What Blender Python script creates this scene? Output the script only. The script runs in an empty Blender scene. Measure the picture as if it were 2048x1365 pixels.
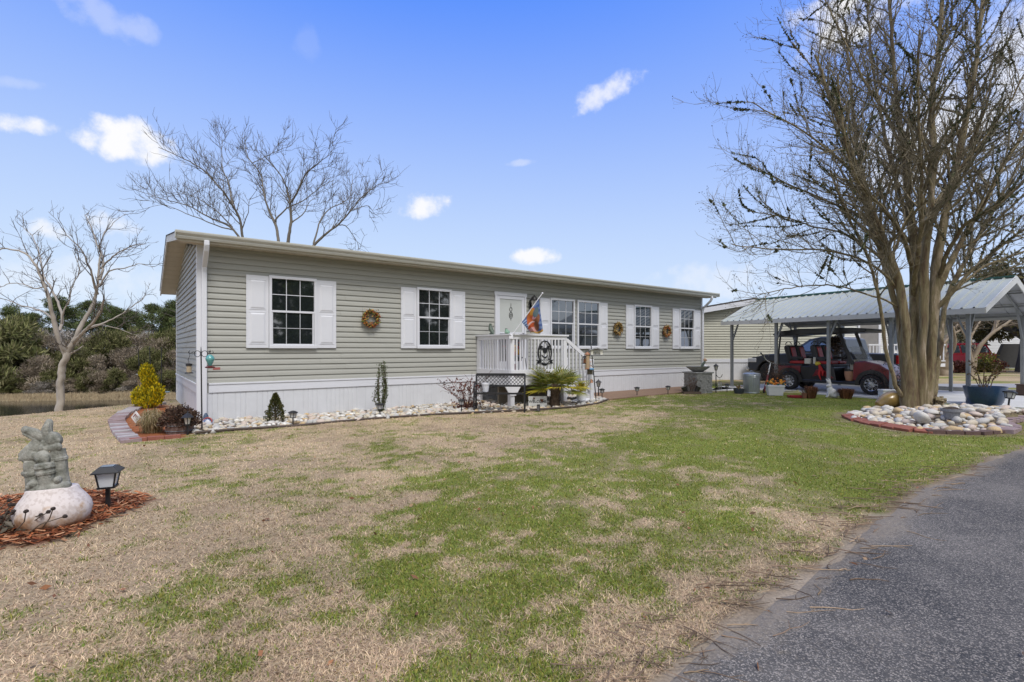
EXPO = 0.9; SKYS = 0.12; CLOUD = 4.4; SUNS = 1.5; SUNA = 18.0
NBLADES = 780000
import bpy, bmesh, math, random
import numpy as np
from mathutils import Vector, Matrix, Quaternion, noise as mnoise
R = random.Random(7)
NR = np.random.default_rng(11)
COL = bpy.context.scene.collection
F, CX, HY, H = 1024.0, 1024.0, 700.0, 1.35
rad = math.radians
V = Vector

def G(px, py, z=0.0):                       # point of the ground seen at a photo position
    Y = F * (H - z) / (py - HY)
    return V(((px - CX) / F * Y, Y, z))

def PT(px, py, Y):                          # point at a known distance
    return V(((px - CX) / F * Y, Y, H + (HY - py) / F * Y))

# ------------------------------------------------------------------ materials
MATS = {}
def mat(name, col, rough=0.6, metal=0.0, col2=None, scale=6.0, amt=0.12, bump=0.0, bscale=None, spec=0.5,
        coat=0.0, trans=0.0, alpha=1.0, stretch=None, ior=None, mid=0.5, width=0.25):
    if name in MATS: return MATS[name]
    m = bpy.data.materials.new(name); m.use_nodes = True
    nt = m.node_tree; N = nt.nodes; L = nt.links
    b = N['Principled BSDF']
    b.inputs['Roughness'].default_value = rough
    b.inputs['Metallic'].default_value = metal
    b.inputs['Specular IOR Level'].default_value = spec
    b.inputs['Coat Weight'].default_value = coat
    b.inputs['Coat Roughness'].default_value = 0.05
    b.inputs['Transmission Weight'].default_value = trans
    b.inputs['Alpha'].default_value = alpha
    if ior: b.inputs['IOR'].default_value = ior
    tc = N.new('ShaderNodeTexCoord'); vec = tc.outputs['Object']
    if stretch:
        mp = N.new('ShaderNodeMapping'); mp.inputs['Scale'].default_value = stretch
        L.new(vec, mp.inputs['Vector']); vec = mp.outputs['Vector']
    n = N.new('ShaderNodeTexNoise'); n.inputs['Scale'].default_value = scale; n.inputs['Detail'].default_value = 6
    n.inputs['Roughness'].default_value = 0.6
    L.new(vec, n.inputs['Vector'])
    cr = N.new('ShaderNodeValToRGB')
    c = list(col)
    if col2 is None:
        a = [min(1, x * (1 - amt)) for x in c]; d = [min(1, x * (1 + amt)) for x in c]
    else: a, d = c, list(col2)
    cr.color_ramp.elements[0].position = max(0, mid - width); cr.color_ramp.elements[1].position = min(1, mid + width)
    cr.color_ramp.elements[0].color = a + [1]; cr.color_ramp.elements[1].color = d + [1]
    L.new(n.outputs['Fac'], cr.inputs['Fac']); L.new(cr.outputs['Color'], b.inputs['Base Color'])
    if bump:
        n2 = N.new('ShaderNodeTexNoise'); n2.inputs['Scale'].default_value = bscale or scale * 4; n2.inputs['Detail'].default_value = 5
        L.new(vec, n2.inputs['Vector'])
        bp = N.new('ShaderNodeBump'); bp.inputs['Strength'].default_value = bump; bp.inputs['Distance'].default_value = 0.01
        L.new(n2.outputs['Fac'], bp.inputs['Height']); L.new(bp.outputs['Normal'], b.inputs['Normal'])
    MATS[name] = m
    return m

def attr_mat(name, rough=0.8, spec=0.2, noise=0.15, scale=30.0, transl=0.0, bump=0.0):
    """colour comes from the mesh's own colour attribute 'Col' (what the thing is made of)"""
    if name in MATS: return MATS[name]
    m = bpy.data.materials.new(name); m.use_nodes = True
    nt = m.node_tree; N = nt.nodes; L = nt.links; b = N['Principled BSDF']
    b.inputs['Roughness'].default_value = rough; b.inputs['Specular IOR Level'].default_value = spec
    at = N.new('ShaderNodeAttribute'); at.attribute_name = 'Col'
    tc = N.new('ShaderNodeTexCoord'); n = N.new('ShaderNodeTexNoise'); n.inputs['Scale'].default_value = scale; n.inputs['Detail'].default_value = 4
    L.new(tc.outputs['Object'], n.inputs['Vector'])
    mr = N.new('ShaderNodeMapRange'); mr.inputs['To Min'].default_value = 1 - noise; mr.inputs['To Max'].default_value = 1 + noise
    mr.inputs['From Min'].default_value = 0.25; mr.inputs['From Max'].default_value = 0.75
    L.new(n.outputs['Fac'], mr.inputs['Value'])
    mx = N.new('ShaderNodeVectorMath'); mx.operation = 'SCALE'
    L.new(at.outputs['Color'], mx.inputs[0]); L.new(mr.outputs['Result'], mx.inputs['Scale'])
    L.new(mx.outputs['Vector'], b.inputs['Base Color'])
    if bump:
        bp = N.new('ShaderNodeBump'); bp.inputs['Strength'].default_value = bump; bp.inputs['Distance'].default_value = 0.01
        L.new(n.outputs['Fac'], bp.inputs['Height']); L.new(bp.outputs['Normal'], b.inputs['Normal'])
    if transl:
        t = N.new('ShaderNodeBsdfTranslucent'); L.new(mx.outputs['Vector'], t.inputs['Color'])
        ms = N.new('ShaderNodeMixShader'); ms.inputs['Fac'].default_value = transl
        L.new(b.outputs['BSDF'], ms.inputs[1]); L.new(t.outputs['BSDF'], ms.inputs[2])
        L.new(ms.outputs['Shader'], N['Material Output'].inputs['Surface'])
    MATS[name] = m
    return m

# ------------------------------------------------------------------ mesh builder
def frame(d):
    d = d.normalized()
    u = V((0, 0, 1)) if abs(d.z) < 0.9 else V((1, 0, 0))
    a = d.cross(u).normalized(); b = a.cross(d).normalized()
    return a, b

def sh(c, k): return [x * k for x in c]

class MB:
    def __init__(s): s.v = []; s.f = []; s.c = None
    def add(s, vs, fs, col=None):
        o = len(s.v); s.v.extend([tuple(x) for x in vs]); s.f.extend([tuple(i + o for i in f) for f in fs])
        if col is not None:
            if s.c is None: s.c = [(1, 1, 1)] * o
            s.c.extend([tuple(col)] * len(vs))
        elif s.c is not None: s.c.extend([(1, 1, 1)] * len(vs))
        return s
    def box(s, lo, hi, M=None, col=None):
        x0, y0, z0 = lo; x1, y1, z1 = hi
        vs = [V(p) for p in ((x0,y0,z0),(x1,y0,z0),(x1,y1,z0),(x0,y1,z0),(x0,y0,z1),(x1,y0,z1),(x1,y1,z1),(x0,y1,z1))]
        if M is not None: vs = [M @ v for v in vs]
        return s.add(vs, [(0,3,2,1),(4,5,6,7),(0,1,5,4),(1,2,6,5),(2,3,7,6),(3,0,4,7)], col)
    def bar(s, p0, p1, w, h=None, col=None, up=None):
        h = h or w; p0, p1 = V(p0), V(p1); d = (p1 - p0).normalized()
        if up is None: a, b = frame(d)
        else: a = d.cross(V(up)).normalized(); b = a.cross(d).normalized()
        vs = []
        for p in (p0, p1):
            for i, j in ((-1,-1),(1,-1),(1,1),(-1,1)): vs.append(p + a * (i * w / 2) + b * (j * h / 2))
        return s.add(vs, [(3,2,1,0),(4,5,6,7),(0,1,5,4),(1,2,6,5),(2,3,7,6),(3,0,4,7)], col)
    def tube(s, pts, rs, n=8, cap=True, col=None):
        pts = [V(p) for p in pts]; k = len(pts)
        if not hasattr(rs, '__len__'): rs = [rs] * k
        vs = []; fs = []
        d = (pts[1] - pts[0]); a, b = frame(d if d.length > 1e-9 else V((0, 0, 1)))
        for i, p in enumerate(pts):
            t = pts[min(i + 1, k - 1)] - pts[max(i - 1, 0)]
            t = t.normalized() if t.length > 1e-9 else V((0, 0, 1))
            a = (a - t * a.dot(t)); a = a.normalized() if a.length > 1e-6 else frame(t)[0]
            b = t.cross(a)
            for j in range(n):
                q = 2 * math.pi * j / n
                vs.append(p + (a * math.cos(q) + b * math.sin(q)) * rs[i])
        for i in range(k - 1):
            for j in range(n):
                j2 = (j + 1) % n
                fs.append((i*n + j, i*n + j2, (i+1)*n + j2, (i+1)*n + j))
        if cap:
            fs.append(tuple(range(n - 1, -1, -1))); fs.append(tuple((k-1)*n + j for j in range(n)))
        return s.add(vs, fs, col)
    def lathe(s, prof, n=20, c=(0, 0, 0), M=None, col=None, sx=1.0, sy=1.0, ripple=None):
        vs = []; fs = []; k = len(prof)
        for r, z in prof:
            for j in range(n):
                q = 2 * math.pi * j / n; rr = r * (1 + (ripple(q, z) if ripple else 0))
                p = V((rr * math.cos(q) * sx, rr * math.sin(q) * sy, z))
                if M is not None: p = M @ p
                vs.append(p + V(c))
        for i in range(k - 1):
            for j in range(n):
                j2 = (j + 1) % n; fs.append((i*n + j, i*n + j2, (i+1)*n + j2, (i+1)*n + j))
        fs.append(tuple(range(n - 1, -1, -1))); fs.append(tuple((k-1)*n + j for j in range(n)))
        return s.add(vs, fs, col)
    def ball(s, c, r, n=10, m=7, M=None, col=None, jitter=0, rng=R):
        if not hasattr(r, '__len__'): r = (r, r, r)
        vs = []; fs = []
        for i in range(1, m):
            t = math.pi * i / m
            for j in range(n):
                q = 2 * math.pi * j / n; k = 1 + rng.uniform(-jitter, jitter)
                vs.append(V((math.sin(t)*math.cos(q)*r[0]*k, math.sin(t)*math.sin(q)*r[1]*k, math.cos(t)*r[2]*k)))
        vs.append(V((0, 0, r[2]))); vs.append(V((0, 0, -r[2]))); T, B = len(vs) - 2, len(vs) - 1
        for i in range(m - 2):
            for j in range(n):
                j2 = (j + 1) % n; fs.append((i*n + j, (i+1)*n + j, (i+1)*n + j2, i*n + j2))
        for j in range(n):
            j2 = (j + 1) % n; fs.append((T, j, j2)); fs.append((B, (m-2)*n + j2, (m-2)*n + j))
        if M is not None: vs = [M @ v for v in vs]
        return s.add([v + V(c) for v in vs], fs, col)
    def torus(s, c, R_, r, n=24, k=8, M=None, col=None, a0=0, a1=2*math.pi):
        full = abs(a1 - a0 - 2*math.pi) < 1e-6; pts = []
        for i in range(n + 1):
            q = a0 + (a1 - a0) * i / n; p = V((R_ * math.cos(q), R_ * math.sin(q), 0))
            if M is not None: p = M @ p
            pts.append(p + V(c))
        return s.tube(pts, r, k, cap=not full, col=col)
    def prism(s, poly, t0, t1, M=None, col=None):
        """poly in local x,z; extruded along y from t0 to t1"""
        n = len(poly)
        vs = [V((x, t0, z)) for x, z in poly] + [V((x, t1, z)) for x, z in poly]
        if M is not None: vs = [M @ v for v in vs]
        fs = [tuple(range(n)), tuple(range(2*n - 1, n - 1, -1))]
        for i in range(n):
            j = (i + 1) % n; fs.append((i, i + n, j + n, j))
        return s.add(vs, fs, col)
    def quad(s, a, b, c, d, col=None): return s.add([a, b, c, d], [(0, 1, 2, 3)], col)
    def build(s, name, m, parent=None, smooth=False, bevel=0.0, sharp=35):
        me = bpy.data.meshes.new(name); me.from_pydata(s.v, [], s.f)
        if s.c is not None:
            ca = me.color_attributes.new('Col', 'FLOAT_COLOR', 'POINT')
            arr = np.ones((len(s.v), 4), 'f'); arr[:, :3] = np.array(s.c, 'f'); ca.data.foreach_set('color', arr.ravel())
        me.materials.append(m)
        bm = bmesh.new(); bm.from_mesh(me); bmesh.ops.recalc_face_normals(bm, faces=bm.faces); bm.to_mesh(me); bm.free()
        if smooth:
            me.polygons.foreach_set('use_smooth', [True] * len(me.polygons))
            try: me.set_sharp_from_angle(angle=rad(sharp))
            except Exception: pass
        o = bpy.data.objects.new(name, me); COL.objects.link(o)
        if parent is not None: o.parent = parent
        if bevel:
            b = o.modifiers.new('bevel', 'BEVEL'); b.width = bevel; b.segments = 2; b.limit_method = 'ANGLE'; b.angle_limit = rad(40)
        return o

def np_mesh(name, verts, faces, m, cols=None, parent=None, smooth=False):
    """verts Nx3, faces Kx3 or Kx4 arrays"""
    me = bpy.data.meshes.new(name); verts = np.asarray(verts, 'f'); faces = np.asarray(faces, 'i')
    k = faces.shape[1]
    me.vertices.add(len(verts)); me.vertices.foreach_set('co', verts.ravel())
    me.loops.add(faces.size); me.loops.foreach_set('vertex_index', faces.ravel())
    me.polygons.add(len(faces)); me.polygons.foreach_set('loop_start', np.arange(0, faces.size, k, dtype='i'))
    me.polygons.foreach_set('loop_total', np.full(len(faces), k, 'i'))
    if smooth: me.polygons.foreach_set('use_smooth', np.ones(len(faces), bool))
    me.update(calc_edges=True)
    if cols is not None:
        ca = me.color_attributes.new('Col', 'FLOAT_COLOR', 'POINT')
        a = np.ones((len(verts), 4), 'f'); a[:, :3] = cols; ca.data.foreach_set('color', a.ravel())
    me.materials.append(m)
    o = bpy.data.objects.new(name, me); COL.objects.link(o)
    if parent is not None: o.parent = parent
    return o

def tag(o, label, cat, group=None, kind=None):
    o['label'] = label; o['category'] = cat
    if group: o['group'] = group
    if kind: o['kind'] = kind
    return o
def thing(name, label, cat, loc=(0, 0, 0), rz=0.0, group=None):
    o = bpy.data.objects.new(name, None); COL.objects.link(o)
    o.location = loc; o.rotation_euler = (0, 0, rz); o.empty_display_size = 0.1
    return tag(o, label, cat, group)
def structure(o): o['kind'] = 'structure'; return o
def dup(root, loc, rz=None, label=None, scale=None):
    def cp(o, parent):
        c = o.copy(); COL.objects.link(c)
        if parent is not None: c.parent = parent
        for ch in kids.get(o, []): cp(ch, c)
        return c
    kids = {}
    for o in COL.objects:
        if o.parent: kids.setdefault(o.parent, []).append(o)
    r = cp(root, None); r.location = loc
    if rz is not None: r.rotation_euler.z = rz
    if label: r['label'] = label
    if scale: r.scale = (scale,) * 3
    return r
def Rz(a): return Matrix.Rotation(a, 4, 'Z')
def Rx(a): return Matrix.Rotation(a, 4, 'X')
def Ry(a): return Matrix.Rotation(a, 4, 'Y')
def T(*p): return Matrix.Translation(V(p))
def inpoly(x, y, poly):
    x = np.asarray(x); y = np.asarray(y); r = np.zeros(x.shape, bool); n = len(poly)
    for i in range(n):
        x0, y0 = poly[i][:2]; x1, y1 = poly[(i + 1) % n][:2]
        c = ((y0 > y) != (y1 > y)) & (x < (x1 - x0) * (y - y0) / ((y1 - y0) if y1 != y0 else 1e-9) + x0)
        r ^= c
    return r
def dseg(x, y, pts):
    """distance to an open polyline"""
    d = np.full(np.shape(x), 1e9)
    for (x0, y0), (x1, y1) in zip([p[:2] for p in pts[:-1]], [p[:2] for p in pts[1:]]):
        dx, dy = x1 - x0, y1 - y0; t = np.clip(((x - x0)*dx + (y - y0)*dy) / (dx*dx + dy*dy + 1e-12), 0, 1)
        d = np.minimum(d, np.hypot(x - x0 - t*dx, y - y0 - t*dy))
    return d
# value noise for numpy
_P = NR.random((256, 256))
def vnoise(x, y, s, o=0):
    x = np.asarray(x) * s + 37.3 * o + 1000; y = np.asarray(y) * s + 17.1 * o + 1000
    xi = np.floor(x).astype(int); yi = np.floor(y).astype(int); fx = x - xi; fy = y - yi
    fx = fx*fx*(3 - 2*fx); fy = fy*fy*(3 - 2*fy)
    g = lambda a, b: _P[a & 255, b & 255]
    return (g(xi, yi)*(1-fx) + g(xi+1, yi)*fx)*(1-fy) + (g(xi, yi+1)*(1-fx) + g(xi+1, yi+1)*fx)*fy
def fnoise(x, y, s, o=0, n=4):
    r = 0; a = 1; t = 0
    for i in range(n): r = r + a * vnoise(x, y, s * 2**i, o + i*3); t += a; a *= 0.55
    return r / t
def sstep(a, b, x): t = np.clip((np.asarray(x) - a) / (b - a), 0, 1); return t*t*(3 - 2*t)

# ------------------------------------------------------------------ camera, world, sun
sc = bpy.context.scene
cam = bpy.data.cameras.new('camera'); co = bpy.data.objects.new('camera', cam); COL.objects.link(co)
cam.sensor_width = 36; cam.lens = 18.0; cam.clip_end = 3000; cam.clip_start = 0.05
cam.shift_y = 17.5 / 2048
co.location = (0, 0, H); co.rotation_euler = (rad(90), 0, 0); sc.camera = co
sc.view_settings.view_transform = 'Standard'; sc.view_settings.look = 'None'
sc.view_settings.exposure = EXPO; sc.view_settings.gamma = 1.0

SUN = V((0.24, -0.50, 0.83)).normalized()            # towards the sun
el = math.asin(SUN.z); az = math.atan2(SUN.x, SUN.y)
w = bpy.data.worlds.new('World'); sc.world = w; w.use_nodes = True
nt = w.node_tree; N = nt.nodes; L = nt.links
bg = N['Background']; bg.inputs['Strength'].default_value = SKYS
sky = N.new('ShaderNodeTexSky'); sky.sky_type = 'NISHITA'; sky.sun_disc = False
sky.sun_elevation = el; sky.sun_rotation = az
sky.air_density = 1.0; sky.dust_density = 0.6; sky.ozone_density = 2.5
tc = N.new('ShaderNodeTexCoord'); gen = tc.outputs['Generated']
def vm(op, a, b=None):
    n = N.new('ShaderNodeVectorMath'); n.operation = op
    for i, x in enumerate((a, b)):
        if x is None: continue
        if isinstance(x, bpy.types.NodeSocket): L.new(x, n.inputs[i])
        else: n.inputs[i].default_value = x
    return n.outputs['Value'] if op in ('DOT_PRODUCT', 'LENGTH') else n.outputs['Vector']
def mm(op, a, b=None, c=None):
    n = N.new('ShaderNodeMath'); n.operation = op
    for i, x in enumerate((a, b, c)):
        if x is None: continue
        if isinstance(x, bpy.types.NodeSocket): L.new(x, n.inputs[i])
        else: n.inputs[i].default_value = x
    return n.outputs[0]
ns = N.new('ShaderNodeTexNoise'); ns.inputs['Scale'].default_value = 26; ns.inputs['Detail'].default_value = 7; ns.inputs['Roughness'].default_value = 0.58
L.new(gen, ns.inputs['Vector'])
ns2 = N.new('ShaderNodeTexNoise'); ns2.inputs['Scale'].default_value = 9; ns2.inputs['Detail'].default_value = 3
L.new(gen, ns2.inputs['Vector'])
nf = mm('ADD', mm('MULTIPLY', mm('SUBTRACT', ns.outputs['Fac'], 0.5), 3.4), mm('MULTIPLY', mm('SUBTRACT', ns2.outputs['Fac'], 0.5), 1.5))
# cloud puffs: direction (as a photo position), half sizes in degrees, tilt, density
CL = [(262,285,4.3,2.0,0,1.0),(40,250,2.4,.9,6,.9),(92,458,1.7,1.0,0,.75),(207,448,2.9,1.4,0,.8),(845,412,3.2,1.5,10,.95),
      (1070,514,2.5,1.0,0,.95),(1200,190,4.2,1.3,20,.75),(215,36,3.2,1.4,-6,.26),(295,66,1.2,1.0,30,.22),(30,166,1.6,.5,12,.18),(1690,35,4.6,3.2,10,1.0),
      (1900,250,7.0,5.5,0,.8),(1790,330,3.5,3.0,0,.7),(1040,326,2.0,.4,5,.3),(615,90,1.2,1.8,0,.07),(2100,120,7,6,0,.7),(1450,560,9,2.0,0,.35),(120,560,12,2.2,0,.3)]
tot = None
for px, py, rx, ry, tilt, k in CL:
    d = V(((px - CX) / F, 1, (HY - py) / F)).normalized()
    e1 = d.cross(V((0, 0, 1))).normalized(); e2 = e1.cross(d).normalized()
    c_, s_ = math.cos(rad(tilt)), math.sin(rad(tilt)); a1 = (e1*c_ + e2*s_) / rad(rx); a2 = (e2*c_ - e1*s_) / rad(ry)
    a = vm('DOT_PRODUCT', gen, tuple(a1)); b = vm('DOT_PRODUCT', gen, tuple(a2))
    q = mm('SUBTRACT', 1.0, mm('ADD', mm('MULTIPLY', a, a), mm('MULTIPLY', b, b)))
    q = mm('ADD', q, nf)
    mr = N.new('ShaderNodeMapRange'); mr.interpolation_type = 'SMOOTHSTEP'
    mr.inputs['From Min'].default_value = 0.0; mr.inputs['From Max'].default_value = 1.25; mr.inputs['To Max'].default_value = k
    L.new(q, mr.inputs['Value'])
    tot = mr.outputs[0] if tot is None else mm('MAXIMUM', tot, mr.outputs[0])
sep = N.new('ShaderNodeSeparateColor'); L.new(sky.outputs['Color'], sep.inputs[0])
cmb = N.new('ShaderNodeCombineColor')
for i in range(3):
    a_, b_, c_ = ((3.59, 2.79, .45), (4.35, 4.60, 1.25), (4.45, .10, 3.8))[i]
    L.new(mm('MAXIMUM', mm('SUBTRACT', a_, mm('DIVIDE', b_, sep.outputs[i])), c_), cmb.inputs[i])
sx = N.new('ShaderNodeSeparateXYZ'); L.new(gen, sx.inputs[0])
def ss(val, lo_, hi_, to):
    mr = N.new('ShaderNodeMapRange'); mr.interpolation_type = 'SMOOTHSTEP'
    mr.inputs['From Min'].default_value = lo_; mr.inputs['From Max'].default_value = hi_; mr.inputs['To Max'].default_value = to
    L.new(val, mr.inputs['Value']); return mr.outputs[0]
wob = mm('ADD', mm('MULTIPLY', sx.outputs[1], -1.0), mm('MULTIPLY', nf, 0.12))
tot = mm('MAXIMUM', tot, ss(wob, 0.0, 0.55, 0.80))          # unseen white cloud added behind the viewer and overhead to neutralise blue ambient light
tot = mm('MAXIMUM', tot, ss(mm('ADD', sx.outputs[2], mm('MULTIPLY', nf, 0.05)), 0.72, 0.98, 0.9))
mix = N.new('ShaderNodeMix'); mix.data_type = 'RGBA'
L.new(tot, mix.inputs['Factor']); L.new(cmb.outputs[0], mix.inputs[6]); mix.inputs[7].default_value = (CLOUD, CLOUD, CLOUD*1.02, 1)
L.new(mix.outputs[2], bg.inputs['Color'])
ld = bpy.data.lights.new('sun', 'SUN'); ld.energy = SUNS; ld.angle = rad(SUNA); ld.color = (1.0, 0.965, 0.92)
lo = bpy.data.objects.new('sun', ld); COL.objects.link(lo)
lo.rotation_euler = (-SUN).to_track_quat('-Z', 'Y').to_euler()
# ================================================================== setting: terrain, water, paving
D1 = V((0.801, 0.599, 0)); D2 = V((-0.599, 0.801, 0)); CORN = V((-5.835, 9.53, 0)); HRZ = math.atan2(0.599, 0.801)
def HP(s, out=0, z=0): return CORN + D1 * s - D2 * out + V((0, 0, z))     # along the house front, out from it
BED = [HP(-.15, 0), G(392, 869), G(470, 862), G(590, 855), G(680, 846), G(760, 839), G(860, 832), G(1000, 825), G(1080, 821), G(1150, 816), G(1195, 809), G(1216, 801), HP(9.6, .9), HP(9.5, 0)]
LBED = [G(372, 874), G(315, 879), G(262, 884), G(243, 866), G(233, 845), G(250, 829), G(280, 816), G(322, 809), HP(-.2, -2.4), HP(-.12, -.1)]
PATH = [HP(9.5, 0.02), HP(9.6, .9), G(1216, 801), G(1260, 796.5), G(1330, 790), G(1388, 784), HP(16.3, .02)]
MULCH = [(-4.75, 3.1), (-4.35, 3.0), (-3.78, 3.28), G(120, 1088)[:2], G(190, 1052)[:2], G(262, 1024)[:2], G(300, 1004)[:2], G(292, 990)[:2], G(240, 990)[:2], (-3.45, 4.75), (-4.1, 4.9), (-5.2, 4.5), (-5.4, 3.6)]
ROADE = [(-.25, 1.2), (.28, 1.80), (.59, 2.11), (.84, 2.31), (1.21, 2.61), (1.50, 2.85), (1.76, 3.08), (2.28, 3.52), (2.92, 4.06), (3.45, 4.5), (4.05, 5.0), (4.7, 5.45), (5.35, 5.9), (6.6, 6.75), (8.6, 8.0), (11, 8.9), (16, 9.4), (30, 9.6)]
ROAD = ROADE + [(30, 4.0), (14, 2.6), (9, 1.6), (5, -1.5), (2, -5), (-2, -9), (-6, -12), (-9, -9), (-3.4, -3.0), (-1.2, -.2)]
CD = V((0.52, -0.854, 0)).normalized(); CP = V((0.854, 0.52, 0)).normalized(); CB = V((11.3, 12.68, 0))   # carport: along the front posts, across, near post
SLAB = [CB - CD*6.9 - CP*.35, CB + CD*.25 - CP*.35, CB + CD*1.4 - CP*.2, V((13.2, 9.9, 0)), V((24, 9.9, 0)), V((24, 14.0, 0)), CB + CP*4.35 + CD*.2, CB + CP*4.35 - CD*6.9]
WALK = [G(1376, 785), G(1420, 783.5), G(1500, 781), CB - CD*6.9 - CP*.35, G(1500, 776.5), G(1430, 779), G(1390, 779)]
RING = [G(1697, 836), G(1712, 843), G(1740, 850), G(1775, 857), G(1818, 864), G(1870, 868), G(1920, 870), G(1965, 870), G(2005, 866), G(2020, 859), G(1995, 848), V((11.0, 10.6, 0)), V((10.6, 11.4, 0)), V((9.2, 11.6, 0)), V((7.9, 11.2, 0)), V((7.0, 10.7, 0))]
STREET = [(15.2, 18.1), (80, 19.6), (80, 22.0), (15.2, 20.1)]
K0 = V((-10.4, 10.4, 0)); KD = V((0.46, 0.89, 0)).normalized(); KN = V((-KD.y, KD.x, 0))
WATER_Z = -3.2
xy = lambda P: [(p[0], p[1]) for p in P]

def height(x, y):
    x = np.asarray(x, float); y = np.asarray(y, float)
    d = (x - K0.x) * KN.x + (y - K0.y) * KN.y + 0.9 * (fnoise(x, y, .25, 3, 2) - .5)
    d = np.where(y < 5, d - (5 - y) * 1.2, d)
    z = -np.clip(.30 * np.clip(d - .05, 0, None) ** 1.0, 0, 4.4)
    z = z * sstep(-.2, .5, d)
    far = y - (46.0 + 0.16 * (x + 38) + 1.6 * (fnoise(x, y, .12, 8, 2) - .5))
    z = np.where((d > 3), np.maximum(z, -4.4 + 1.45 * sstep(-1.0, 1.8, far) + 1.3 * sstep(3, 20, far)), z)
    lawn = 1 - sstep(0, .5, -np.minimum.reduce([dseg(x, y, xy(SLAB + SLAB[:1])), dseg(x, y, ROADE)]) + .5)
    hard = inpoly(x, y, xy(SLAB)) | inpoly(x, y, ROAD) | inpoly(x, y, STREET)
    und = (fnoise(x, y, .7, 5, 3) - .5) * .05 * lawn * np.where(hard, 0, 1) * (d < 0)
    ins = inpoly(x, y, xy(RING)); md = np.hypot((x - 9.0) / 2.0, (y - 9.9) / 1.7)
    z = z + und + np.where(ins, .16 * (1 - sstep(.3, 1.15, md)), 0)
    mu = inpoly(x, y, xy(MULCH)); z = z + np.where(mu, .02 + .03 * (1 - sstep(0, .5, np.hypot(x + 3.7, y - 4.3))), 0)
    return z

GC = [(100,900,.1),(300,900,.12),(400,885,.42),(500,950,.2),(450,880,.45),(700,880,.22),(800,870,.2),(900,860,.1),(1000,840,.15),(1150,840,.15),(1200,820,.5),(1300,820,.5),(1400,800,.6),(1500,830,.9),(1650,830,.95),(1600,900,.9),(1400,880,.8),(1300,950,.82),(1200,950,.66),(1100,960,.64),(1000,1000,.72),(900,1040,.78),(800,1050,.6),(700,1000,.25),(600,1000,.12),(500,1100,.2),(300,1100,.1),(200,1200,.12),(100,1300,.22),(250,1340,.36),(400,1250,.14),(600,1250,.28),(700,1150,.42),(720,1230,.5),(900,1200,.68),(1000,1320,.7),(900,1340,.7),(1100,1150,.68),(1200,1200,.58),(1300,1150,.55),(1400,1100,.66),(1500,1050,.7),(1600,1000,.78),(1500,960,.6),(1420,960,.35),(1700,960,.88),(1800,930,.95),(1900,900,.95),(1650,1060,.28),(1550,1150,.15),(1400,1230,.12),(1250,1300,.12),(1950,830,.95),(50,850,.02),(0,1000,.1),(250,830,.05),(1120,865,.2),(1250,880,.6),(1750,810,.95)]
GCW = [(G(a, b), g) for a, b, g in GC] + [(V((14, 12, 0)), .9), (V((20, 22, 0)), .35), (V((14, 24, 0)), .3), (V((-9, 9, 0)), .05), (V((0, -6, 0)), .4), (V((30, 30, 0)), .4)]
def green(x, y):
    num = 0; den = 0
    lr = np.log(np.hypot(x, y) + .3); th = np.arctan2(x, y)
    for p, g in GCW:
        pl = math.log(math.hypot(p.x, p.y) + .3); pt = math.atan2(p.x, p.y)
        w = 1 / (((lr - pl) ** 2 * 1.0 + (th - pt) ** 2 * 1.2) + .004) ** 1.6
        num = num + w * g; den = den + w
    base = num / den; base = base + .16 * sstep(.48, .68, base)
    pat = fnoise(x, y, 1.7, 21, 4); fine = fnoise(x, y, 8.5, 31, 3)
    return np.clip(sstep(.14, .86, (pat - .5) * 1.15 + (fine - .5) * 1.5 + .02 + base * 1.02), 0, 1) * .96
def sandm(x, y):
    d = dseg(x, y, ROADE); inside = inpoly(x, y, ROAD)
    s = np.where(inside, 1.0, 1 - sstep(-.06, .16, d + .34 * (fnoise(x, y, 2.6, 41, 4) - .5)))
    return s
STRAW = np.array((.515, .40, .262)); STRAW2 = np.array((.42, .305, .212)); GREEN = np.array((.178, .215, .042)); GREEN2 = np.array((.115, .16, .034))
SOIL = np.array((.17, .125, .085)); SAND = np.array((.25, .207, .160))

def axis(lo, hi, step, far_lo, far_hi, g=1.16):
    a = list(np.arange(lo, hi + 1e-6, step)); s = step; x = lo
    pre = []
    while x > far_lo: s *= g; x -= s; pre.append(x)
    s = step; x = a[-1]; post = []
    while x < far_hi: s *= g; x += s; post.append(x)
    return np.array(pre[::-1] + a + post)
ax = axis(-10.5, 13.0, .105, -420, 420); ay = axis(.9, 14.5, .105, -300, 520, 1.07)
gx, gy = np.meshgrid(ax, ay); X = gx.ravel(); Y = gy.ravel(); Zg = height(X, Y)
gr = green(X, Y); sd = sandm(X, Y); tone = fnoise(X, Y, 1.1, 51, 4); ti = fnoise(X, Y, 9, 61, 2)
c = STRAW * .74 * (1 - gr[:, None]) + GREEN * .8 * gr[:, None]
c = c * (.80 + .40 * tone[:, None]) * (.86 + .28 * ti[:, None])
dk = (1 - sstep(.30, .42, fnoise(X, Y, 2.2, 71, 3)))[:, None] * .5; c = c * (1 - dk) + SOIL * 1.3 * dk
sn = SAND * (.7 + .6 * fnoise(X, Y, 3.0, 81, 3)[:, None]); soilm = (sstep(.15, .6, sd) * (1 - sstep(.8, 1, sd)))[:, None]
sd2 = sd[:, None]; c = c * (1 - sd2) + sn * sd2; c = c * (1 - soilm * .75) + SOIL * soilm * .75
dk2 = (X - K0.x) * KN.x + (Y - K0.y) * KN.y
lb = inpoly(X, Y, xy(LBED)); c[lb] = np.array((.27, .10, .045)) * (.6 + .8 * ti[lb][:, None])
mu = inpoly(X, Y, xy(MULCH)); c[mu] = np.array((.15, .06, .038)) * (.6 + .8 * ti[mu][:, None])
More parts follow.
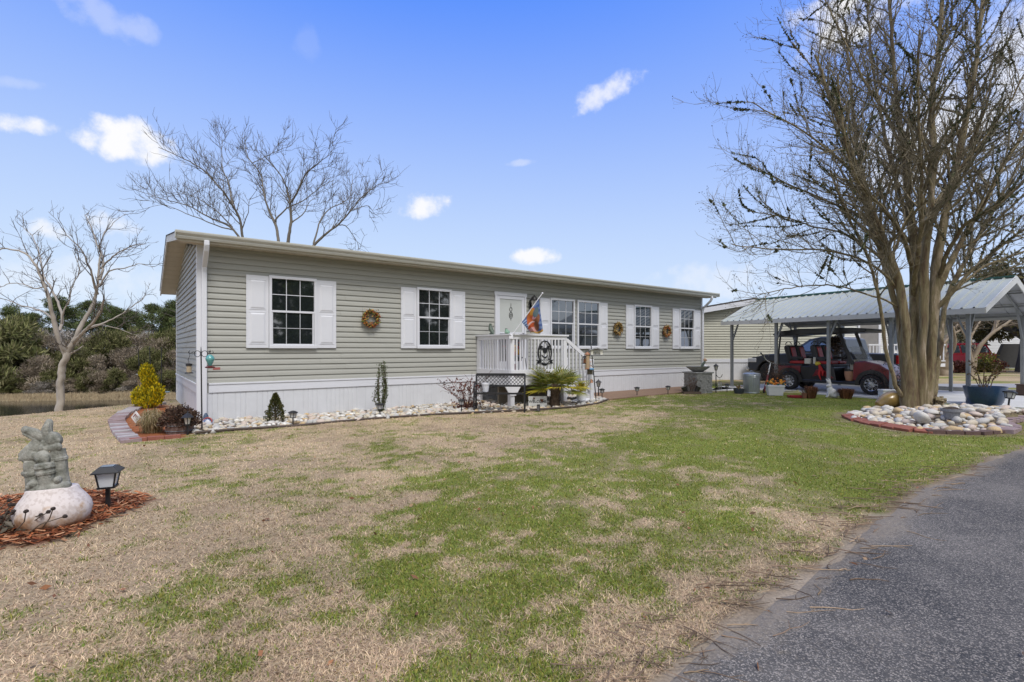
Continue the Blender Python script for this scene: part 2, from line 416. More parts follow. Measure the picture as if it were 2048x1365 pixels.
bd = inpoly(X, Y, xy(BED)) | inpoly(X, Y, xy(RING)); c[bd] = np.array((.17, .135, .10)) * (.5 + .7 * ti[bd][:, None])
nr = (dseg(X, Y, xy(RING + RING[:1])) < .30) & ~inpoly(X, Y, xy(RING)); c[nr] = c[nr] * .45 + SOIL * .55
bank = dk2 > 25; c[bank] = np.array((.20, .17, .11)) * (.6 + .8 * tone[bank][:, None])
ii = np.arange(len(ay) - 1)[:, None] * len(ax) + np.arange(len(ax) - 1)[None, :]
faces = np.stack([ii, ii + 1, ii + 1 + len(ax), ii + len(ax)], -1).reshape(-1, 4)
gm_ = attr_mat('lawn_ground', .95, .08, .30, 60, bump=.6)
structure(np_mesh('ground', np.stack([X, Y, Zg], 1), faces, gm_, c, smooth=True))

def sheet(name, poly, z, m, kerb=None, step=None):
    b = MB(); vs = [V((p[0], p[1], z)) for p in poly]; n = len(vs)
    b.add(vs + [v - V((0, 0, .25)) for v in vs], [tuple(range(n))] + [(i, (i + 1) % n, (i + 1) % n + n, i + n) for i in range(n)])
    return structure(b.build(name, m))

def asphalt_mat():
    m = bpy.data.materials.new('asphalt'); m.use_nodes = True; nt = m.node_tree; N = nt.nodes; L = nt.links; b = N['Principled BSDF']
    tc = N.new('ShaderNodeTexCoord'); o = tc.outputs['Object']
    vo = N.new('ShaderNodeTexVoronoi'); vo.inputs['Scale'].default_value = 175; L.new(o, vo.inputs['Vector'])
    cr = N.new('ShaderNodeValToRGB'); e = cr.color_ramp.elements
    sp = N.new('ShaderNodeSeparateColor'); L.new(vo.outputs['Color'], sp.inputs[0])
    e[0].position = .0; e[0].color = (.045, .045, .048, 1); e[1].position = 1; e[1].color = (.46, .41, .36, 1)
    for p_, c_ in ((.45, (.062, .061, .063, 1)), (.68, (.12, .115, .11, 1)), (.86, (.29, .265, .245, 1))):
        q = e.new(p_); q.color = c_
    L.new(sp.outputs[0], cr.inputs['Fac'])
    n = N.new('ShaderNodeTexNoise'); n.inputs['Scale'].default_value = 1.15; n.inputs['Detail'].default_value = 6; n.inputs['Roughness'].default_value = .65; L.new(o, n.inputs['Vector'])
    r2 = N.new('ShaderNodeValToRGB'); r2.color_ramp.elements[0].position = .40; r2.color_ramp.elements[1].position = .64
    r2.color_ramp.elements[0].color = (.030, .030, .033, 1); r2.color_ramp.elements[1].color = (.19, .172, .155, 1); L.new(n.outputs['Fac'], r2.inputs['Fac'])
    mx = N.new('ShaderNodeMix'); mx.data_type = 'RGBA'; mx.inputs['Factor'].default_value = .38
    L.new(cr.outputs['Color'], mx.inputs[6]); L.new(r2.outputs['Color'], mx.inputs[7])
    # wind-blown sand along the lawn edge, from the sheet's own colour attribute
    at = N.new('ShaderNodeAttribute'); at.attribute_name = 'Col'; s2 = N.new('ShaderNodeSeparateColor'); L.new(at.outputs['Color'], s2.inputs[0])
    n3 = N.new('ShaderNodeTexNoise'); n3.inputs['Scale'].default_value = 45; n3.inputs['Detail'].default_value = 5; L.new(o, n3.inputs['Vector'])
    ad = N.new('ShaderNodeMath'); ad.operation = 'MULTIPLY_ADD'; ad.inputs[1].default_value = 1.6; ad.inputs[2].default_value = -1.0; L.new(n3.outputs['Fac'], ad.inputs[0])
    a2 = N.new('ShaderNodeMath'); a2.operation = 'ADD'; L.new(ad.outputs[0], a2.inputs[0]); L.new(s2.outputs[0], a2.inputs[1]); a2.use_clamp = True
    m3 = N.new('ShaderNodeMix'); m3.data_type = 'RGBA'; L.new(a2.outputs[0], m3.inputs['Factor']); L.new(mx.outputs[2], m3.inputs[6]); m3.inputs[7].default_value = (.25, .21, .165, 1)
    L.new(m3.outputs[2], b.inputs['Base Color']); b.inputs['Roughness'].default_value = .9; b.inputs['Specular IOR Level'].default_value = .3
    bp = N.new('ShaderNodeBump'); bp.inputs['Strength'].default_value = .75; bp.inputs['Distance'].default_value = .006
    L.new(sp.outputs[0], bp.inputs['Height']); L.new(bp.outputs['Normal'], b.inputs['Normal'])
    return m
# the asphalt road: a fine sheet whose edge wanders
rx = axis(-.6, 9.5, .09, -14, 45, 1.2); ry = axis(.9, 8.5, .09, -16, 20, 1.2)
qx, qy = np.meshgrid(rx, ry); qx = qx.ravel(); qy = qy.ravel()
de = dseg(qx, qy, ROADE); sgn = np.where(inpoly(qx, qy, ROAD), 1, -1); ed = de * sgn + .22 * (fnoise(qx, qy, 1.8, 91, 4) - .5)
sv = 1 - sstep(.03, .28, ed * (.45 + 1.5 * fnoise(qx, qy, 1.2, 95, 3))); sv = sv * .9 + .22 * (fnoise(qx, qy, .8, 97, 3) > .56) * fnoise(qx, qy, 2.8, 99, 3); qz = .016 - .05 * (1 - sstep(-.02, .03, ed))
qz = np.where(dseg(qx, qy, ROAD[len(ROADE)-1:] + ROAD[:1]) < .4, qz, qz)
ii = np.arange(len(ry) - 1)[:, None] * len(rx) + np.arange(len(rx) - 1)[None, :]
fq = np.stack([ii, ii + 1, ii + 1 + len(rx), ii + len(rx)], -1).reshape(-1, 4)
keep = (ed[fq].max(1) > -.05); fq = fq[keep]
structure(np_mesh('road', np.stack([qx, qy, qz], 1), fq, asphalt_mat(), np.stack([sv, sv, sv], 1), smooth=True))
conc = mat('concrete', (.47, .47, .47), .85, col2=(.60, .60, .60), scale=1.5, bump=.25, bscale=40)
sheet('driveway', SLAB, .035, conc); sheet('garden_path', WALK, .03, conc)
b = MB(); b.bar(CB + CP*4.42 + CD*3 + V((0,0,.06)), CB + CP*4.42 - CD*6.9 + V((0,0,.06)), .14, .2, up=(0,0,1)); structure(b.build('kerb', mat('kerb_grey', (.30, .30, .30), .9, col2=(.38, .38, .37), scale=4)))
sheet('street', STREET, .012, mat('street_grey', (.24, .24, .25), .9, col2=(.31, .31, .31), scale=2))
sheet('mulch_path', PATH, .03, mat('brown_path', (.19, .115, .072), .95, col2=(.26, .17, .115), scale=14, bump=.5))
wm = mat('pond_water', (.016, .017, .014), .10, col2=(.03, .03, .024), scale=.5, bump=.12, bscale=1.6, spec=.2, stretch=(1, .35, 1))
wp = MB(); wp.quad((-260, -40, WATER_Z), (-1, -40, WATER_Z), (20, 75, WATER_Z), (-260, 75, WATER_Z)); structure(wp.build('pond', wm))

# ------------------------------------------------------------------ grass blades (uncountable: one object)
def blades(n, seed):
    g = np.random.default_rng(seed)
    r = np.exp(g.uniform(math.log(1.75), math.log(17), n)); th = g.uniform(-1.02, 1.02, n)
    x = r * np.sin(th); y = r * np.cos(th)
    ok = (y > .9) & (sandm(x, y) < g.uniform(.25, .85, n))
    for P in (BED, LBED, PATH, MULCH, SLAB, RING, WALK): ok &= ~inpoly(x, y, xy(P))
    hs = CORN; lx = (x - hs.x) * D1.x + (y - hs.y) * D1.y; ly = (x - hs.x) * D2.x + (y - hs.y) * D2.y
    ok &= ~((lx > -.1) & (lx < 16.2) & (ly > -.02)); ok &= ((x - K0.x)*KN.x + (y - K0.y)*KN.y) < .3
    ok &= ~((dseg(x, y, xy(RING + RING[:1])) < .22) & (g.random(n) < .8))
    x, y, r = x[ok], y[ok], r[ok]; n = len(x)
    gr = green(x, y); isg = g.random(n) < gr * .93 + .03
    z = height(x, y)
    bare = fnoise(x, y, 2.2, 71, 3) < .36
    keep = ~(bare & (g.random(n) < .45)); x, y, r, gr, isg, z = [a[keep] for a in (x, y, r, gr, isg, z)]; n = len(x)
    L_ = np.where(isg, g.uniform(.012, .032, n), g.uniform(.015, .046, n)); W = np.where(isg, .0016, .00125) * (1 + r / 6.5) * g.uniform(.7, 1.4, n)
    lean = np.where(isg, g.uniform(.2, 1.15, n), g.uniform(.75, 1.5, n)); az = g.uniform(0, 2*math.pi, n)
    L_ = L_ * np.where(gr < .5, 1.0, .95)
    dx = np.cos(az) * np.sin(lean); dy = np.sin(az) * np.sin(lean); dz = np.cos(lean)
    wa = az + math.pi/2 + g.uniform(-.7, .7, n); wx = np.cos(wa) * W; wy = np.sin(wa) * W
    z0 = z - .002; P0 = np.stack([x, y, z0], 1); Wv = np.stack([wx, wy, np.zeros(n)], 1)
    bend = g.uniform(-.5, .5, n)
    m1 = P0 + np.stack([dx, dy, dz], 1) * (L_ * .55)[:, None]
    a2 = az + bend; l2 = np.minimum(lean + g.uniform(.1, .5, n), 1.62)
    tip = m1 + np.stack([np.cos(a2)*np.sin(l2), np.sin(a2)*np.sin(l2), np.cos(l2)], 1) * (L_ * .45)[:, None]
    vs = np.stack([P0 - Wv, P0 + Wv, m1 + Wv * .8, m1 - Wv * .8, tip], 1)
    tl = fnoise(x, y, 1.1, 51, 4)[:, None]
    sc_ = np.where(g.random((n, 1)) < .5, STRAW * 1.22, STRAW2 * 1.12) * g.uniform(.55, 1.42, (n, 1)) * (.74 + .52 * tl)
    yel = np.array((.27, .25, .06)); gcol = np.where(g.random((n, 1)) < .35, yel, np.where(g.random((n, 1)) < .5, GREEN * 1.25, GREEN2 * 1.3)) * g.uniform(.65, 1.35, (n, 1)) * (.8 + .4 * tl)
    cc = np.where(isg[:, None], gcol, sc_)
    cols = np.repeat(cc[:, None, :], 5, 1); 
    b0 = np.arange(n)[:, None] * 5
    f = np.concatenate([b0 + np.array([0, 1, 2]), b0 + np.array([0, 2, 3]), b0 + np.array([3, 2, 4])], 0)
    return vs.reshape(-1, 3), f, cols.reshape(-1, 3)
v_, f_, c_ = blades(NBLADES, 5)
gm2 = attr_mat('grass_blades', .75, .12, .05, 20, transl=.22)
tag(np_mesh('grass', v_, f_, gm2, c_), 'patchy winter lawn of straw and green blades', 'grass', kind='stuff')
# ================================================================== the house
white = mat('white_vinyl', (.64, .65, .69), .45, amt=.025, scale=3)
whiteg = mat('white_trim_worn', (.60, .61, .635), .55, amt=.05, scale=5)
siding = mat('sage_siding', (.352, .352, .316), .55, amt=.05, scale=2.5, stretch=(1, 1, 6), bump=.12, bscale=30)
gutterm = mat('gutter_beige', (.50, .50, .455), .4, amt=.05)
soffm = mat('soffit_beige', (.50, .46, .38), .7, amt=.06)
shingle = mat('dark_shingle', (.035, .033, .035), .95, col2=(.07, .065, .062), scale=30, bump=.4)
glass = mat('window_glass', (.010, .013, .014), .03, col2=(.018, .022, .024), scale=3, spec=1.0, ior=1.9, coat=.5)
black = mat('black_metal', (.014, .014, .016), .42, amt=.2)
house = thing('manufactured_home', 'long single storey sage sided home with white skirting, shuttered windows and beige gutter', 'house', CORN, HRZ)
LEN, DEP, ZB, ZT, CRS = 16.16, 5.2, .72, 3.30, .1143
def roofz(y): return (3.44 + (y + .40) * (.46 / 3.0)) if y < 2.6 else 3.90 - (y - 2.6) * .325
def courses(b, horiz, x0, x1, zlist, off):
    """lapped boards; horiz(x, d, z) -> point, d = distance out of the wall"""
    for k, z in enumerate(zlist):
        z1 = z + CRS; a, c = x0(z1), x1(z1)
        if c - a < .02: continue
        cuts = [a]; r = random.Random(k * 13 + off); x = a + r.uniform(.8, 3.6)
        while x < c - .3: cuts.append(x); x += r.uniform(3.0, 3.7)
        cuts.append(c)
        for i in range(len(cuts) - 1):
            e = .0025 * (i % 2); p, q = cuts[i], cuts[i + 1] - (.003 if i < len(cuts) - 2 else 0)
            b.quad(horiz(p, .026 + e, z), horiz(q, .026 + e, z), horiz(q, .019 + e, z + CRS*.5), horiz(p, .019 + e, z + CRS*.5))
            b.quad(horiz(p, .019 + e, z + CRS*.5), horiz(q, .019 + e, z + CRS*.5), horiz(q, .002 + e, z1), horiz(p, .002 + e, z1))
            b.quad(horiz(p, .001, z), horiz(q, .001, z), horiz(q, .026 + e, z), horiz(p, .026 + e, z))
b = MB(); zs = [ZB + k * CRS for k in range(23)]
courses(b, lambda x, d, z: V((x, -d, min(z, ZT))), lambda z: .12, lambda z: LEN - .06, zs, 1)
b.box((.02, .002, .0), (LEN - .02, .10, ZT)); b.build('front_wall', siding, house)
def ylim(z, lo):
    if z < roofz(DEP) - .12: return .1 if lo else DEP - .08
    ys = [y * .02 for y in range(5, 257) if roofz(y * .02) - .10 > z]
    return (ys[0] if lo else ys[-1]) if ys else 0
zs2 = [ZB + k * CRS for k in range(28)]
for nm, xx, sg in (('gable_wall', 0.0, -1), ('gable_wall', LEN, 1)):
    b = MB()
    courses(b, lambda y, d, z: V((xx + sg * d, y, z)), lambda z: ylim(z, True), lambda z: ylim(z, False), zs2, 5)
    pr = [(0.0, 0.0), (DEP, 0.0), (DEP, roofz(DEP) - .1), (2.6, roofz(2.6) - .1), (0.0, ZT)]
    vs = [V((xx - sg * .003, y, z)) for y, z in pr]; b.add(vs, [(0, 1, 2, 3, 4)]); b.build(nm, siding, house)
b = MB(); b.box((.05, DEP - .06, 0), (LEN - .05, DEP, roofz(DEP) - .1)); b.build('rear_wall', siding, house)
# skirting: ribbed panels
def rib(b, P, x0, x1, h, seed):
    r = random.Random(seed); x = x0
    while x < x1 - 1e-3:
        w_ = min(r.choice((.09, .09, .10, .20)), x1 - x)
        b.quad(P(x, .012, 0), P(x + w_ - .016, .012, 0), P(x + w_ - .016, .012, h), P(x, .012, h))
        b.quad(P(x + w_ - .016, .012, 0), P(x + w_ - .010, .005, 0), P(x + w_ - .010, .005, h), P(x + w_ - .016, .012, h))
        b.quad(P(x + w_ - .010, .005, 0), P(x + w_ - .006, .005, 0), P(x + w_ - .006, .005, h), P(x + w_ - .010, .005, h))
        b.quad(P(x + w_ - .006, .005, 0), P(x + w_, .012, 0), P(x + w_, .012, h), P(x + w_ - .006, .005, h)); x += w_
b = MB(); rib(b, lambda x, d, z: V((x, -d, z)), .14, LEN, .54, 3); rib(b, lambda y, d, z: V((-d, y, z)), .1, DEP, .54, 4); rib(b, lambda y, d, z: V((LEN + d, y, z)), .0, DEP, .54, 6)
b.build('skirting', whiteg, house)
b = MB()
for o_, z0, z1 in ((.032, .54, .715), (.045, .690, .722)):
    b.box((.16, -o_, z0), (LEN, -.001, z1)); b.box((-o_, .1, z0 + .001), (-.001, DEP, z1 - .001)); b.box((LEN + .001, 0, z0), (LEN + o_, DEP, z1))
b.build('skirting_band', white, house, bevel=.004)
for lo_, hi_ in (((-.035, -.035, .02), (.115, .06, ZT)), ((-.03, DEP - .1, .02), (.05, DEP + .03, roofz(DEP) - .13)), ((LEN - .055, -.03, .725), (LEN + .03, .08, ZT))): b = MB(); b.box(lo_, hi_); b.build('corner_trim', white, house, bevel=.004)
# roof
E_ = .38
b = MB()
for x0, x1 in ((-E_, LEN + .36),):
    for (ya, yb) in ((-.42, 2.6), (2.6, 5.52)):
        za, zb = roofz(ya), roofz(yb)
        b.add([V((x0, ya, za)), V((x1, ya, za)), V((x1, yb, zb)), V((x0, yb, zb)), V((x0, ya, za - .022)), V((x1, ya, za - .022)), V((x1, yb, zb - .022)), V((x0, yb, zb - .022))],
              [(0,1,2,3),(7,6,5,4),(0,4,5,1),(1,5,6,2),(2,6,7,3),(3,7,4,0)])
roof = b.build('roof', shingle, house)
for xa, xb, t in ((-E_ + .01, -E_ + .035, .135), (LEN + .325, LEN + .35, .135)):
    b = MB()
    for ya, yb in ((-.40, 2.6), (2.6, 5.5)):
        za, zb = roofz(ya) - .023, roofz(yb) - .023
        b.prism([(ya, za), (yb, zb), (yb, zb - t), (ya, za - t)], xa, xb, M=Matrix(((0,1,0,0),(1,0,0,0),(0,0,1,0),(0,0,0,1))))
    b.build('rake_board', mat('rake_grey', (.58, .57, .53), .5), roof)
b = MB()
for xa, xb in ((-E_ + .036, -.0), (LEN + .0, LEN + .324)):
    for ya, yb in ((-.10, 2.6), (2.6, 5.48)):
        za, zb = roofz(ya) - .13, roofz(yb) - .13
        k = 12
        for i in range(k):
            p0, p1 = ya + (yb-ya)*i/k, ya + (yb-ya)*(i+.97)/k
            b.prism([(p0, za+(zb-za)*i/k), (p1, za+(zb-za)*(i+.97)/k), (p1, za+(zb-za)*(i+.97)/k+.012), (p0, za+(zb-za)*i/k+.012)], xa, xb, M=Matrix(((0,1,0,0),(1,0,0,0),(0,0,1,0),(0,0,0,1))))
x = -.1
while x < LEN + .3:                                     # eave soffit in ribbed panels
    b.box((x, -.375, 3.295), (min(x + .19, LEN + .32), .0, 3.305)); x += .2
b.box((-.3, -.37, 3.306), (LEN + .3, .0, 3.312))
b.build('soffit', soffm, roof)
b = MB(); b.box((-E_ + .04, -.39, 3.275), (LEN + .32, -.376, 3.43)); b.build('fascia', mat('fascia_stained', (.47, .43, .36), .7, col2=(.58, .55, .48), scale=8), roof)
prof = [(-.392, 3.435), (-.392, 3.315), (-.45, 3.31), (-.468, 3.345), (-.468, 3.362), (-.505, 3.40), (-.512, 3.425), (-.512, 3.442), (-.50, 3.442), (-.50, 3.43), (-.46, 3.36), (-.45, 3.325), (-.40, 3.325), (-.40, 3.435)]
b = MB(); b.prism(prof, -E_ - .01, LEN + .40, M=Matrix(((0,1,0,0),(1,0,0,0),(0,0,1,0),(0,0,0,1))))
for xe in (-E_ - .012, LEN + .401): b.box((xe - .004, -.505, 3.32), (xe + .004, -.395, 3.435))
gut = b.build('gutter', gutterm, roof)
def spout(x, zlow, nm='downspout', kick=False):
    b = MB(); pts = [(x, -.45, 3.318), (x, -.45, 3.24), (x, -.40, 3.15), (x, -.20, 2.98), (x, -.09, 2.90), (x, -.07, 2.80), (x, -.07, zlow)]
    if kick: pts += [(x, -.10, zlow - .08), (x + .02, -.22, zlow - .14)]
    for p, q in zip(pts[:-1], pts[1:]): b.bar(V(p), V(q) + (V(q) - V(p)).normalized() * .015, .085, .065, up=(0, 1, .02))
    b.build(nm, white, gut, bevel=.012)
spout(.085, .10); spout(LEN - .03, .86, kick=True)

def shutter(x0, x1, z0, z1):
    b = MB(); b.box((x0, -.055, z0), (x1, -.022, z1)); m = (z0 + z1) / 2 + .02
    for za, zb in ((z0 + .09, m - .035), (m + .035, z1 - .09)):
        xa, xb = x0 + .06, x1 - .06; g = .035; yb_, yf = -.0552, -.068
        o = [V((xa, yb_, za)), V((xb, yb_, za)), V((xb, yb_, zb)), V((xa, yb_, zb))]; i_ = [V((xa+g, yf, za+g)), V((xb-g, yf, za+g)), V((xb-g, yf, zb-g)), V((xa+g, yf, zb-g))]
        b.add(o + i_, [(4,5,6,7)] + [(k, (k+1)%4, (k+1)%4 + 4, k+4) for k in range(4)])
        for p0, p1, q0, q1 in ((xa-.012, xb+.012, zb, zb+.012), (xa-.012, xb+.012, za-.012, za)): b.box((p0, -.062, q0), (p1, -.0551, q1))
    b.build('shutter', white, house, bevel=.003)
def window(x0, x1, z0=1.39, z1=2.83):
    b = MB(); w_ = .05
    b.box((x0, -.075, z0), (x0 + w_, -.022, z1)); b.box((x1 - w_, -.075, z0), (x1, -.022, z1)); b.box((x0, -.0755, z1 - w_), (x1, -.022, z1 + .005)); b.box((x0, -.082, z0 - .01), (x1, -.022, z0 + w_))
    fr = b.build('window', white, house, bevel=.003)
    zm = (z0 + z1) / 2
    b = MB()
    b.box((x0 + w_, -.062, zm - .005), (x1 - w_, -.030, zm + .035)); xa, xb = x0 + w_ + .002, x1 - w_ - .002
    for p, q in ((xa, xa + .02), (xb - .03, xb - .005)): b.box((p, -.055, z0 + w_), (q, -.030, zm))
    b.box((xa, -.0552, z0 + w_ + .001), (xb, -.030, z0 + w_ + .03))
    for za, zb, yy in ((zm + .035, z1 - w_, -.040), (z0 + w_ + .03, zm - .005, -.038)):
        mb_ = MB()
        for t in (1/3, 2/3): xx = xa + .01 + (xb - xa - .02) * t; mb_.box((xx - .0065, yy - .006, za), (xx + .0065, yy + .004, zb))
        h_ = (za + zb) / 2; mb_.box((xa, yy - .0055, h_ - .0065), (xb, yy + .0035, h_ + .0065)); mb_.build('muntins', white if za > zm else mat('screened_grid', (.42, .43, .45), .6), fr)
    b.build('sash', white, fr)
    b = MB(); b.box((xa, -.036, z0 + w_), (xb, -.024, zm)); b.box((xa, -.0362, zm + .03), (xb, -.024, z1 - w_)); b.build('pane', glass, fr)
for a, c in ((1.20, 2.12), (4.43, 5.37), (8.61, 9.57), (9.68, 10.64), (12.26, 13.17), (14.74, 15.62)): window(a, c)
for a, c in ((.79, 1.195), (2.125, 2.53), (4.03, 4.425), (5.375, 5.77), (8.24, 8.605), (10.645, 11.0), (11.87, 12.255), (13.175, 13.57), (14.34, 14.735), (15.625, 16.03)): shutter(a, c, 1.385, 2.815)
# storm door
b = MB(); x0, x1, z0, z1 = 6.69, 7.73, .74, 2.86
b.box((x0, -.07, z0), (x0 + .06, -.022, z1)); b.box((x1 - .06, -.07, z0), (x1, -.022, z1)); b.box((x0 - .02, -.075, z1 - .06), (x1 + .02, -.022, z1 + .03))
door = b.build('door', white, house, bevel=.003)
b = MB(); b.box((x0+.065, -.06, z0+.02), (x0+.15, -.03, z1-.065)); b.box((x1-.15, -.06, z0+.02), (x1-.065, -.03, z1-.065)); b.box((x0+.15, -.0602, z1-.15), (x1-.15, -.03, z1-.065)); b.box((x0+.15, -.0602, z0+.02), (x1-.15, -.03, z0+.30)); b.box((x0+.15, -.0601, 1.78), (x1-.15, -.03, 1.82))
b.build('storm_frame', white, door, bevel=.003)
b = MB(); b.box((x0+.15, -.045, 1.02), (x1-.15, -.032, 1.79)); b.build('pane', glass, door)
b = MB(); b.box((x0+.15, -.0455, 1.815), (x1-.15, -.032, z1-.15)); b.build('pale_pane', mat('pale_glass', (.50, .52, .50), .12, amt=.05, scale=2, spec=.6), door)  # upper door pane in an even pale colour
b = MB(); cx_ = (x0 + x1) / 2; MY = T(cx_, -.052, 2.30) @ Rx(rad(90))
for zz, rr, sx in ((.0, .07, .8), (.16, .045, .9)):
    b.torus((0, 0, 0), rr, .007, 18, 6, M=T(cx_, -.053, 2.28 + zz) @ Rx(rad(90)) @ Matrix.Diagonal((sx, 1.15, 1, 1)))
b.torus((0,0,0), .03, .006, 12, 5, M=T(cx_, -.053, 2.28) @ Rx(rad(90))); b.tube([(cx_, -.053, 2.50), (cx_, -.053, 2.60)], .005, 5); b.ball((cx_, -.053, 2.16), .012)
b.build('glass_ornament', black, door)
b = MB(); b.box((x1-.13, -.085, 1.62), (x1-.09, -.0605, 1.80)); b.tube([(x1-.11, -.10, 1.66), (x1-.11, -.10, 1.76)], .012, 8); b.build('handle', black, door)
# wall lantern by the door, small red tag, three wreaths
la = thing('wall_lantern', 'black carriage lantern on the wall between the storm door and the flag', 'lantern', HP(7.93, .0, 2.62), HRZ)
b = MB(); b.box((-.06, -.045, -.14), (.06, -.022, .10)); b.tube([(0, -.04, -.05), (0, -.10, -.10), (0, -.16, -.08)], .012, 8); b.build('bracket', black, la)
b = MB(); b.lathe([(.14, .09), (.10, .13), (.09, .15), (.05, .20), (.02, .22), (.012, .25)], 12, c=(0, -.16, 0)); b.build('cap', black, la, True); b = MB(); b.lathe([(.04, -.14), (.07, -.10), (.085, -.07)], 8, c=(0, -.16, 0)); b.build('base', black, la, True)
b = MB(); b.lathe([(.07, -.07), (.10, .085)], 8, c=(0, -.16, 0)); gl = b.build('lamp_glass', mat('lamp_glass', (.55, .53, .48), .08, spec=.7), la)
b = MB()
for k in range(8):
    q = 2*math.pi*k/8; b.bar((.071*math.cos(q), -.16+.071*math.sin(q), -.07), (.102*math.cos(q), -.16+.102*math.sin(q), .088), .01)
b.build('lamp_bars', black, la)
b = MB(); b.box((-.06, -.028, -.022), (.06, -.021, .022), T(.29, 0, .995)); o = b.build('wall_plaque', mat('faded_red', (.33, .10, .09), .6)); o.matrix_world = T(*CORN) @ Rz(HRZ); tag(o, 'small faded red plaque on the siding near the corner', 'plaque')
def wreath(s, z, rr, pal, label, seed):
    t = thing('wreath', label, 'wreath', HP(s, .05, z), HRZ, 'wreaths on the front wall'); r = random.Random(seed)
    b = MB(); b.torus((0, -.02, 0), rr * .68, rr * .17, 26, 8, M=Rx(rad(90))); b.build('twig_ring', mat('twig_brown', (.11, .065, .03), .9, amt=.4), t)
    b = MB()
    for k in range(330):
        q = r.uniform(0, 2*math.pi); f = r.gauss(.69, .13); c0 = V((math.cos(q)*rr*f, -.03 - r.uniform(0, .06), math.sin(q)*rr*f)); col = pal[r.randrange(len(pal))]
        if r.random() < .45: b.ball(c0, r.uniform(.008, .02), 6, 4, col=col)
        else:
            d = V((r.gauss(0, 1), r.gauss(0, .5) - .4, r.gauss(0, 1))).normalized(); a_, b_ = frame(d); l_ = r.uniform(.025, .06)
            b.add([c0 - a_*.012, c0 + d*l_*.5 + a_*.016, c0 + d*l_, c0 + d*l_*.5 - a_*.016], [(0, 1, 2, 3)], col)
    b.build('leaves', attr_mat('wreath_leaves', .6, .3, .1), t)
AUT = [(.45,.16,.03),(.38,.22,.05),(.50,.30,.07),(.28,.07,.03),(.20,.18,.05),(.32,.10,.03)]; GOLD = [(.42,.28,.08),(.33,.20,.06),(.48,.36,.15),(.25,.13,.04),(.22,.17,.05)]
wreath(3.29, 2.05, .235, AUT + [(.20,.25,.06)], 'orange and green berry wreath between the two left windows', 1)
wreath(11.45, 2.03, .23, GOLD, 'golden leaf wreath with an open centre, right of the double window', 2)
wreath(13.95, 2.0, .235, GOLD + [(.40,.07,.03)]*2, 'gold and red berry wreath between the two right windows', 3)
# ================================================================== porch and everything by the front wall
paintw = mat('painted_wood_white', (.70, .70, .73), .6, amt=.06, scale=4)
dkwood = mat('dark_lattice_wood', (.20, .17, .13), .85, amt=.2, scale=8, stretch=(12, 1, 1))  # dark brown wood for the panel under the deck
PD = HP(6.14, 0)
porch = thing('porch', 'small white raised porch with picket railing and stairs at the front door', 'porch', PD, HRZ)
PW, PO, DZ = 1.78, 1.48, .70
b = MB()
for k in range(11): b.box((.0, -PO + .005 + k*.134, DZ - .03), (PW, -PO + .13 + k*.134, DZ))
b.build('deck_boards', mat('deck_grey', (.42, .41, .40), .8, amt=.12, scale=6), porch)
b = MB(); b.box((.01, -PO - .02, DZ - .20), (PW, -PO + .02, DZ - .032)); b.box((-.02, -PO + .021, DZ - .20), (.02, -.03, DZ - .032)); b.box((PW - .02, -PO + .021, DZ - .2), (PW + .02, -.03, DZ - .032)); b.build('rim_board', paintw, porch)
for (x, y, z1) in ((0.05, -PO + .05, 1.60), (PW - .05, -PO + .05, 1.60), (.05, -.08, 1.60)):
    b = MB(); b.box((x - .06, y - .06, -.03), (x + .06, y + .06, z1)); b.build('post', paintw, porch, bevel=.006)
b = MB(); b.prism([(-.19, .50), (.29, .50), (.13, .27), (-.03, .27)], -PO - .035, -PO - .012); b.build('post_bracket', paintw, porch)
b = MB(); b.box((-.05, -PO - .05, 1.69), (PW + .04, -PO + .12, 1.725)); b.box((.0, -PO - .02, 1.60), (PW, -PO + .02, 1.69)); b.build('front_rail', paintw, porch, bevel=.004)
b = MB(); b.box((-.05, -PO + .121, 1.69), (.12, -.03, 1.725)); b.box((.0, -PO + .021, 1.60), (.04, -.03, 1.69)); b.build('side_rail', paintw, porch, bevel=.004)
b = MB(); b.box((.0, -PO - .025, .75), (PW, -PO + .025, .87)); b.build('bottom_rail', paintw, porch); b = MB(); b.box((-.02, -PO + .026, .75), (.025, -.03, .87)); b.build('bottom_rail', paintw, porch)
bal = MB(); bal.box((-.018, -.018, 0), (.018, .018, .75)); b0 = bal.build('baluster', paintw, porch); first = True
def baluster(x, y, z, h=.75):
    global first
    o = b0 if first else b0.copy()
    if not first: COL.objects.link(o); o.parent = porch
    first = False; o.location = (x, y, z); o.scale = (1, 1, h / .75)
for k in range(14): baluster(.17 + k*(PW - .34)/13, -PO, .86)
for k in range(11): baluster(.02, -PO + .17 + k*(PO - .34)/10, .86)
# stairs down to the right
xs, xe = PW + .02, 2.62
for yy in (-PO + .0, -.42):
    b = MB(); b.prism([(xs, .70), (xs, .44), (xe - .10, -.02), (xe + .12, -.02), (xe + .12, .06)], yy - .02, yy + .02); b.build('stringer', paintw, porch)
for k in range(3):
    b = MB(); b.box((xs + .02 + k*.27, -PO + .03, .52 - k*.18), (xs + .31 + k*.27, -.45, .555 - k*.18)); b.build('tread', MATS['deck_grey'], porch)
b = MB(); b.bar((PW, -PO, 1.60), (xe + .02, -PO, 1.04), .045, .09, up=(0, 0, 1)); b.build('stair_rail', paintw, porch)
b = MB(); b.bar((PW + .01, -PO, .82), (xe + .0, -PO, .30), .045, .09, up=(0, 0, 1)); b.build('stair_bottom_rail', paintw, porch)
b = MB(); b.box((xe - .03, -PO - .06, -.03), (xe + .09, -PO + .06, 1.10)); b.build('newel', paintw, porch, bevel=.006)
b = MB(); b.box((xe + .02, -.50, -.03), (xe + .12, -.40, 1.12)); b.build('newel', paintw, porch, bevel=.006)
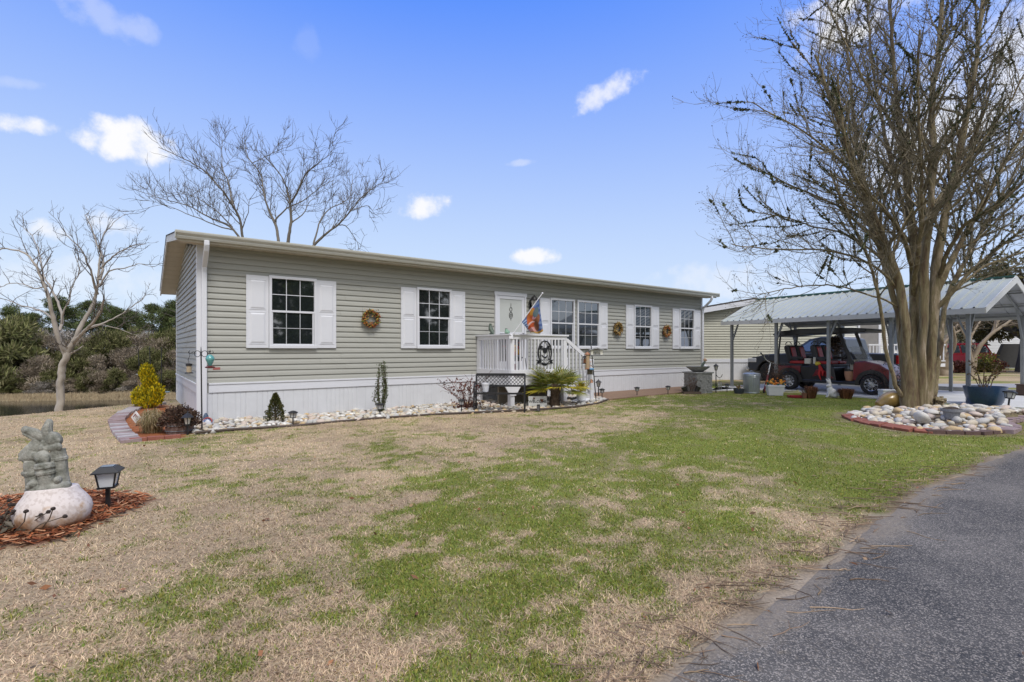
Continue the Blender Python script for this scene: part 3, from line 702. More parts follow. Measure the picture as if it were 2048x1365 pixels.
for k in range(6):
    t = (k + .7) / 6.6; baluster(PW + t * (xe - PW), -PO, .80 - t*.52, .74)
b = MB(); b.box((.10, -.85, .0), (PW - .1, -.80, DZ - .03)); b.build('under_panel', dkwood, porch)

def LP(x, y, z): return PD + D1 * x + D2 * y + V((0, 0, z))        # porch frame to world
# oval metal name sign hung on the front pickets
def text_mesh(s, size, m, name, parent, M_, depth=.002, bold=0.0):
    cu = bpy.data.curves.new(name, 'FONT'); cu.body = s; cu.size = size; cu.extrude = depth; cu.align_x = 'CENTER'; cu.align_y = 'CENTER'; cu.offset = bold
    o = bpy.data.objects.new(name, cu); COL.objects.link(o)
    me = bpy.data.meshes.new_from_object(o.evaluated_get(bpy.context.evaluated_depsgraph_get()))
    bpy.data.objects.remove(o); me.materials.clear(); me.materials.append(m)
    o = bpy.data.objects.new(name, me); COL.objects.link(o); o.parent = parent; o.matrix_local = M_; return o
sg = thing('name_sign', 'black cut metal oval sign with palms and a lettered ribbon on the porch pickets', 'sign', LP(1.03, -PO - .03, 1.26), HRZ)
MX = Rx(rad(90)); b = MB(); Mo = Rx(rad(90)) @ Matrix.Diagonal((.86, 1.14, 1, 1))
b.torus((0, 0, 0.02), .215, .016, 36, 6, M=Mo); b.build('oval_ring', black, sg)
b = MB(); b.lathe([(.062, -.004), (.062, .004)], 20, c=(0, 0, .06), M=Rx(rad(90))); b.build('sun_disc', black, sg)
for sx in (-1, 1):
    b = MB(); b.tube([(sx*.10, 0, -.17), (sx*.13, 0, -.02), (sx*.105, 0, .095)], [.013, .010, .008], 6)
    for k in range(8):
        q = rad(-30 + k * 34); L_ = .10
        p = [(sx*.105, 0, .095), (sx*.105 + math.cos(q)*L_*.55, 0, .095 + math.sin(q)*L_*.5 + .02), (sx*.105 + math.cos(q)*L_, 0, .095 + math.sin(q)*L_*.75 - .015)]
        b.tube(p, [.006, .013, .003], 5)
    b.build('metal_palm', black, sg)
b = MB(); b.tube([(-.09, 0, -.03), (-.045, 0, -.075), (0, 0, -.088), (.045, 0, -.075), (.09, 0, -.03)], [.006, .014, .020, .014, .006], 6); b.build('hammock', black, sg)
b = MB(); b.prism([(-.175, -.135), (.175, -.135), (.175, -.205), (.10, -.225), (0, -.232), (-.10, -.225), (-.175, -.205)], -.006, .002)
for sx in (-1, 1): b.prism([(sx*.15, -.15), (sx*.235, -.135), (sx*.205, -.175), (sx*.235, -.215), (sx*.15, -.22)], .0025, .007)
b.prism([(-.09, -.225), (.09, -.225), (.05, -.262), (-.05, -.262)], .0025, .006); b.build('ribbon', black, sg)
text_mesh('MYERS', .080, mat('pale_letters', (.72, .72, .72), .5), 'lettering', sg, T(0, -.009, -.182) @ Rx(rad(90)), bold=.001); sg.scale = (1.15, 1, 1.15)
b = MB(); b.tube([(.02, 0, .235), (.06, 0, .20), (.03, 0, .19), (.065, 0, .17)], .007, 5); b.build('seagull', black, sg)
# flag on a white staff
fp = PT(1022, 674, 11.98); fe = PT(1085, 587, 11.9)
fl = thing('flag', 'colourful autumn patchwork flag on a white staff angled up from the porch corner', 'flag', fp, 0)
b = MB(); b.tube([(0, 0, 0), fe - fp], .010, 8); b.ball(fe - fp, .022); b.build('staff', paintw, fl, True)
b = MB(); b.box((-.04, -.03, -.05), (.05, .03, .02)); b.tube([(0, 0, -.02), (fe - fp) * .09], .02, 8); b.build('socket', paintw, fl)
ax_ = (fe - fp).normalized(); vs = []; cs = []; nu, nv = 44, 60; st = (fe - fp).length
BL = [(.52,.22,.20,.20,(.40,.12,.03)),(.58,.40,.22,.17,(.42,.10,.03)),(.30,.50,.17,.14,(.22,.09,.045)),(.66,.58,.20,.13,(.58,.42,.40)),(.62,.70,.26,.16,(.48,.085,.02)),(.70,.83,.20,.12,(.55,.28,.26)),(.38,.72,.12,.16,(.16,.07,.04)),(.45,.12,.08,.10,(.45,.22,.04)),(.38,.36,.10,.07,(.50,.25,.28)),(.26,.28,.14,.12,(.10,.14,.15))]
top = (fe - fp) * .88; bot = (fe - fp) * .34
for j in range(nv + 1):
    for i in range(nu + 1):
        u, v = i / nu, j / nv
        base = top.lerp(bot, u)                                     # the hem along the staff
        p = base + V(((.10 + .10 * u) * v, .035 * math.sin(11 * u + 4 * v) * (.25 + v) - .03 * v, -(.76 - .48 * u) * v - .03 * v * math.sin(5 * u)))
        vs.append(p)
        c_ = (.07, .11, .27) if int((u * 4 + v * 13)) % 2 == 0 else ((.16, .22, .36) if u < .8 else (.32, .42, .55))
        for (a0, b0_, ra, rb, cc) in BL:
            if ((u - a0) / (ra * 1.3))**2 + ((v - b0_) / (rb * 1.2))**2 < 1: c_ = cc
        if ((u - .66)/.2)**2 + ((v - .58)/.13)**2 < 1 and math.sin(u * 70) * math.sin(v * 78) > .35: c_ = (.06, .02, .02)
        if v > .93: c_ = (.42, .24, .06)
        cs.append(c_)
ii = np.arange(nv)[:, None] * (nu + 1) + np.arange(nu)[None, :]; fq = np.stack([ii, ii + 1, ii + nu + 2, ii + nu + 1], -1).reshape(-1, 4)
np_mesh('flag_cloth', np.array([tuple(v) for v in vs]), fq, attr_mat('flag_print', .75, .2, .1, 14, transl=.25), np.array(cs), fl, True)
# things on and behind the railing
stonegreen = mat('mossy_figure', (.05, .075, .06), .6, col2=(.11, .14, .11), scale=20)
bp_ = LP(.04, -.62, 1.725); t = thing('bird_figure', 'dark green bird figure on the left end of the porch railing', 'figurine', bp_, HRZ)
b = MB(); b.tube([(0, -.10, .0), (0, -.03, .07), (0, .03, .15), (0, .05, .23), (0, .035, .275)], [.012, .05, .058, .036, .028], 10); b.tube([(0, .04, .26), (0, .09, .25)], [.016, .004], 6); b.ball((0, .0, .02), (.05, .06, .025)); b.build('bird_body', stonegreen, t, True)
bp_ = LP(.03, -1.30, 1.725); t = thing('frog_figure', 'pale green crouching frog figure on the porch corner railing', 'figurine', bp_, HRZ)
b = MB(); b.ball((0, 0, .045), (.07, .055, .045)); b.ball((0, .03, .09), (.04, .04, .03)); b.build('frog_body', mat('pale_green', (.20, .33, .24), .5, amt=.2), t, True)
b = MB(); b.ball((-.02, .04, .125), .014); b.ball((.02, .04, .125), .014); b.build('frog_eyes', stonegreen, t, True)
bp_ = LP(.36, -1.05, DZ); t = thing('potted_flower', 'red and yellow artificial flower pot behind the porch corner post', 'plant pot', bp_, HRZ)
b = MB(); b.lathe([(.09, 0), (.13, .28), (.14, .30), (.12, .30)], 16); b.build('pot', mat('crimson_glaze', (.30, .01, .02), .3), t, True)
b = MB(); rr = random.Random(4)
for k in range(26): 
    p = V((rr.gauss(0, .09), rr.gauss(0, .09), .62 + rr.gauss(0, .07))); b.ball(p, rr.uniform(.025, .05), 7, 5, col=[(.60, .35, .02), (.55, .05, .02), (.62, .42, .04), (.05, .10, .03)][k % 4])
for k in range(10): b.tube([(rr.gauss(0, .03), rr.gauss(0, .03), .26), (rr.gauss(0, .07), rr.gauss(0, .07), .6)], .006, 4, col=(.05, .10, .02))
b.build('blooms', attr_mat('flower_petals', .6, .3), t)
t = thing('patio_chair', 'dark wire patio chair seen through the porch pickets', 'chair', LP(1.0, -.42, DZ), HRZ)
b = MB(); b.lathe([(.20, .43), (.20, .455)], 18); b.build('seat', black, t)
for sx in (-1, 1):
    for sy in (-1, 1): b = MB(); b.tube([(sx*.15, sy*.15, .43), (sx*.19, sy*.19, 0)], .009, 6); b.build('leg', black, t)
b = MB(); b.tube([(-.18, .1, .44), (-.19, .16, .75), (-.1, .19, .88), (.1, .19, .88), (.19, .16, .75), (.18, .1, .44)], .009, 6); b.torus((0, .17, .68), .09, .007, 16, 5, M=Rx(rad(90))); b.build('backrest', black, t)

# ------------------------------------------------------------------ bench with a white pot
BFL, BFR = G(948, 824.5), G(1049, 825); bx = (BFR - BFL).normalized(); BZ = math.atan2(bx.y, bx.x); BL_ = (BFR - BFL).length
bench = thing('garden_bench', 'black metal bench with lattice back on the white stones below the porch', 'bench', BFL, BZ)
for sx, nm in ((0, ''), (BL_, '')):
    b = MB(); b.tube([(sx, 0, -.02), (sx, 0, .40), (sx, .01, .55), (sx, .07, .60), (sx, .40, .62)], .018, 8); b.build('front_leg', black, bench, True)
    b = MB(); b.tube([(sx + .0, .42, -.02), (sx, .40, .35), (sx, .50, .80)], .02, 8); b.build('rear_leg', black, bench, True)
b = MB(); b.bar((0, .02, .40), (BL_, .02, .40), .035, .04)
for k in range(6): b.bar((0, .08 + k*.062, .40 - .004*k), (BL_, .08 + k*.062, .40 - .004*k), .012, .05, up=(0, 1, 0))
b.build('seat', black, bench)
b = MB(); Mb = T(0, .42, .40) @ Rx(rad(-13)); W0 = BL_
b.bar(Mb @ V((0, 0, .40)), Mb @ V((W0, 0, .40)), .03, .055); b.bar(Mb @ V((0, 0, .14)), Mb @ V((W0, 0, .14)), .025, .04); b.build('back_rails', black, bench)
b = MB()
xk = -.25
while xk < W0 + .05:
    for dx_ in (.26, -.26):
        p = [xk, .14]; x0_, x1_ = (xk, xk + .26) if dx_ > 0 else (xk + .26, xk)
        a_, c_ = V((x0_, 0, .14)), V((x1_, 0, .40))
        t0, t1 = 0, 1
        for lim in (0.02, W0 - .02):
            if (a_.x - lim) * (c_.x - lim) < 0:
                tt = (lim - a_.x) / (c_.x - a_.x)
                if (a_.x < lim) == (lim == 0.02): t0 = max(t0, tt)
                else: t1 = min(t1, tt)
        if max(a_.x, c_.x) <= .02 or min(a_.x, c_.x) >= W0 - .02: continue
        b.tube([Mb @ a_.lerp(c_, t0), Mb @ a_.lerp(c_, t1)], .0065, 4)
    xk += .082
b.build('back_lattice', black, bench)
pt_ = BFL + bx * .23 + V((-bx.y, bx.x, 0)) * .22 + V((0, 0, .425))
t = thing('flower_pot', 'empty white plastic pot on the left end of the black bench', 'pot', pt_, 0)
b = MB(); b.lathe([(.062, 0), (.085, .155), (.093, .157), (.095, .19), (.088, .19), (.08, .15)], 20); b.build('pot_body', white, t, True)

# ------------------------------------------------------------------ palm, welcome board, spot light, urn, feeders
pp = G(1109, 812); t = thing('fan_palm', 'short shaggy trunked fan palm on the white stones beside the porch stairs', 'palm', pp, 0); t.scale = (1.08, 1.08, 1.12)
b = MB(); rr = random.Random(3); b.tube([(0, 0, -.03), (.0, 0, .10), (.01, 0, .22), (.03, 0, .36), (.04, 0, .46)], [.13, .11, .10, .12, .10], 12)
for k in range(330):
    q = rr.uniform(0, 6.28); z = rr.uniform(.0, .50); r_ = .11; p = V((r_*math.cos(q) + z*.06, r_*math.sin(q), z)); d = V((math.cos(q), math.sin(q), rr.uniform(-.6, 1.2))).normalized(); a_, _ = frame(d)
    l_ = rr.uniform(.03, .09); w_ = rr.uniform(.006, .016); b.add([p - a_*w_, p + a_*w_, p + d*l_], [(0, 1, 2)])
b.build('trunk', mat('palm_fibre', (.055, .036, .022), .95, col2=(.17, .12, .08), scale=25, bump=.6), t)
b = MB()
for k in range(26):
    q = k * 2.399 + rr.uniform(-.2, .2); tilt = rr.uniform(-.12, .62) if k > 5 else rr.uniform(-.35, .2); L0 = rr.uniform(.24, .38)
    d = V((math.cos(q)*math.cos(tilt), math.sin(q)*math.cos(tilt)*.8, math.sin(tilt))); p0 = V((.04, 0, .44)); p1 = p0 + d * L0 - V((0, 0, .02))
    old = k < 5; gc = (.42, .35, .025) if old else (.17, .20, .028); b.tube([p0, (p0 + p1)/2 + V((0, 0, .02)), p1], .007, 4, col=(.14, .17, .03))
    a_, u_ = frame(d); nl = 25
    for i in range(nl):
        f = (i / (nl - 1) - .5) * 2; ang = f * 1.75; L_ = (.48 - .10 * abs(f)) * rr.uniform(.88, 1.08)
        ld = (d * math.cos(ang) + a_ * math.sin(ang)).normalized(); ld = (ld + u_ * .10 * (1 - abs(f))).normalized(); sd_ = u_.cross(ld).normalized() * .011
        m_ = p1 + ld * L_ * .6; e_ = p1 + ld * L_ - V((0, 0, .05 * rr.uniform(.3, 1.6)))
        j_ = rr.uniform(.7, 1.35); c_ = [x * j_ for x in (gc if rr.random() < .75 else (.33, .29, .05))]; fold = u_ * .004
        b.add([p1, m_ + sd_ - fold, e_, m_ - sd_ - fold, m_ + fold], [(0, 1, 4), (0, 4, 3), (1, 2, 4), (4, 2, 3)], c_)
b.build('fronds', attr_mat('palm_leaf', .45, .45, .1, transl=.2), t)
wp_ = G(1076, 815); t = thing('welcome_board', 'small weathered white board lettered WELCOME leaning in the stones under the porch', 'sign', wp_ + V((0, .1, .02)), rad(3))
b = MB(); b.box((-.22, -.012, .0), (.22, .012, .23), Rx(rad(-10))); b.build('board', mat('weathered_white', (.50, .50, .48), .8, amt=.15, scale=12), t)
text_mesh('WELCOME', .088, mat('black_paint', (.03, .03, .03), .7), 'lettering', t, Rx(rad(-10)) @ T(0, -.016, .10) @ Rx(rad(90)), bold=.001)
b = MB(); b.tube([(.095, -.02, .16), (.095, -.03, .10)], [.045, .012], 8); b.tube([(-.09, -.02, .20), (-.09, -.022, .17)], [.03, .02], 6); b.build('painted_heart', mat('rust_brown', (.12, .045, .02), .8), t)
t = thing('spot_light', 'small black boxy spot light standing in the white stones in front of the palm', 'garden light', G(1077, 823), rad(-10))
b = MB(); b.box((-.035, -.03, .0), (.035, .03, .15), Rx(rad(8))); b.build('housing', black, t, bevel=.008); b = MB(); b.box((-.027, -.036, .02), (.027, -.0305, .13), Rx(rad(8))); b.build('lens', mat('grey_lens', (.12, .12, .13), .15), t)
up = G(1163, 808); t = thing('urn_planter', 'white footed urn with yellow leaved plant on a tilted saucer by the stairs', 'planter', up, 0)
b = MB(); Mt = Ry(rad(-8)) @ Rx(rad(5)); b.lathe([(.05, .0), (.17, .05), (.22, .085), (.225, .10), (.20, .095), (.04, .06)], 24, M=Mt); b.build('saucer', paintw, t, True)
b = MB(); b.lathe([(.10, .0), (.10, .03), (.07, .05)], 14, c=(0, 0, -.03)); b.ball((-.06, -.03, .02), (.11, .09, .05)); b.build('base_stone', mat('dark_stone', (.05, .05, .052), .8), t, True)
b = MB(); b.lathe([(.07, .07), (.11, .10), (.125, .20), (.12, .27), (.145, .29), (.145, .31), (.12, .31), (.11, .27)], 20); b.build('urn', whiteg, t, True)
b = MB()
for k in range(110):
    q = rr.uniform(0, 6.28); ti_ = rr.uniform(.1, .7); p = V((rr.gauss(0, .04), rr.gauss(0, .04), .30)); d = V((math.cos(q)*math.sin(ti_), math.sin(q)*math.sin(ti_), math.cos(ti_))); L_ = rr.uniform(.15, .42); a_, _ = frame(d)
    a_ *= rr.uniform(.012, .022); m_ = p + d*L_*.6; c_ = sh(rr.choice([(.55, .42, .03), (.50, .36, .02), (.42, .38, .05), (.25, .24, .04)]), rr.uniform(.7, 1.3))
    b.add([p, m_ - a_, p + d*L_ + V((0, 0, -.03)), m_ + a_], [(0, 1, 2, 3)], c_)
b.build('yellow_leaves', MATS['flower_petals'], t)
# feeder pole by the stairs, with four feeders hanging from it
fb, ft = G(1193, 807), PT(1182, 690, 13.0)
pole = thing('feeder_pole', 'leaning black shepherd hook pole with feeders at the foot of the stairs', 'pole', fb, 0)
dv = ft - fb
b = MB(); b.tube([(0, 0, -.05), dv * .5, dv], .013, 8); b.tube([dv, dv + V((.05, 0, .05)), dv + V((.10, 0, .10)), dv + V((.15, 0, .07))], .009, 6); b.build('post', black, pole)
b = MB()
for f_, dx_ in ((.86, -.16), (.84, .10), (.62, -.13), (.36, -.10)):
    p = dv * f_; b.tube([p, p + V((dx_*.5, 0, .05)), p + V((dx_, 0, .03)), p + V((dx_, 0, -.0))], .006, 5)
b.build('arms', black, pole)
def hung(name, label, px, py, cat): return thing(name, label, cat, PT(px, py, 12.97), 0, None)
t = hung('tube_feeder', 'copper topped tube bird feeder hanging left of the leaning pole', 1175, 737, 'bird feeder'); cop = mat('copper', (.40, .20, .12), .45, metal=.5, amt=.2)
b = MB(); b.lathe([(.055, .0), (.055, .34)], 14); b.build('seed_tube', mat('seed_mix', (.30, .19, .10), .5, col2=(.50, .38, .25), scale=60), t, True)
b = MB(); b.lathe([(.075, .34), (.07, .37), (.02, .41)], 14); b.lathe([(.06, -.03), (.075, -.01), (.06, .0)], 14); b.build('metal_cap', cop, t, True)
b = MB()
for z in (.06, .16, .25): b.tube([(-.10, 0, z), (.10, 0, z)], .006, 5)
b.build('perches', cop, t)
t = hung('hanging_lantern', 'small black lantern hanging at the end of the stair rail', 1169, 728, 'lantern')
b = MB(); b.lathe([(.05, .0), (.055, .02)], 8); b.lathe([(.06, .15), (.03, .19), (.008, .21)], 8)
for k in range(4): q = k*1.571; b.tube([(.045*math.cos(q), .045*math.sin(q), .02), (.045*math.cos(q), .045*math.sin(q), .15)], .006, 4)
b.tube([(0, 0, .21), (.0, 0, .25)], .005, 5); b.build('cage', black, t); b = MB(); b.lathe([(.03, .02), (.03, .12)], 8); b.build('candle', mat('rust_orange', (.28, .10, .03), .6), t)
t = hung('house_feeder', 'white house shaped bird feeder near the top of the leaning pole', 1193, 711, 'bird feeder')
b = MB(); b.box((-.17, -.07, .0), (.17, .07, .012)); b.build('tray', mat('grey_tray', (.35, .36, .38), .5), t)
b = MB(); b.box((-.15, -.05, .013), (-.09, .05, .13)); b.box((.09, -.05, .013), (.15, .05, .13)); b.box((-.088, .03, .013), (.088, .05, .13)); b.build('walls', mat('cream_plastic', (.62, .60, .52), .5), t)
b = MB(); b.prism([(-.19, .125), (0, .18), (.19, .125), (.19, .14), (0, .20), (-.19, .14)], -.09, .09); b.build('roof', MATS['grey_tray'], t)
b = MB(); b.torus((0, -.03, .06), .05, .008, 12, 5, M=Rx(rad(90)), a0=0, a1=math.pi); b.build('arch', MATS['grey_tray'], t)
t = hung('suet_feeder', 'blue topped wire suet feeder low on the leaning pole', 1180, 750, 'bird feeder')
b = MB(); b.box((-.09, -.045, .13), (.09, .045, .165)); b.build('roof', mat('sky_blue_plastic', (.10, .30, .55), .4), t, bevel=.008)
b = MB(); b.box((-.065, -.02, .012), (.065, .02, .12)); b.build('suet_cake', mat('suet', (.14, .11, .05), .8), t)
b = MB()
for k in range(7): b.tube([(-.075 + k*.025, -.03, 0), (-.075 + k*.025, -.03, .13)], .0035, 4); b.tube([(-.075, -.032, k*.021), (.075, -.032, k*.021)], .003, 4)
b.build('cage', black, t)
t = hung('bell_chime', 'small brown bell hanging under the blue topped feeder', 1183, 766, 'chime')
b = MB(); b.lathe([(.02, .09), (.03, .06), (.045, .0), (.04, .0)], 12); b.build('bell', cop, t, True); b = MB(); b.tube([(0, 0, .09), (0, 0, .2)], .003, 4); b.build('cord', black, t)

# ------------------------------------------------------------------ small path lights
lens = mat('clear_lens', (.45, .45, .45), .1, spec=.8, amt=.15, scale=20)
def make_path_light(label, loc):
    t = thing('path_light', label, 'garden light', loc, 0, 'small black solar path lights')
    b = MB(); b.tube([(0, 0, -.05), (0, 0, .15)], .012, 8); b.build('stake', black, t)
    b = MB(); b.lathe([(.03, .15), (.05, .16), (.062, .235)], 6); b.build('lamp_glass', lens, t)
    b = MB()
    for k in range(6): q = 2*math.pi*k/6; b.tube([(.048*math.cos(q), .048*math.sin(q), .155), (.064*math.cos(q), .064*math.sin(q), .24)], .005, 4)
    b.lathe([(.052, .150), (.052, .162)], 6); b.build('lamp_frame', black, t)
    b = MB(); b.lathe([(.088, .235), (.085, .25), (.045, .268), (.02, .275)], 6); b.build('cap', black, t); return t
PL = [(586, 853, 'black solar light beside the green cone shrub on the white stones'), (760, 834, 'black solar light in front of the tall narrow shrub'), (923, 824, 'black solar light in front of the dry rose bush'),
      (1204, 797, 'black solar light at the porch end of the brown path, right of the feeder pole'), (1274, 793, 'black solar light midway along the brown path'), (1336, 790, 'black solar light near the stone fountain end of the brown path'),
      (1454, 785, 'black solar light between the tall lamp post and the fern pot')]
pl0 = None
for px, py, lb_ in PL:
    if pl0 is None: pl0 = make_path_light(lb_, G(px, py))
    else: dup(pl0, G(px, py), R.uniform(0, 1), lb_)
o = dup(pl0, G(2016, 818), .2, 'tilted black solar light in the grass by the driveway near the blue planter', 1.55); o.rotation_euler = (0, rad(10), .2)
def lantern_stake(label, loc, h, sc_=1.0, group=None):
    t = thing('stake_lantern', label, 'garden light', loc, 0, group)
    b = MB(); b.tube([(0, 0, -.05), (0, 0, h)], .016, 8); b.build('stake', black, t)
    b = MB(); b.lathe([(.035, h), (.06, h + .11)], 6); b.build('lamp_glass', MATS['lamp_glass'], t)
    b = MB()
    for k in range(6): q = 2*math.pi*k/6; b.tube([(.036*math.cos(q), .036*math.sin(q), h), (.062*math.cos(q), .062*math.sin(q), h + .112)], .006, 4)
    b.lathe([(.045, h - .015), (.045, h + .005)], 6); b.build('lamp_frame', black, t)
    b = MB(); b.lathe([(.10, h + .11), (.075, h + .135), (.05, h + .155), (.012, h + .185), (.008, h + .21)], 6); b.build('cap', black, t); return t
lantern_stake('black carriage lantern on a short stake at the left end of the white stones', G(375, 869), .16)
lantern_stake('small pointed lantern on a brown stake behind the end of the porch stones', G(1197, 794), .30)
tp = G(1432, 786); t = lantern_stake('tall black lamp post with a curled hook, right of the stone fountain', tp, .72)
b = MB(); b.tube([(0, 0, .58), (.05, 0, .50), (.11, 0, .47), (.17, 0, .50), (.20, 0, .58)], .010, 6); b.build('hook', black, t)
t = thing('wind_chime', 'silver wind chime hanging from the hook of the tall lamp post', 'wind chime', tp + V((.12, 0, .10)), 0)
b = MB(); b.lathe([(.06, .24), (.06, .25)], 10); b.tube([(0, 0, .25), (0, 0, .37)], .003, 4); b.build('top_ring', black, t)
silver = mat('silver_tube', (.55, .56, .58), .3, metal=.8)
for k in range(5): q = 2*math.pi*k/5; b = MB(); b.tube([(.05*math.cos(q), .05*math.sin(q), .0 + .02*k), (.05*math.cos(q), .05*math.sin(q), .23)], .008, 6); b.build('chime_tube', silver, t)
# ================================================================== stones, edging, plants by the house, left bed, foreground group
def stone_mesh(seed, sx, sy, sz):
    r = random.Random(seed); bm = bmesh.new(); bmesh.ops.create_icosphere(bm, subdivisions=2, radius=1)
    o = V((r.uniform(0, 50), r.uniform(0, 50), r.uniform(0, 50)))
    for v in bm.verts:
        k = 1 + .30 * mnoise.noise(v.co * .9 + o) + .12 * mnoise.noise(v.co * 2.3 + o); v.co = V((v.co.x*sx*k, v.co.y*sy*k, v.co.z*sz*k))
    me = bpy.data.meshes.new('stone'); bm.to_mesh(me); bm.free(); me.polygons.foreach_set('use_smooth', [True]*len(me.polygons)); return me
SM = [mat('river_stone_%s' % n, a, .75, col2=c_, scale=9, bump=.25, bscale=40) for n, a, c_ in (
    ('white', (.42,.40,.365), (.62,.60,.56)), ('cream', (.40,.34,.25), (.58,.52,.43)), ('ochre', (.40,.27,.12), (.56,.44,.28)), ('grey', (.33,.32,.30), (.50,.49,.47)), ('pinkish', (.42,.33,.27), (.58,.50,.44)))]
SMW = [0, 1, 0, 1, 3, 1, 4, 2]
stone_meshes = []
for k in range(15):
    me = stone_mesh(k, 1, R.uniform(.65, .95), R.uniform(.5, .8)); me.materials.append(SM[SMW[k % 8]]); stone_meshes.append(me)
ringc = V((9.0, 9.9, 0))
def hz(p): return float(height(np.array([p.x]), np.array([p.y]))[0])
def lay(poly, n, smin, smax, seed, label, group, individuals, mind=.62, name='river_stone'):
    r = random.Random(seed); xs_ = [p.x for p in poly]; ys_ = [p.y for p in poly]; got = []; tries = 0
    while len(got) < n and tries < n * 60:
        tries += 1; x, y = r.uniform(min(xs_), max(xs_)), r.uniform(min(ys_), max(ys_))
        if not bool(inpoly(np.array([x]), np.array([y]), xy(poly))[0]): continue
        s = smin + (smax - smin) * r.random() ** 2
        if any((x-a)**2 + (y-b_)**2 < ((s + c_) * mind)**2 for a, b_, c_ in got): continue
        if name == 'river_stone' and poly is RING and math.hypot(x - TREE.x, y - TREE.y) < .52: continue
        got.append((x, y, s))
    got.sort(key=lambda g: -g[2] / math.hypot(g[0], g[1]))
    for i, (x, y, s) in enumerate(got[:individuals]):
        o = bpy.data.objects.new(name, stone_meshes[r.randrange(15)]); COL.objects.link(o); z = hz(V((x, y, 0)))
        o.location = (x, y, z + s*.32); o.scale = (s*r.uniform(.85,1.3), s*r.uniform(.8,1.1), s*r.uniform(.75,1.1)); o.rotation_euler = (r.uniform(-.3,.3), r.uniform(-.3,.3), r.uniform(0, 6.28)); tag(o, label, 'stone', group)
    rest = got[individuals:]
    if rest:
        vs = []; fs = []; cs = []; base = stone_mesh(99, 1, .85, .7); bv = np.array([tuple(v.co) for v in base.vertices]); bf = np.array([tuple(p.vertices) for p in base.polygons])
        pal = [(.56,.54,.50),(.62,.60,.56),(.52,.47,.37),(.44,.33,.19),(.40,.39,.37),(.48,.40,.34)]
        for i, (x, y, s) in enumerate(rest):
            q = r.uniform(0, 6.28); M_ = np.array([[math.cos(q), -math.sin(q), 0], [math.sin(q), math.cos(q), 0], [0, 0, 1]])
            vs.append((bv * np.array([s*r.uniform(.8,1.3), s*r.uniform(.8,1.1), s*r.uniform(.8,1.1)])) @ M_.T + np.array([x, y, hz(V((x, y, 0))) + s*.3])); fs.append(bf + i*len(bv)); cs.append(np.repeat(np.array([r.choice(pal)]) * r.uniform(.8, 1.15), len(bv), 0))
        tag(np_mesh('small_stones', np.concatenate(vs), np.concatenate(fs), attr_mat('small_stone', .8, .3, .18, 25), np.concatenate(cs), smooth=True), label.replace('stone ', 'stones '), 'stones', group, 'stuff')
TREE = V((8.72, 10.9, 0))
bedin = [p + (V((R.uniform(-.02,.02), 0, 0))) for p in BED]
lay(bedin, 1750, .030, .075, 5, 'pale cream river stone in the bed along the white skirting', 'river stones along the house', 190, mind=.60)
lay(RING, 560, .034, .118, 6, 'rounded white river stone inside the brick ring around the bare tree', 'river stones around the tree', 110, mind=.60)
o = bpy.data.objects.new('boulder', stone_meshes[0]); COL.objects.link(o); p = G(1862, 858); o.location = (p.x, p.y + .2, .16); o.scale = (.17, .14, .16); o.rotation_euler = (.3, .4, 1); tag(o, 'largest white boulder in the brick ring, left of the grey bucket', 'stone')
# steel-grey edging along the stone bed
b = MB(); ed = [p + V((0, -.02, .03)) for p in BED[1:-2]]; b.tube([ed[0]] + ed, .022, 6); tag(b.build('bed_edging', mat('edging_brown', (.075, .055, .045), .8, amt=.3)), 'thin dark edging strip along the front of the white stone bed', 'edging')
# bricks
brick_me = None
def brick(loc, rz, m, label, group, dims=(.20, .10, .065), tilt=0, nm='brick'):
    b = MB(); b.box((-dims[0]/2, -dims[1]/2, 0), (dims[0]/2, dims[1]/2, dims[2])); o = b.build(nm, m, None, bevel=.006); o.location = loc; o.rotation_euler = (tilt, R.uniform(-.06, .06), rz + R.uniform(-.07, .07)); o.location.z += R.uniform(-.012, .006); tag(o, label, nm, group); return o
redb = mat('red_brick', (.20, .062, .042), .85, col2=(.29, .11, .075), scale=12, bump=.4); mauveb = mat('mauve_paver', (.21, .15, .155), .85, col2=(.33, .25, .25), scale=10, bump=.4); greyb = mat('grey_paver', (.30, .28, .29), .85, col2=(.42, .39, .40), scale=10, bump=.4); darkb = mat('dark_brick', (.075, .045, .04), .9, col2=(.13, .08, .07), scale=12, bump=.4)
def along(P, step):
    out = []; carry = 0
    for a, c_ in zip(P[:-1], P[1:]):
        d = (c_ - a); L_ = d.length; t = carry
        while t < L_: out.append((a + d * (t / L_), math.atan2(d.y, d.x))); t += step
        carry = t - L_
    return out
fr = along([p.copy() for p in RING[0:6]], .245)
for p, q in fr:
    brick(V((p.x, p.y, .0)), q + R.uniform(-.08, .08), redb, 'tilted red brick on the left front edge of the stone ring', 'red bricks of the tree ring', (.235, .17, .07), tilt=rad(14))
for p, q in along([p.copy() for p in RING[5:9]], .245):
    brick(V((p.x, p.y, -.01)), q, darkb, 'dark sunken brick on the front edge of the stone ring', 'dark bricks of the tree ring', (.24, .12, .075))
for p, q in along([p.copy() for p in RING[8:12]], .17):
    brick(V((p.x, p.y, .0)), q + 1.57, mauveb, 'mauve brick paver at the right end of the stone ring', 'mauve pavers of the tree ring', (.30, .15, .075))
for p, q in along([p.copy() for p in LBED[2:8]], .17):
    brick(V((p.x, p.y, hz(p) - .005)), q + 1.57, mauveb if R.random() < .6 else greyb, 'mauve paver on the curved outer edge of the corner flower bed', 'pavers of the corner bed', (.25, .13, .06))
for p, q in along([LBED[2].lerp(LBED[0], .12), LBED[1], LBED[0]], .215):
    brick(V((p.x, p.y, -.005)), q, redb, 'red brick on the front edge of the corner flower bed', 'red bricks of the corner bed', (.205, .09, .06))

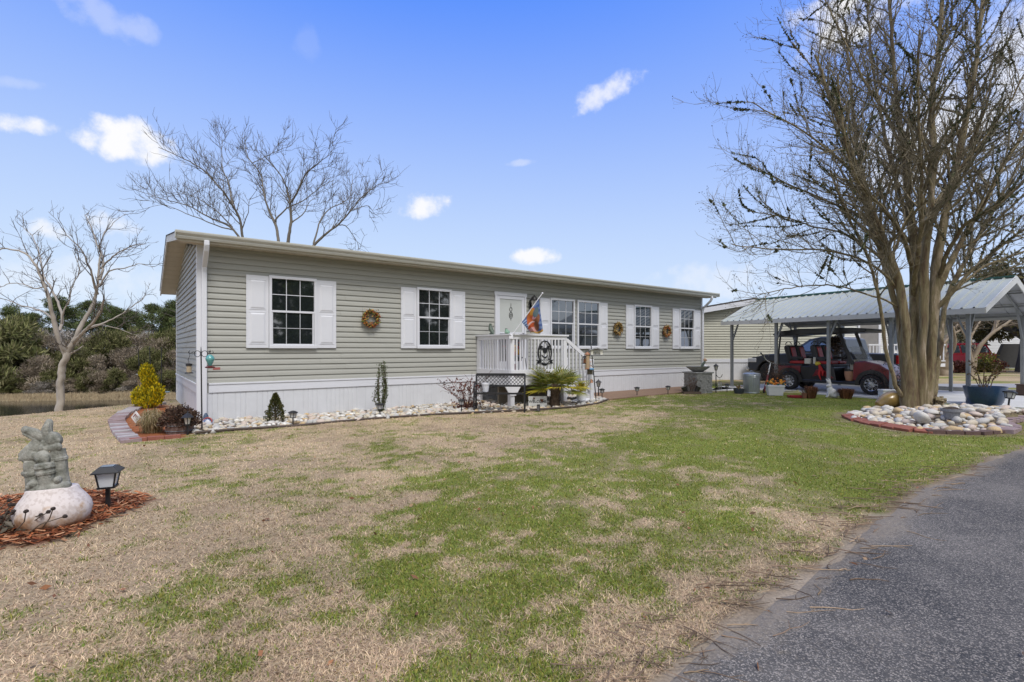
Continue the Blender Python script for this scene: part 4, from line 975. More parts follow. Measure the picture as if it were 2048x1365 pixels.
# ------------------------------------------------------------------ foliage helper: many small leaves through a volume
def leaves(b, pts, L_, W_, pal, r, droop=0.0, upb=0.0):
    for p, d in pts:
        d = (d + V((r.gauss(0, .5), r.gauss(0, .5), r.gauss(0, .5) + upb))).normalized(); a_, u_ = frame(d); q = r.uniform(0, 3.14); a_ = a_*math.cos(q) + u_*math.sin(q)
        l_ = L_ * r.uniform(.6, 1.3); w_ = W_ * r.uniform(.6, 1.3); k = r.uniform(.65, 1.35); c_ = [x*k for x in pal[r.randrange(len(pal))]]
        e_ = p + d*l_ - V((0, 0, droop*l_)); m_ = p + d*l_*.5
        b.add([p, m_ - a_*w_, e_, m_ + a_*w_], [(0, 1, 2, 3)], c_)
leafm = attr_mat('shrub_leaf', .55, .3, .12, 30, transl=.2)
stemm = mat('stem_brown', (.10, .07, .05), .85, amt=.3)
def cone_shrub(t, h, w, n, pal, r, L_=.05, W_=.012, prof=None, nm='foliage', lobes=5):
    b = MB(); pts = []
    ph = [r.uniform(0, 6.28) for _ in range(6)]
    for k in range(n):
        f = r.random() ** .8; q = r.uniform(0, 6.28); rr_ = w/2 * (prof(f) if prof else (1 - f) ** .75 * min(1, .5 + f*4)); rr_ *= (1 + .18*math.sin(lobes*q + ph[0] + f*7) + .12*math.sin(9*f*3 + ph[1] + q*2))
        s = r.uniform(.35, 1) ** .5; pts.append((V((math.cos(q)*rr_*s, math.sin(q)*rr_*s, h*(.03 + .95*f))), V((math.cos(q), math.sin(q), .7))))
    leaves(b, pts, L_, W_, pal, r); b.build(nm, leafm, t)
    b = MB(); b.tube([(0, 0, -.03), (0, 0, h*.8)], [.02, .005], 6)
    for k in range(8): q = r.uniform(0, 6.28); z = r.uniform(.1, .5)*h; b.tube([(0, 0, z), (math.cos(q)*w*.25, math.sin(q)*w*.25, z + .12*h)], [.008, .004], 4)
    b.build('stem', stemm, t)
r = random.Random(21)
t = thing('cone_shrub', 'small dark green cone shaped evergreen on the white stones under the left window', 'shrub', G(551, 846), 0); cone_shrub(t, .55, .37, 2600, [(.075, .085, .025), (.055, .07, .02), (.10, .10, .03), (.12, .10, .035)], r, .035, .010)
t = thing('narrow_shrub', 'tall narrow upright evergreen with bare wispy tips against the white skirting', 'shrub', G(762, 827), 0)
b = MB(); pts = []; st = MB()
for k in range(17):
    q = r.uniform(0, 6.28); top = V((math.cos(q)*r.uniform(.0, .12), math.sin(q)*.06, r.uniform(.55, 1.14))); bend = V((math.cos(q)*r.uniform(.06, .17), math.sin(q)*.1, top.z*.5)); P_ = [V((r.gauss(0, .01), 0, -.03)), bend, top]; st.tube(P_, [.008, .006, .003], 4)
    for j in range(int(150 * top.z)):
        f = r.uniform(.08, 1); p = (P_[0].lerp(P_[1], f*2) if f < .5 else P_[1].lerp(P_[2], f*2 - 1)); pts.append((p + V((r.gauss(0, .022), r.gauss(0, .022), 0)), V((r.gauss(0, .6), r.gauss(0, .6), 1))))
leaves(b, pts, .030, .009, [(.06, .09, .02), (.045, .07, .018), (.09, .12, .03)], r); b.build('foliage', leafm, t); st.build('stem', stemm, t)
def twiggy(t, n, h, w, r, stem_c, leaf_pal, nl, L_=.04, W_=.014, lean=.6, rad0=.008, two=True, tipb=1.0):
    b = MB(); pts = []
    for k in range(n):
        q = r.uniform(0, 6.28); ln = r.uniform(.1, lean); hh = h*r.uniform(.5, 1.05); tip = V((math.cos(q)*math.sin(ln)*hh, math.sin(q)*math.sin(ln)*hh*.7, math.cos(ln)*hh)); mid = tip*.5 + V((r.gauss(0, .03), r.gauss(0, .03), .02*h)); P_ = [V((r.gauss(0, .03)*w, r.gauss(0, .03)*w, -.02)), mid, tip]
        b.tube(P_, [rad0, rad0*.75, rad0*.35], 5); subs = [P_]
        for j in range(4 if two else 1):
            f = r.uniform(.35, .9); p = P_[0].lerp(P_[1], f*2) if f < .5 else P_[1].lerp(P_[2], f*2-1); d = V((r.gauss(0, 1), r.gauss(0, 1), r.uniform(.3, 1.4))).normalized(); e = p + d*h*r.uniform(.12, .28); b.tube([p, (p+e)/2 + V((0, 0, .01)), e], [rad0*.5, rad0*.4, rad0*.25], 4); subs.append([p, (p+e)/2, e])
        for j in range(nl):
            s_ = r.choice(subs); f = r.uniform(.2, 1) ** (1/tipb); p = s_[0].lerp(s_[1], f*2) if f < .5 else s_[1].lerp(s_[2], f*2-1); pts.append((p, V((r.gauss(0, 1), r.gauss(0, 1), r.gauss(0, .6)))))
    b.build('stems', stem_c, t); b = MB(); leaves(b, pts, L_, W_, leaf_pal, r, droop=.3); b.build('leaves', leafm, t)
rosestem = mat('reddish_stem', (.13, .06, .05), .8, amt=.3)
t = thing('rose_bush', 'sparse reddish dry rose bush left of the black bench', 'bush', G(935, 818), 0); twiggy(t, 17, 1.02, .6, r, rosestem, [(.16, .045, .035), (.11, .035, .03), (.20, .085, .05)], 26, .045, .016, .95, .0075)
b = MB(); leaves(b, [(V((r.gauss(0, .17), r.gauss(0, .12), abs(r.gauss(0, .09)))), V((0, 0, 1))) for k in range(500)], .05, .015, [(.12, .04, .03), (.17, .07, .045), (.08, .035, .03)], r); b.build('low_leaves', leafm, t)
t = thing('dry_twig', 'tiny dark dry twig sprouting from the stones against the skirting', 'plant', G(824, 822), 0); b = MB(); b.tube([(0, 0, 0), (.0, 0, .09), (-.03, 0, .13)], [.008, .006, .003], 5); b.tube([(0, 0, .05), (.04, 0, .09)], .004, 4); b.build('stem', stemm, t)

# ------------------------------------------------------------------ left corner bed
t = thing('golden_conifer', 'bright yellow green conifer shrub in the corner flower bed', 'shrub', G(297, 818), 0)
b = MB(); pts = []
for (cx_, cz, rx_, rz_) in ((-.04, .78, .135, .24), (-.20, .24, .16, .25), (.18, .31, .155, .28), (-.04, .42, .10, .16), (.0, .14, .22, .15), (.02, .62, .145, .15)):
    for k in range(620):
        d = V((r.gauss(0, 1), r.gauss(0, 1), r.gauss(0, 1))).normalized(); s = r.random() ** .35; p = V((cx_ + d.x*rx_*s, d.y*rx_*s, cz + d.z*rz_*s)); pts.append((p, V((d.x*.6, d.y*.6, 1.2))))
def plumes(b, pts, pal_in, pal_out, r):
    for p, d in pts:
        d = (d + V((r.gauss(0, .35), r.gauss(0, .35), r.gauss(0, .2)))).normalized(); a_, u_ = frame(d); l_ = r.uniform(.04, .10); w_ = r.uniform(.009, .018); c_ = sh(r.choice(pal_out if r.random() < .72 else pal_in), r.uniform(.7, 1.3))
        e_ = p + d*l_; m_ = p + d*l_*.45; b.add([p, m_ - a_*w_, e_, m_ + a_*w_, m_ - u_*w_, m_ + u_*w_], [(0, 1, 2, 3), (0, 4, 2, 5)], c_)
plumes(b, pts, [(.22, .22, .02), (.28, .26, .02)], [(.72, .56, .02), (.62, .50, .02), (.42, .38, .025)], r); b.build('foliage', leafm, t); b = MB(); b.tube([(0, 0, -.05), (0, 0, .7)], [.03, .008], 6); b.build('trunk', stemm, t)
t = thing('ornamental_grass', 'drooping tan ornamental grass clump between the golden conifer and barrel', 'grass clump', G(303, 865), 0)
b = MB()
for k in range(1500):
    q = r.uniform(0, 6.28); l0 = r.uniform(.22, .50); ln = r.uniform(.08, .9); p0 = V((r.gauss(0, .05), r.gauss(0, .05), 0)); d = V((math.cos(q), math.sin(q), 0)); p1 = p0 + d*math.sin(ln)*l0*.55 + V((0, 0, math.cos(ln)*l0*.8)); p2 = p1 + d*math.sin(ln)*l0*.6 + V((0, 0, -.25*l0*ln*r.uniform(.4, 1.8))); s_ = d.cross(V((0, 0, 1)))*r.uniform(.0015, .003); c_ = sh(r.choice([(.40, .31, .17), (.33, .25, .13), (.46, .38, .24), (.16, .15, .05)]), r.uniform(.6, 1.3))
    b.add([p0 - s_, p0 + s_, p1 + s_, p1 - s_, p2], [(0, 1, 2, 3), (3, 2, 4)], c_)
b.build('blades', leafm, t)
bp0 = G(345, 869); t = thing('barrel_planter', 'half barrel planter of weathered wood in front of the corner flower bed', 'planter', bp0 + V((0, .18, 0)), 0)
b = MB(); b.lathe([(.185, -.02), (.20, .08), (.215, .17), (.20, .17), (.19, .13)], 24, ripple=lambda q, z: .012*(1 if int(q*24/6.283) % 2 else -1)); b.build('staves', mat('weathered_staves', (.10, .055, .04), .85, col2=(.25, .19, .17), scale=4, stretch=(14, 14, 1)), t); b = MB(); b.torus((0, 0, .13), .212, .010, 24, 5); b.torus((0, 0, .04), .198, .010, 24, 5); b.build('hoops', mat('dull_iron', (.12, .12, .13), .6), t)
t2 = thing('withered_bush', 'dark brown withered mounded plant growing out of the half barrel', 'plant', bp0 + V((.0, .18, .13)), 0)
b = MB(); pts = [];
for k in range(2600):
    d = V((r.gauss(0, 1), r.gauss(0, 1), abs(r.gauss(0, 1)))).normalized(); s = r.uniform(.3, 1) ** .4; p = V((d.x*.31*s*(1+.1*math.sin(7*d.y)), d.y*.25*s, d.z*.31*s*(1 + .12*math.sin(9*d.x)) - .01)); pts.append((p, d))
leaves(b, pts, .038, .012, [(.075, .042, .032), (.05, .03, .022), (.12, .07, .05), (.16, .10, .065)], r); b.build('dry_leaves', leafm, t2); b = MB()
for k in range(40):
    d = V((r.gauss(0, 1), r.gauss(0, .8), 1.2)).normalized(); b.tube([(0, 0, 0), d*.28], [.006, .003], 4)
b.build('stems', stemm, t2)
t = thing('yard_marker', 'small white diamond shaped house ornament leaning in the corner flower bed', 'ornament', G(272, 852), rad(-15))
b = MB(); M_ = T(0, 0, .15) @ Ry(rad(45)); b.box((-.075, -.01, -.075), (.075, .01, .075), M_); b.build('plate', mat('white_plate', (.66, .64, .63), .5, amt=.08, scale=20), t); b = MB(); b.tube([(0, .014, -.05), (0, .014, .1)], .006, 5); b.build('stake', black, t); b = MB(); b.prism([(-.055, .16), (.0, .215), (.055, .16), (.045, .15), (0, .193), (-.045, .15)], -.013, -.0105); b.build('red_roof', mat('dull_maroon', (.22, .05, .07), .6), t)
for (xa, ya, xb, yb, lb_) in ((276, 698, 284.5, 812, 'thin leaning black rod left of the golden conifer, carrying a small tray'), (298.5, 696, 308, 815, 'thin leaning black rod in front of the golden conifer'), (323, 697, 323, 811, 'thin straight black rod right of the golden conifer')):
    p0 = G(xb, yb if yb > 811 else 813); p1 = PT(xa, ya, p0.y); t = thing('garden_rod', lb_, 'rod', p0, 0, 'thin garden rods in the corner bed'); b = MB(); b.tube([(0, 0, -.05), (p1 - p0)*.5, p1 - p0], .0085, 6); b.build('rod', black, t); b = MB(); b.ball(p1 - p0, .012); b.build('tip', black, t)
p0 = PT(280.5, 750, 12.2); t = thing('tray_feeder', 'small grey tray feeder with hanging tubes on the left garden rod', 'bird feeder', p0, 0)
b = MB(); b.lathe([(.085, .0), (.09, .015), (.03, .03)], 14); b.build('tray', MATS['grey_tray'], t)
for dx_ in (-.05, .0, .05): b = MB(); b.tube([(dx_, 0, -.36 + abs(dx_)*2), (dx_, 0, 0)], .008, 6); b.build('tube', mat('bamboo', (.30, .22, .13), .6), t)
p0 = PT(331, 785, 12.4); t = thing('blue_dish', 'small pale blue dish on the right garden rod', 'dish', p0, 0); b = MB(); b.lathe([(.03, -.015), (.09, .0), (.095, .012), (.085, .01)], 16); b.build('dish', mat('pale_blue_glaze', (.30, .45, .55), .3), t, True); b = MB(); b.tube([(-.10, 0, .0), (-.04, 0, -.01)], .006, 5); b.build('clip', black, t)
# shepherd hook with two hanging feeders
hp = G(404, 858); ht = PT(402, 694, hp.y); t = thing('shepherd_hook', 'black double shepherd hook in the stones at the house corner', 'pole', hp, 0)
dv = ht - hp; b = MB(); b.tube([(0, 0, -.05), dv*.93, dv], [.012, .011, .003], 8); b.build('pole_rod', black, t)
b = MB(); zc = dv.z - .12
for sx in (-1, 1):
    b.torus((dv.x + sx*.062, 0, zc), .052, .0055, 18, 5, M=Rx(rad(90))); b.tube([(dv.x + sx*.10, 0, zc + .03), (dv.x + sx*.135, 0, zc + .035), (dv.x + sx*.165, 0, zc + .01), (dv.x + sx*.195, 0, zc + .0), (dv.x + sx*.215, 0, zc + .03), (dv.x + sx*.19, 0, zc + .055)], .0055, 5)
b.build('scroll_arms', black, t)
hb = hp + dv + V((.155, 0, -.36)); t = thing('hummingbird_feeder', 'turquoise glass hummingbird feeder hanging from the shepherd hook', 'bird feeder', hb, 0)
b = MB(); b.lathe([(.02, .03), (.035, .06), (.05, .10), (.068, .14), (.07, .165), (.05, .20), (.02, .225)], 18); b.build('bottle', mat('turquoise_glass', (.04, .20, .22), .12, col2=(.16, .42, .38), scale=22, spec=.7), t, True)
b = MB(); b.lathe([(.02, -.01), (.075, .0), (.08, .015), (.03, .035)], 18); b.build('base', mat('dark_red_plastic', (.10, .012, .012), .4), t, True); b = MB(); b.tube([(0, 0, .225), (0, 0, .31)], .004, 5); b.lathe([(.005, .27), (.02, .28), (.005, .29)], 8); b.build('hanger', black, t)
sb = hp + dv + V((-.205, 0, -.455)); t = thing('seed_feeder', 'black capped clear seed feeder hanging on the left arm of the shepherd hook', 'bird feeder', sb, 0)
b = MB(); b.lathe([(.04, .02), (.04, .13)], 14); b.build('seed_tube', mat('seed_in_glass', (.30, .22, .13), .2, col2=(.45, .38, .28), scale=50), t); b = MB(); b.lathe([(.065, .0), (.065, .012), (.05, .02)], 14); b.build('seed_tray', black, t); b = MB(); b.lathe([(.05, .13), (.05, .165), (.02, .17)], 14); b.build('cap', black, t); b = MB(); b.tube([(0, 0, .17), (-.01, 0, .25), (.015, 0, .3), (.0, 0, .375)], .004, 5); b.build('hanger', black, t)
t = thing('garden_gnome', 'small blue white and red striped ornament in the stones at the house corner', 'ornament', G(406, 853) + V((0, .12, .02)), rad(10))
b = MB(); b.lathe([(.115, 0), (.11, .05), (.085, .09), (.04, .115)], 16, sy=.7); b.build('body', mat('ornament_stripes', (.10, .16, .30), .4, col2=(.62, .62, .66), scale=16, mid=.5, width=.04), t, True); b = MB(); b.lathe([(.045, .10), (.04, .15), (.015, .20)], 12, c=(-.02, 0, 0)); b.build('head', mat('ornament_blue', (.07, .11, .17), .5), t, True); b = MB(); b.torus((0.03, -.055, .05), .07, .013, 14, 6, M=Rx(rad(75)), a0=0, a1=math.pi); b.build('red_band', mat('ornament_red', (.35, .06, .05), .5), t, True)

# ------------------------------------------------------------------ foreground: mulch, lamp, statue on its painted pot, dead coneflowers
b = MB(); r = random.Random(31); mx = [p[0] for p in MULCH]; my = [p[1] for p in MULCH]; n = 0
VS = []; CS = []
while n < 9000:
    x, y = r.uniform(min(mx) , max(mx) + .1), r.uniform(min(my), max(my) + .1)
    if not bool(inpoly(np.array([x + r.gauss(0, .03)]), np.array([y + r.gauss(0, .03)]), MULCH)[0]): continue
    n += 1; q = r.gauss(.25, .8); l_ = r.uniform(.012, .055); w_ = r.uniform(.003, .008); z = hz(V((x, y, 0))) + r.uniform(.0, .018); tl = r.uniform(-.3, .3); d = V((math.cos(q)*math.cos(tl), math.sin(q)*math.cos(tl), math.sin(tl))); a_ = V((-math.sin(q), math.cos(q), r.uniform(-.6, .6))).normalized()*w_
    c_ = sh(r.choice([(.27, .085, .035), (.21, .066, .030), (.34, .13, .058), (.12, .045, .024), (.42, .23, .13)]), r.uniform(.55, 1.35)); p = V((x, y, z + .004))
    b.add([p - d*l_ - a_, p - d*l_*.6 + a_, p + d*l_ + a_*.6, p + d*l_*.7 - a_], [(0, 1, 2, 3)], c_)
tag(b.build('mulch_chips', attr_mat('mulch_chip', .9, .1, .15, 60)), 'red shredded mulch around the statue and the lamp', 'mulch', kind='stuff')
# solar lamp
lp = G(216, 1020); lp.z = hz(lp); t = thing('solar_lamp', 'black square solar lamp with white panes standing in red mulch', 'garden light', lp, rad(24)); t.scale = (.90,)*3; t.location.z += .045
b = MB(); b.box((-.017, -.017, -.12), (.017, .017, .14)); b.build('post', black, t, bevel=.003)
def sq(b, s0, s1, z0, z1):
    b.add([V((x*s0, y*s0, z0)) for x, y in ((-1,-1),(1,-1),(1,1),(-1,1))] + [V((x*s1, y*s1, z1)) for x, y in ((-1,-1),(1,-1),(1,1),(-1,1))], [(3,2,1,0),(4,5,6,7)] + [(i, (i+1)%4, (i+1)%4+4, i+4) for i in range(4)])
b = MB(); sq(b, .055, .076, .145, .278); b.build('panes', mat('milky_pane', (.60, .63, .66), .15, amt=.05, spec=.6), t)
b = MB(); sq(b, .068, .070, .130, .146)
for sx, sy in ((-1,-1),(1,-1),(1,1),(-1,1)): b.bar((sx*.055, sy*.055, .14), (sx*.077, sy*.077, .28), .013)
b.build('frame', black, t); b = MB(); sq(b, .108, .106, .276, .288); sq(b, .104, .060, .2885, .330); b.build('roof', mat('black_plastic', (.022, .023, .026), .35, amt=.2), t, bevel=.002); b = MB(); sq(b, .05, .05, .331, .334); b.build('solar_panel', mat('solar_cell', (.06, .07, .09), .15, spec=.8), t)
# pedestal: upturned painted clay pot
pc = G(107, 1054); pc.z = hz(pc); t = thing('clay_pot', 'upturned clay pot with flaking white paint under the stone statue', 'pot', pc, 0); t.scale = (.95,)*3
b = MB(); prf = [(.25, -.02), (.285, .02), (.306, .07), (.31, .11), (.298, .15), (.272, .19), (.24, .225), (.215, .255), (.205, .278), (.195, .287), (.05, .288)]
b.lathe(prf, 48, ripple=lambda q, z: .012*math.sin(3*q + 1) + .008*math.sin(7*q + z*20), M=Rx(rad(-3)) @ Ry(rad(-4)), sx=.84, sy=.74)
pm = bpy.data.materials.new('flaking_paint'); pm.use_nodes = True; nt = pm.node_tree; N = nt.nodes; L = nt.links; bb = N['Principled BSDF']; bb.inputs['Roughness'].default_value = .8
tc = N.new('ShaderNodeTexCoord'); nn = N.new('ShaderNodeTexNoise'); nn.inputs['Scale'].default_value = 9; nn.inputs['Detail'].default_value = 8; L.new(tc.outputs['Object'], nn.inputs['Vector']); sx_ = N.new('ShaderNodeSeparateXYZ'); L.new(tc.outputs['Object'], sx_.inputs[0])
mu_ = N.new('ShaderNodeMath'); mu_.operation = 'MULTIPLY_ADD'; mu_.inputs[1].default_value = 2.2; mu_.inputs[2].default_value = -.12; L.new(sx_.outputs[2], mu_.inputs[0]); ad = N.new('ShaderNodeMath'); ad.operation = 'ADD'; L.new(mu_.outputs[0], ad.inputs[0]); L.new(nn.outputs['Fac'], ad.inputs[1])
cr = N.new('ShaderNodeValToRGB'); cr.color_ramp.elements[0].position = .44; cr.color_ramp.elements[0].color = (.40, .23, .13, 1); cr.color_ramp.elements[1].position = .66; cr.color_ramp.elements[1].color = (.60, .54, .515, 1); e_ = cr.color_ramp.elements.new(.56); e_.color = (.50, .38, .29, 1); L.new(ad.outputs[0], cr.inputs['Fac'])
n3 = N.new('ShaderNodeTexNoise'); n3.inputs['Scale'].default_value = 38; n3.inputs['Detail'].default_value = 6; L.new(tc.outputs['Object'], n3.inputs['Vector']); cr3 = N.new('ShaderNodeValToRGB'); cr3.color_ramp.elements[0].position = .40; cr3.color_ramp.elements[0].color = (.62, .56, .52, 1); cr3.color_ramp.elements[1].position = .50; L.new(n3.outputs['Fac'], cr3.inputs['Fac'])
mx_ = N.new('ShaderNodeMix'); mx_.data_type = 'RGBA'; mx_.blend_type = 'MULTIPLY'; mx_.inputs['Factor'].default_value = .45; L.new(cr.outputs['Color'], mx_.inputs[6]); L.new(cr3.outputs['Color'], mx_.inputs[7]); L.new(mx_.outputs[2], bb.inputs['Base Color'])
bp = N.new('ShaderNodeBump'); bp.inputs['Strength'].default_value = .5; bp.inputs['Distance'].default_value = .01; L.new(nn.outputs['Fac'], bp.inputs['Height']); L.new(bp.outputs['Normal'], bb.inputs['Normal'])
b.build('pot_body', pm, t, True, sharp=60)
# the statue
stc = pc + V((-.02, -.02, .272)); k_ = .00049 * 4.1 / 4.15
b = MB()
def U(cx_, cy_, y=0.0): return V(((cx_ - 545) * k_, y, (1160 - cy_) * k_ ))
def cap(p, q, r0, r1, n=6, sy=1.0):
    for i in range(n + 1): f = i / n; c0 = p.lerp(q, f); rr_ = r0 + (r1 - r0)*f; b.ball(c0, (rr_, rr_*sy, rr_), 14, 10)
b.lathe([(.19, -.035), (.197, -.02), (.197, .015), (.185, .03), (.17, .04)], 32, sy=.72)
b.lathe([(.072, .03), (.070, .10), (.072, .20), (.062, .235)], 18, c=U(310, 1160, -.01))                  # left lower body
b.torus(U(310, 885, -.01), .073, .008, 20, 6); b.torus(U(310, 865, -.01), .073, .008, 20, 6); b.torus(U(310, 905, -.01), .073, .006, 20, 6)
b.ball(U(120, 872, 0), (.024, .022, .02)); b.ball(U(300, 770, -.05), (.055, .03, .035))
for p_, rd_ in (((250, 600), (.075, .075, .06)), ((320, 560), (.085, .08, .07)), ((400, 480), (.075, .07, .07)), ((190, 560), (.045, .06, .045)), ((430, 400), (.05, .055, .055)), ((480, 560), (.05, .05, .06))): b.ball(U(p_[0], p_[1], .01), rd_, 16, 11)
cap(U(140, 560, -.02), U(300, 470, -.03), .022, .03); cap(U(140, 620, -.03), U(430, 600, -.05), .020, .034)
cap(U(590, 335, .0), U(430, 250, .0), .036, .044); cap(U(430, 250, .0), U(250, 165, .0), .045, .034); cap(U(250, 165, .0), U(205, 180, .0), .030, .012)
b.ball(U(300, 178, -.036), (.018, .012, .014)); cap(U(240, 225, -.028), U(430, 335, -.032), .009, .010, 8)
cap(U(625, 320, .0), U(650, 200, .0), .040, .046); cap(U(650, 200, .0), U(690, 95, .01), .044, .034)
cap(U(640, 280, -.038), U(665, 120, -.036), .008, .009, 8); cap(U(700, 280, -.036), U(720, 120, -.03), .007, .008, 8)
for p_, rd_ in (((730, 370), (.07, .07, .062)), ((800, 390), (.045, .055, .05)), ((690, 430), (.05, .06, .04))): b.ball(U(p_[0], p_[1], .01), rd_, 14, 10)
cap(U(620, 505, -.045), U(860, 500, -.03), .020, .030); cap(U(740, 280, -.02), U(860, 400, -.02), .014, .018); cap(U(580, 480, -.05), U(585, 400, -.04), .022, .018); b.ball(U(570, 480, -.06), .024)
b.lathe([(.066, .03), (.062, .12), (.066, .24), (.062, .30)], 18, c=U(790, 1160, .015)); b.torus(U(790, 690, .015), .068, .007, 20, 6); b.torus(U(790, 715, .015), .068, .007, 20, 6)
b.ball(U(580, 640, -.055), (.072, .06, .056), 18, 12); b.ball(U(545, 665, -.112), (.016, .01, .014)); b.ball(U(660, 660, -.09), (.04, .03, .04))
b.lathe([(.066, .03), (.072, .10), (.080, .175), (.084, .185), (.082, .205), (.06, .21)], 24, c=U(610, 1160, -.065), ripple=lambda q, z: .02*math.cos(9*q)); b.torus(U(610, 800, -.065), .080, .011, 22, 6); b.torus(U(610, 880, -.065), .079, .008, 22, 6); b.torus(U(610, 905, -.065), .078, .007, 22, 6)
cap(U(560, 790, -.135), U(620, 750, -.14), .012, .016, 4); cap(U(620, 750, -.14), U(700, 800, -.13), .016, .012, 4)
b.ball(U(400, 1050, -.09), (.055, .06, .035)); b.ball(U(340, 1080, -.10), (.035, .05, .02)); b.ball(U(820, 1030, -.07), (.03, .05, .03))
stone_g = mat('cast_stone', (.105, .11, .09), .92, col2=(.33, .325, .29), scale=11, bump=.8, bscale=60, width=.16)
o = b.build('stone_statue', stone_g, None, True); o.location = stc; o.scale = (.80, .60, .95); o.rotation_euler = (0, rad(-6.5), rad(4)); tag(o, 'grey cast stone statue of two long billed birds with a basket on the white pot', 'statue')
m_ = o.modifiers.new('remesh', 'REMESH'); m_.mode = 'VOXEL'; m_.voxel_size = .0042; m_.use_smooth_shade = True; m_ = o.modifiers.new('smooth', 'SMOOTH'); m_.iterations = 1; m_.factor = .4
# dead coneflowers
r = random.Random(12); cf = V((-4.02, 3.72, 0)); t = thing('coneflower_plant', 'withered coneflower clump with dark seed heads in front of the white pot', 'plant', cf, 0)
b = MB(); hd = MB()
HEADS = [(115,840+120),(130,318/6.4+960),(165,1010),(95,1024),(170,1022),(150,1028),(335,1022),(560,1012),(620,1023),(675,1018),(525,1029),(830,1033),(60,1049),(190,1048)]
for hx, hy in [(19,1001),(20,1010),(27,1010),(15,1026),(27,1023),(24,1027),(52,1023),(87,1012),(97,1024),(106,1018),(82,1030),(130,1033),(9,1050),(30,1048),(2,1035),(-12,1020),(-25,1030)]:
    Yd = 3.72 + r.uniform(-.12, .12); tip = PT(hx, hy, Yd) - cf; root = V((tip.x*.55 + r.gauss(0, .08), r.gauss(0, .05), 0)); mid = root.lerp(tip, .55) + V((r.gauss(0, .015), 0, .01)); b.tube([root, mid, tip], [.005, .004, .0035], 5)
    d = (tip - mid).normalized(); hd = MB(); hd.ball(tip, (.015, .015, .013), 9, 6, jitter=.15); hd.build('seed_head', mat('dark_seed', (.03, .022, .018), .95, amt=.4, scale=60), t)
b.build('stems', mat('dry_stem', (.14, .11, .08), .9, amt=.3), t)
b = MB(); leaves(b, [(V((r.gauss(-.12, .24), r.gauss(0, .1), abs(r.gauss(0, .06)))), V((r.gauss(0, 1), r.gauss(0, 1), .5))) for k in range(900)], .075, .016, [(.10, .085, .06), (.075, .065, .05), (.055, .06, .045), (.14, .115, .08)], r, droop=.2); b.build('withered_leaves', leafm, t)
b = MB()
for (lx, ly) in ((.02, -.05), (.13, -.03), (.24, -.02), (.06, .0), (.20, -.06)):
    for k in range(7):
        q = r.uniform(0, 6.28); d = V((math.cos(q)*.7, math.sin(q)*.5, .7)).normalized(); p = V((lx, ly, 0)); l_ = r.uniform(.06, .11); a_, _ = frame(d); a_ *= .016; m_ = p + d*l_*.6; b.add([p, m_ - a_, p + d*l_, m_ + a_], [(0, 1, 2, 3)], sh((.13, .22, .04), r.uniform(.8, 1.2)))
b.build('green_leaves', leafm, t)
b = MB(); rc = G(130, 1058)
for k in range(9):
    q = r.uniform(0, 6.28); p = V((0, 0, .03)); P_ = [p]
    for j in range(4): q += r.gauss(0, .6); p = p + V((math.cos(q)*.03, math.sin(q)*.025, r.uniform(-.008, .006))); P_.append(p)
    b.tube(P_, [.004, .0035, .003, .0025, .002], 4)
o = b.build('dry_root', mat('pale_root', (.48, .38, .28), .8)); o.location = (rc.x, rc.y, hz(rc)); tag(o, 'pale curled dry root tuft lying on the red mulch', 'root')
# twigs and runners along the road edge, leaves on the lawn
b = MB(); r = random.Random(8)
ep = along([V((x, y, 0)) for x, y in ROADE[1:13]], .035)
for p, q in ep:
    for k in range(2):
        if r.random() < .2: continue
        c0 = p + V((-math.sin(q), math.cos(q), 0)) * r.gauss(.12, .16); d = q + r.gauss(-.55, .5) ; L_ = r.uniform(.05, .30); P_ = [c0]; a = d
        for j in range(4): a += r.gauss(0, .22); P_.append(P_[-1] + V((math.cos(a), math.sin(a), 0)) * L_ / 4)
        P_ = [V((s.x, s.y, .016 + r.uniform(0, .008))) for s in P_]; c_ = sh(r.choice([(.20, .14, .10), (.30, .22, .15), (.14, .10, .075)]), r.uniform(.6, 1.3)); w_ = r.uniform(.0018, .004); b.tube(P_, [w_, w_, w_*.8, w_*.7, w_*.4], 4, col=c_)
        if r.random() < .6: s = P_[2]; a2 = a + r.choice((-.6, .6)); b.tube([s, s + V((math.cos(a2), math.sin(a2), 0))*L_*.3], [w_*.7, w_*.3], 4, col=c_)
tag(b.build('dry_runners', attr_mat('dry_runner', .9, .1)), 'dry brown runners and twigs along the road edge', 'twigs', kind='stuff')
b = MB()
for k in range(130):
    rr_ = math.exp(r.uniform(math.log(2), math.log(9))); th = r.uniform(-.85, .85); x, y = rr_*math.sin(th), rr_*math.cos(th)
    p = V((x, y, 0)); 
    if bool(inpoly(np.array([x]), np.array([y]), xy(BED))[0]): continue
    p.z = hz(p) + .018; leaves(b, [(p, V((r.gauss(0, 1), r.gauss(0, 1), .1)))], .05, .012, [(.30, .14, .07), (.22, .10, .05), (.36, .24, .14)], r)
tag(b.build('fallen_leaves', MATS['shrub_leaf']), 'scattered fallen brown leaves on the lawn', 'leaves', kind='stuff')
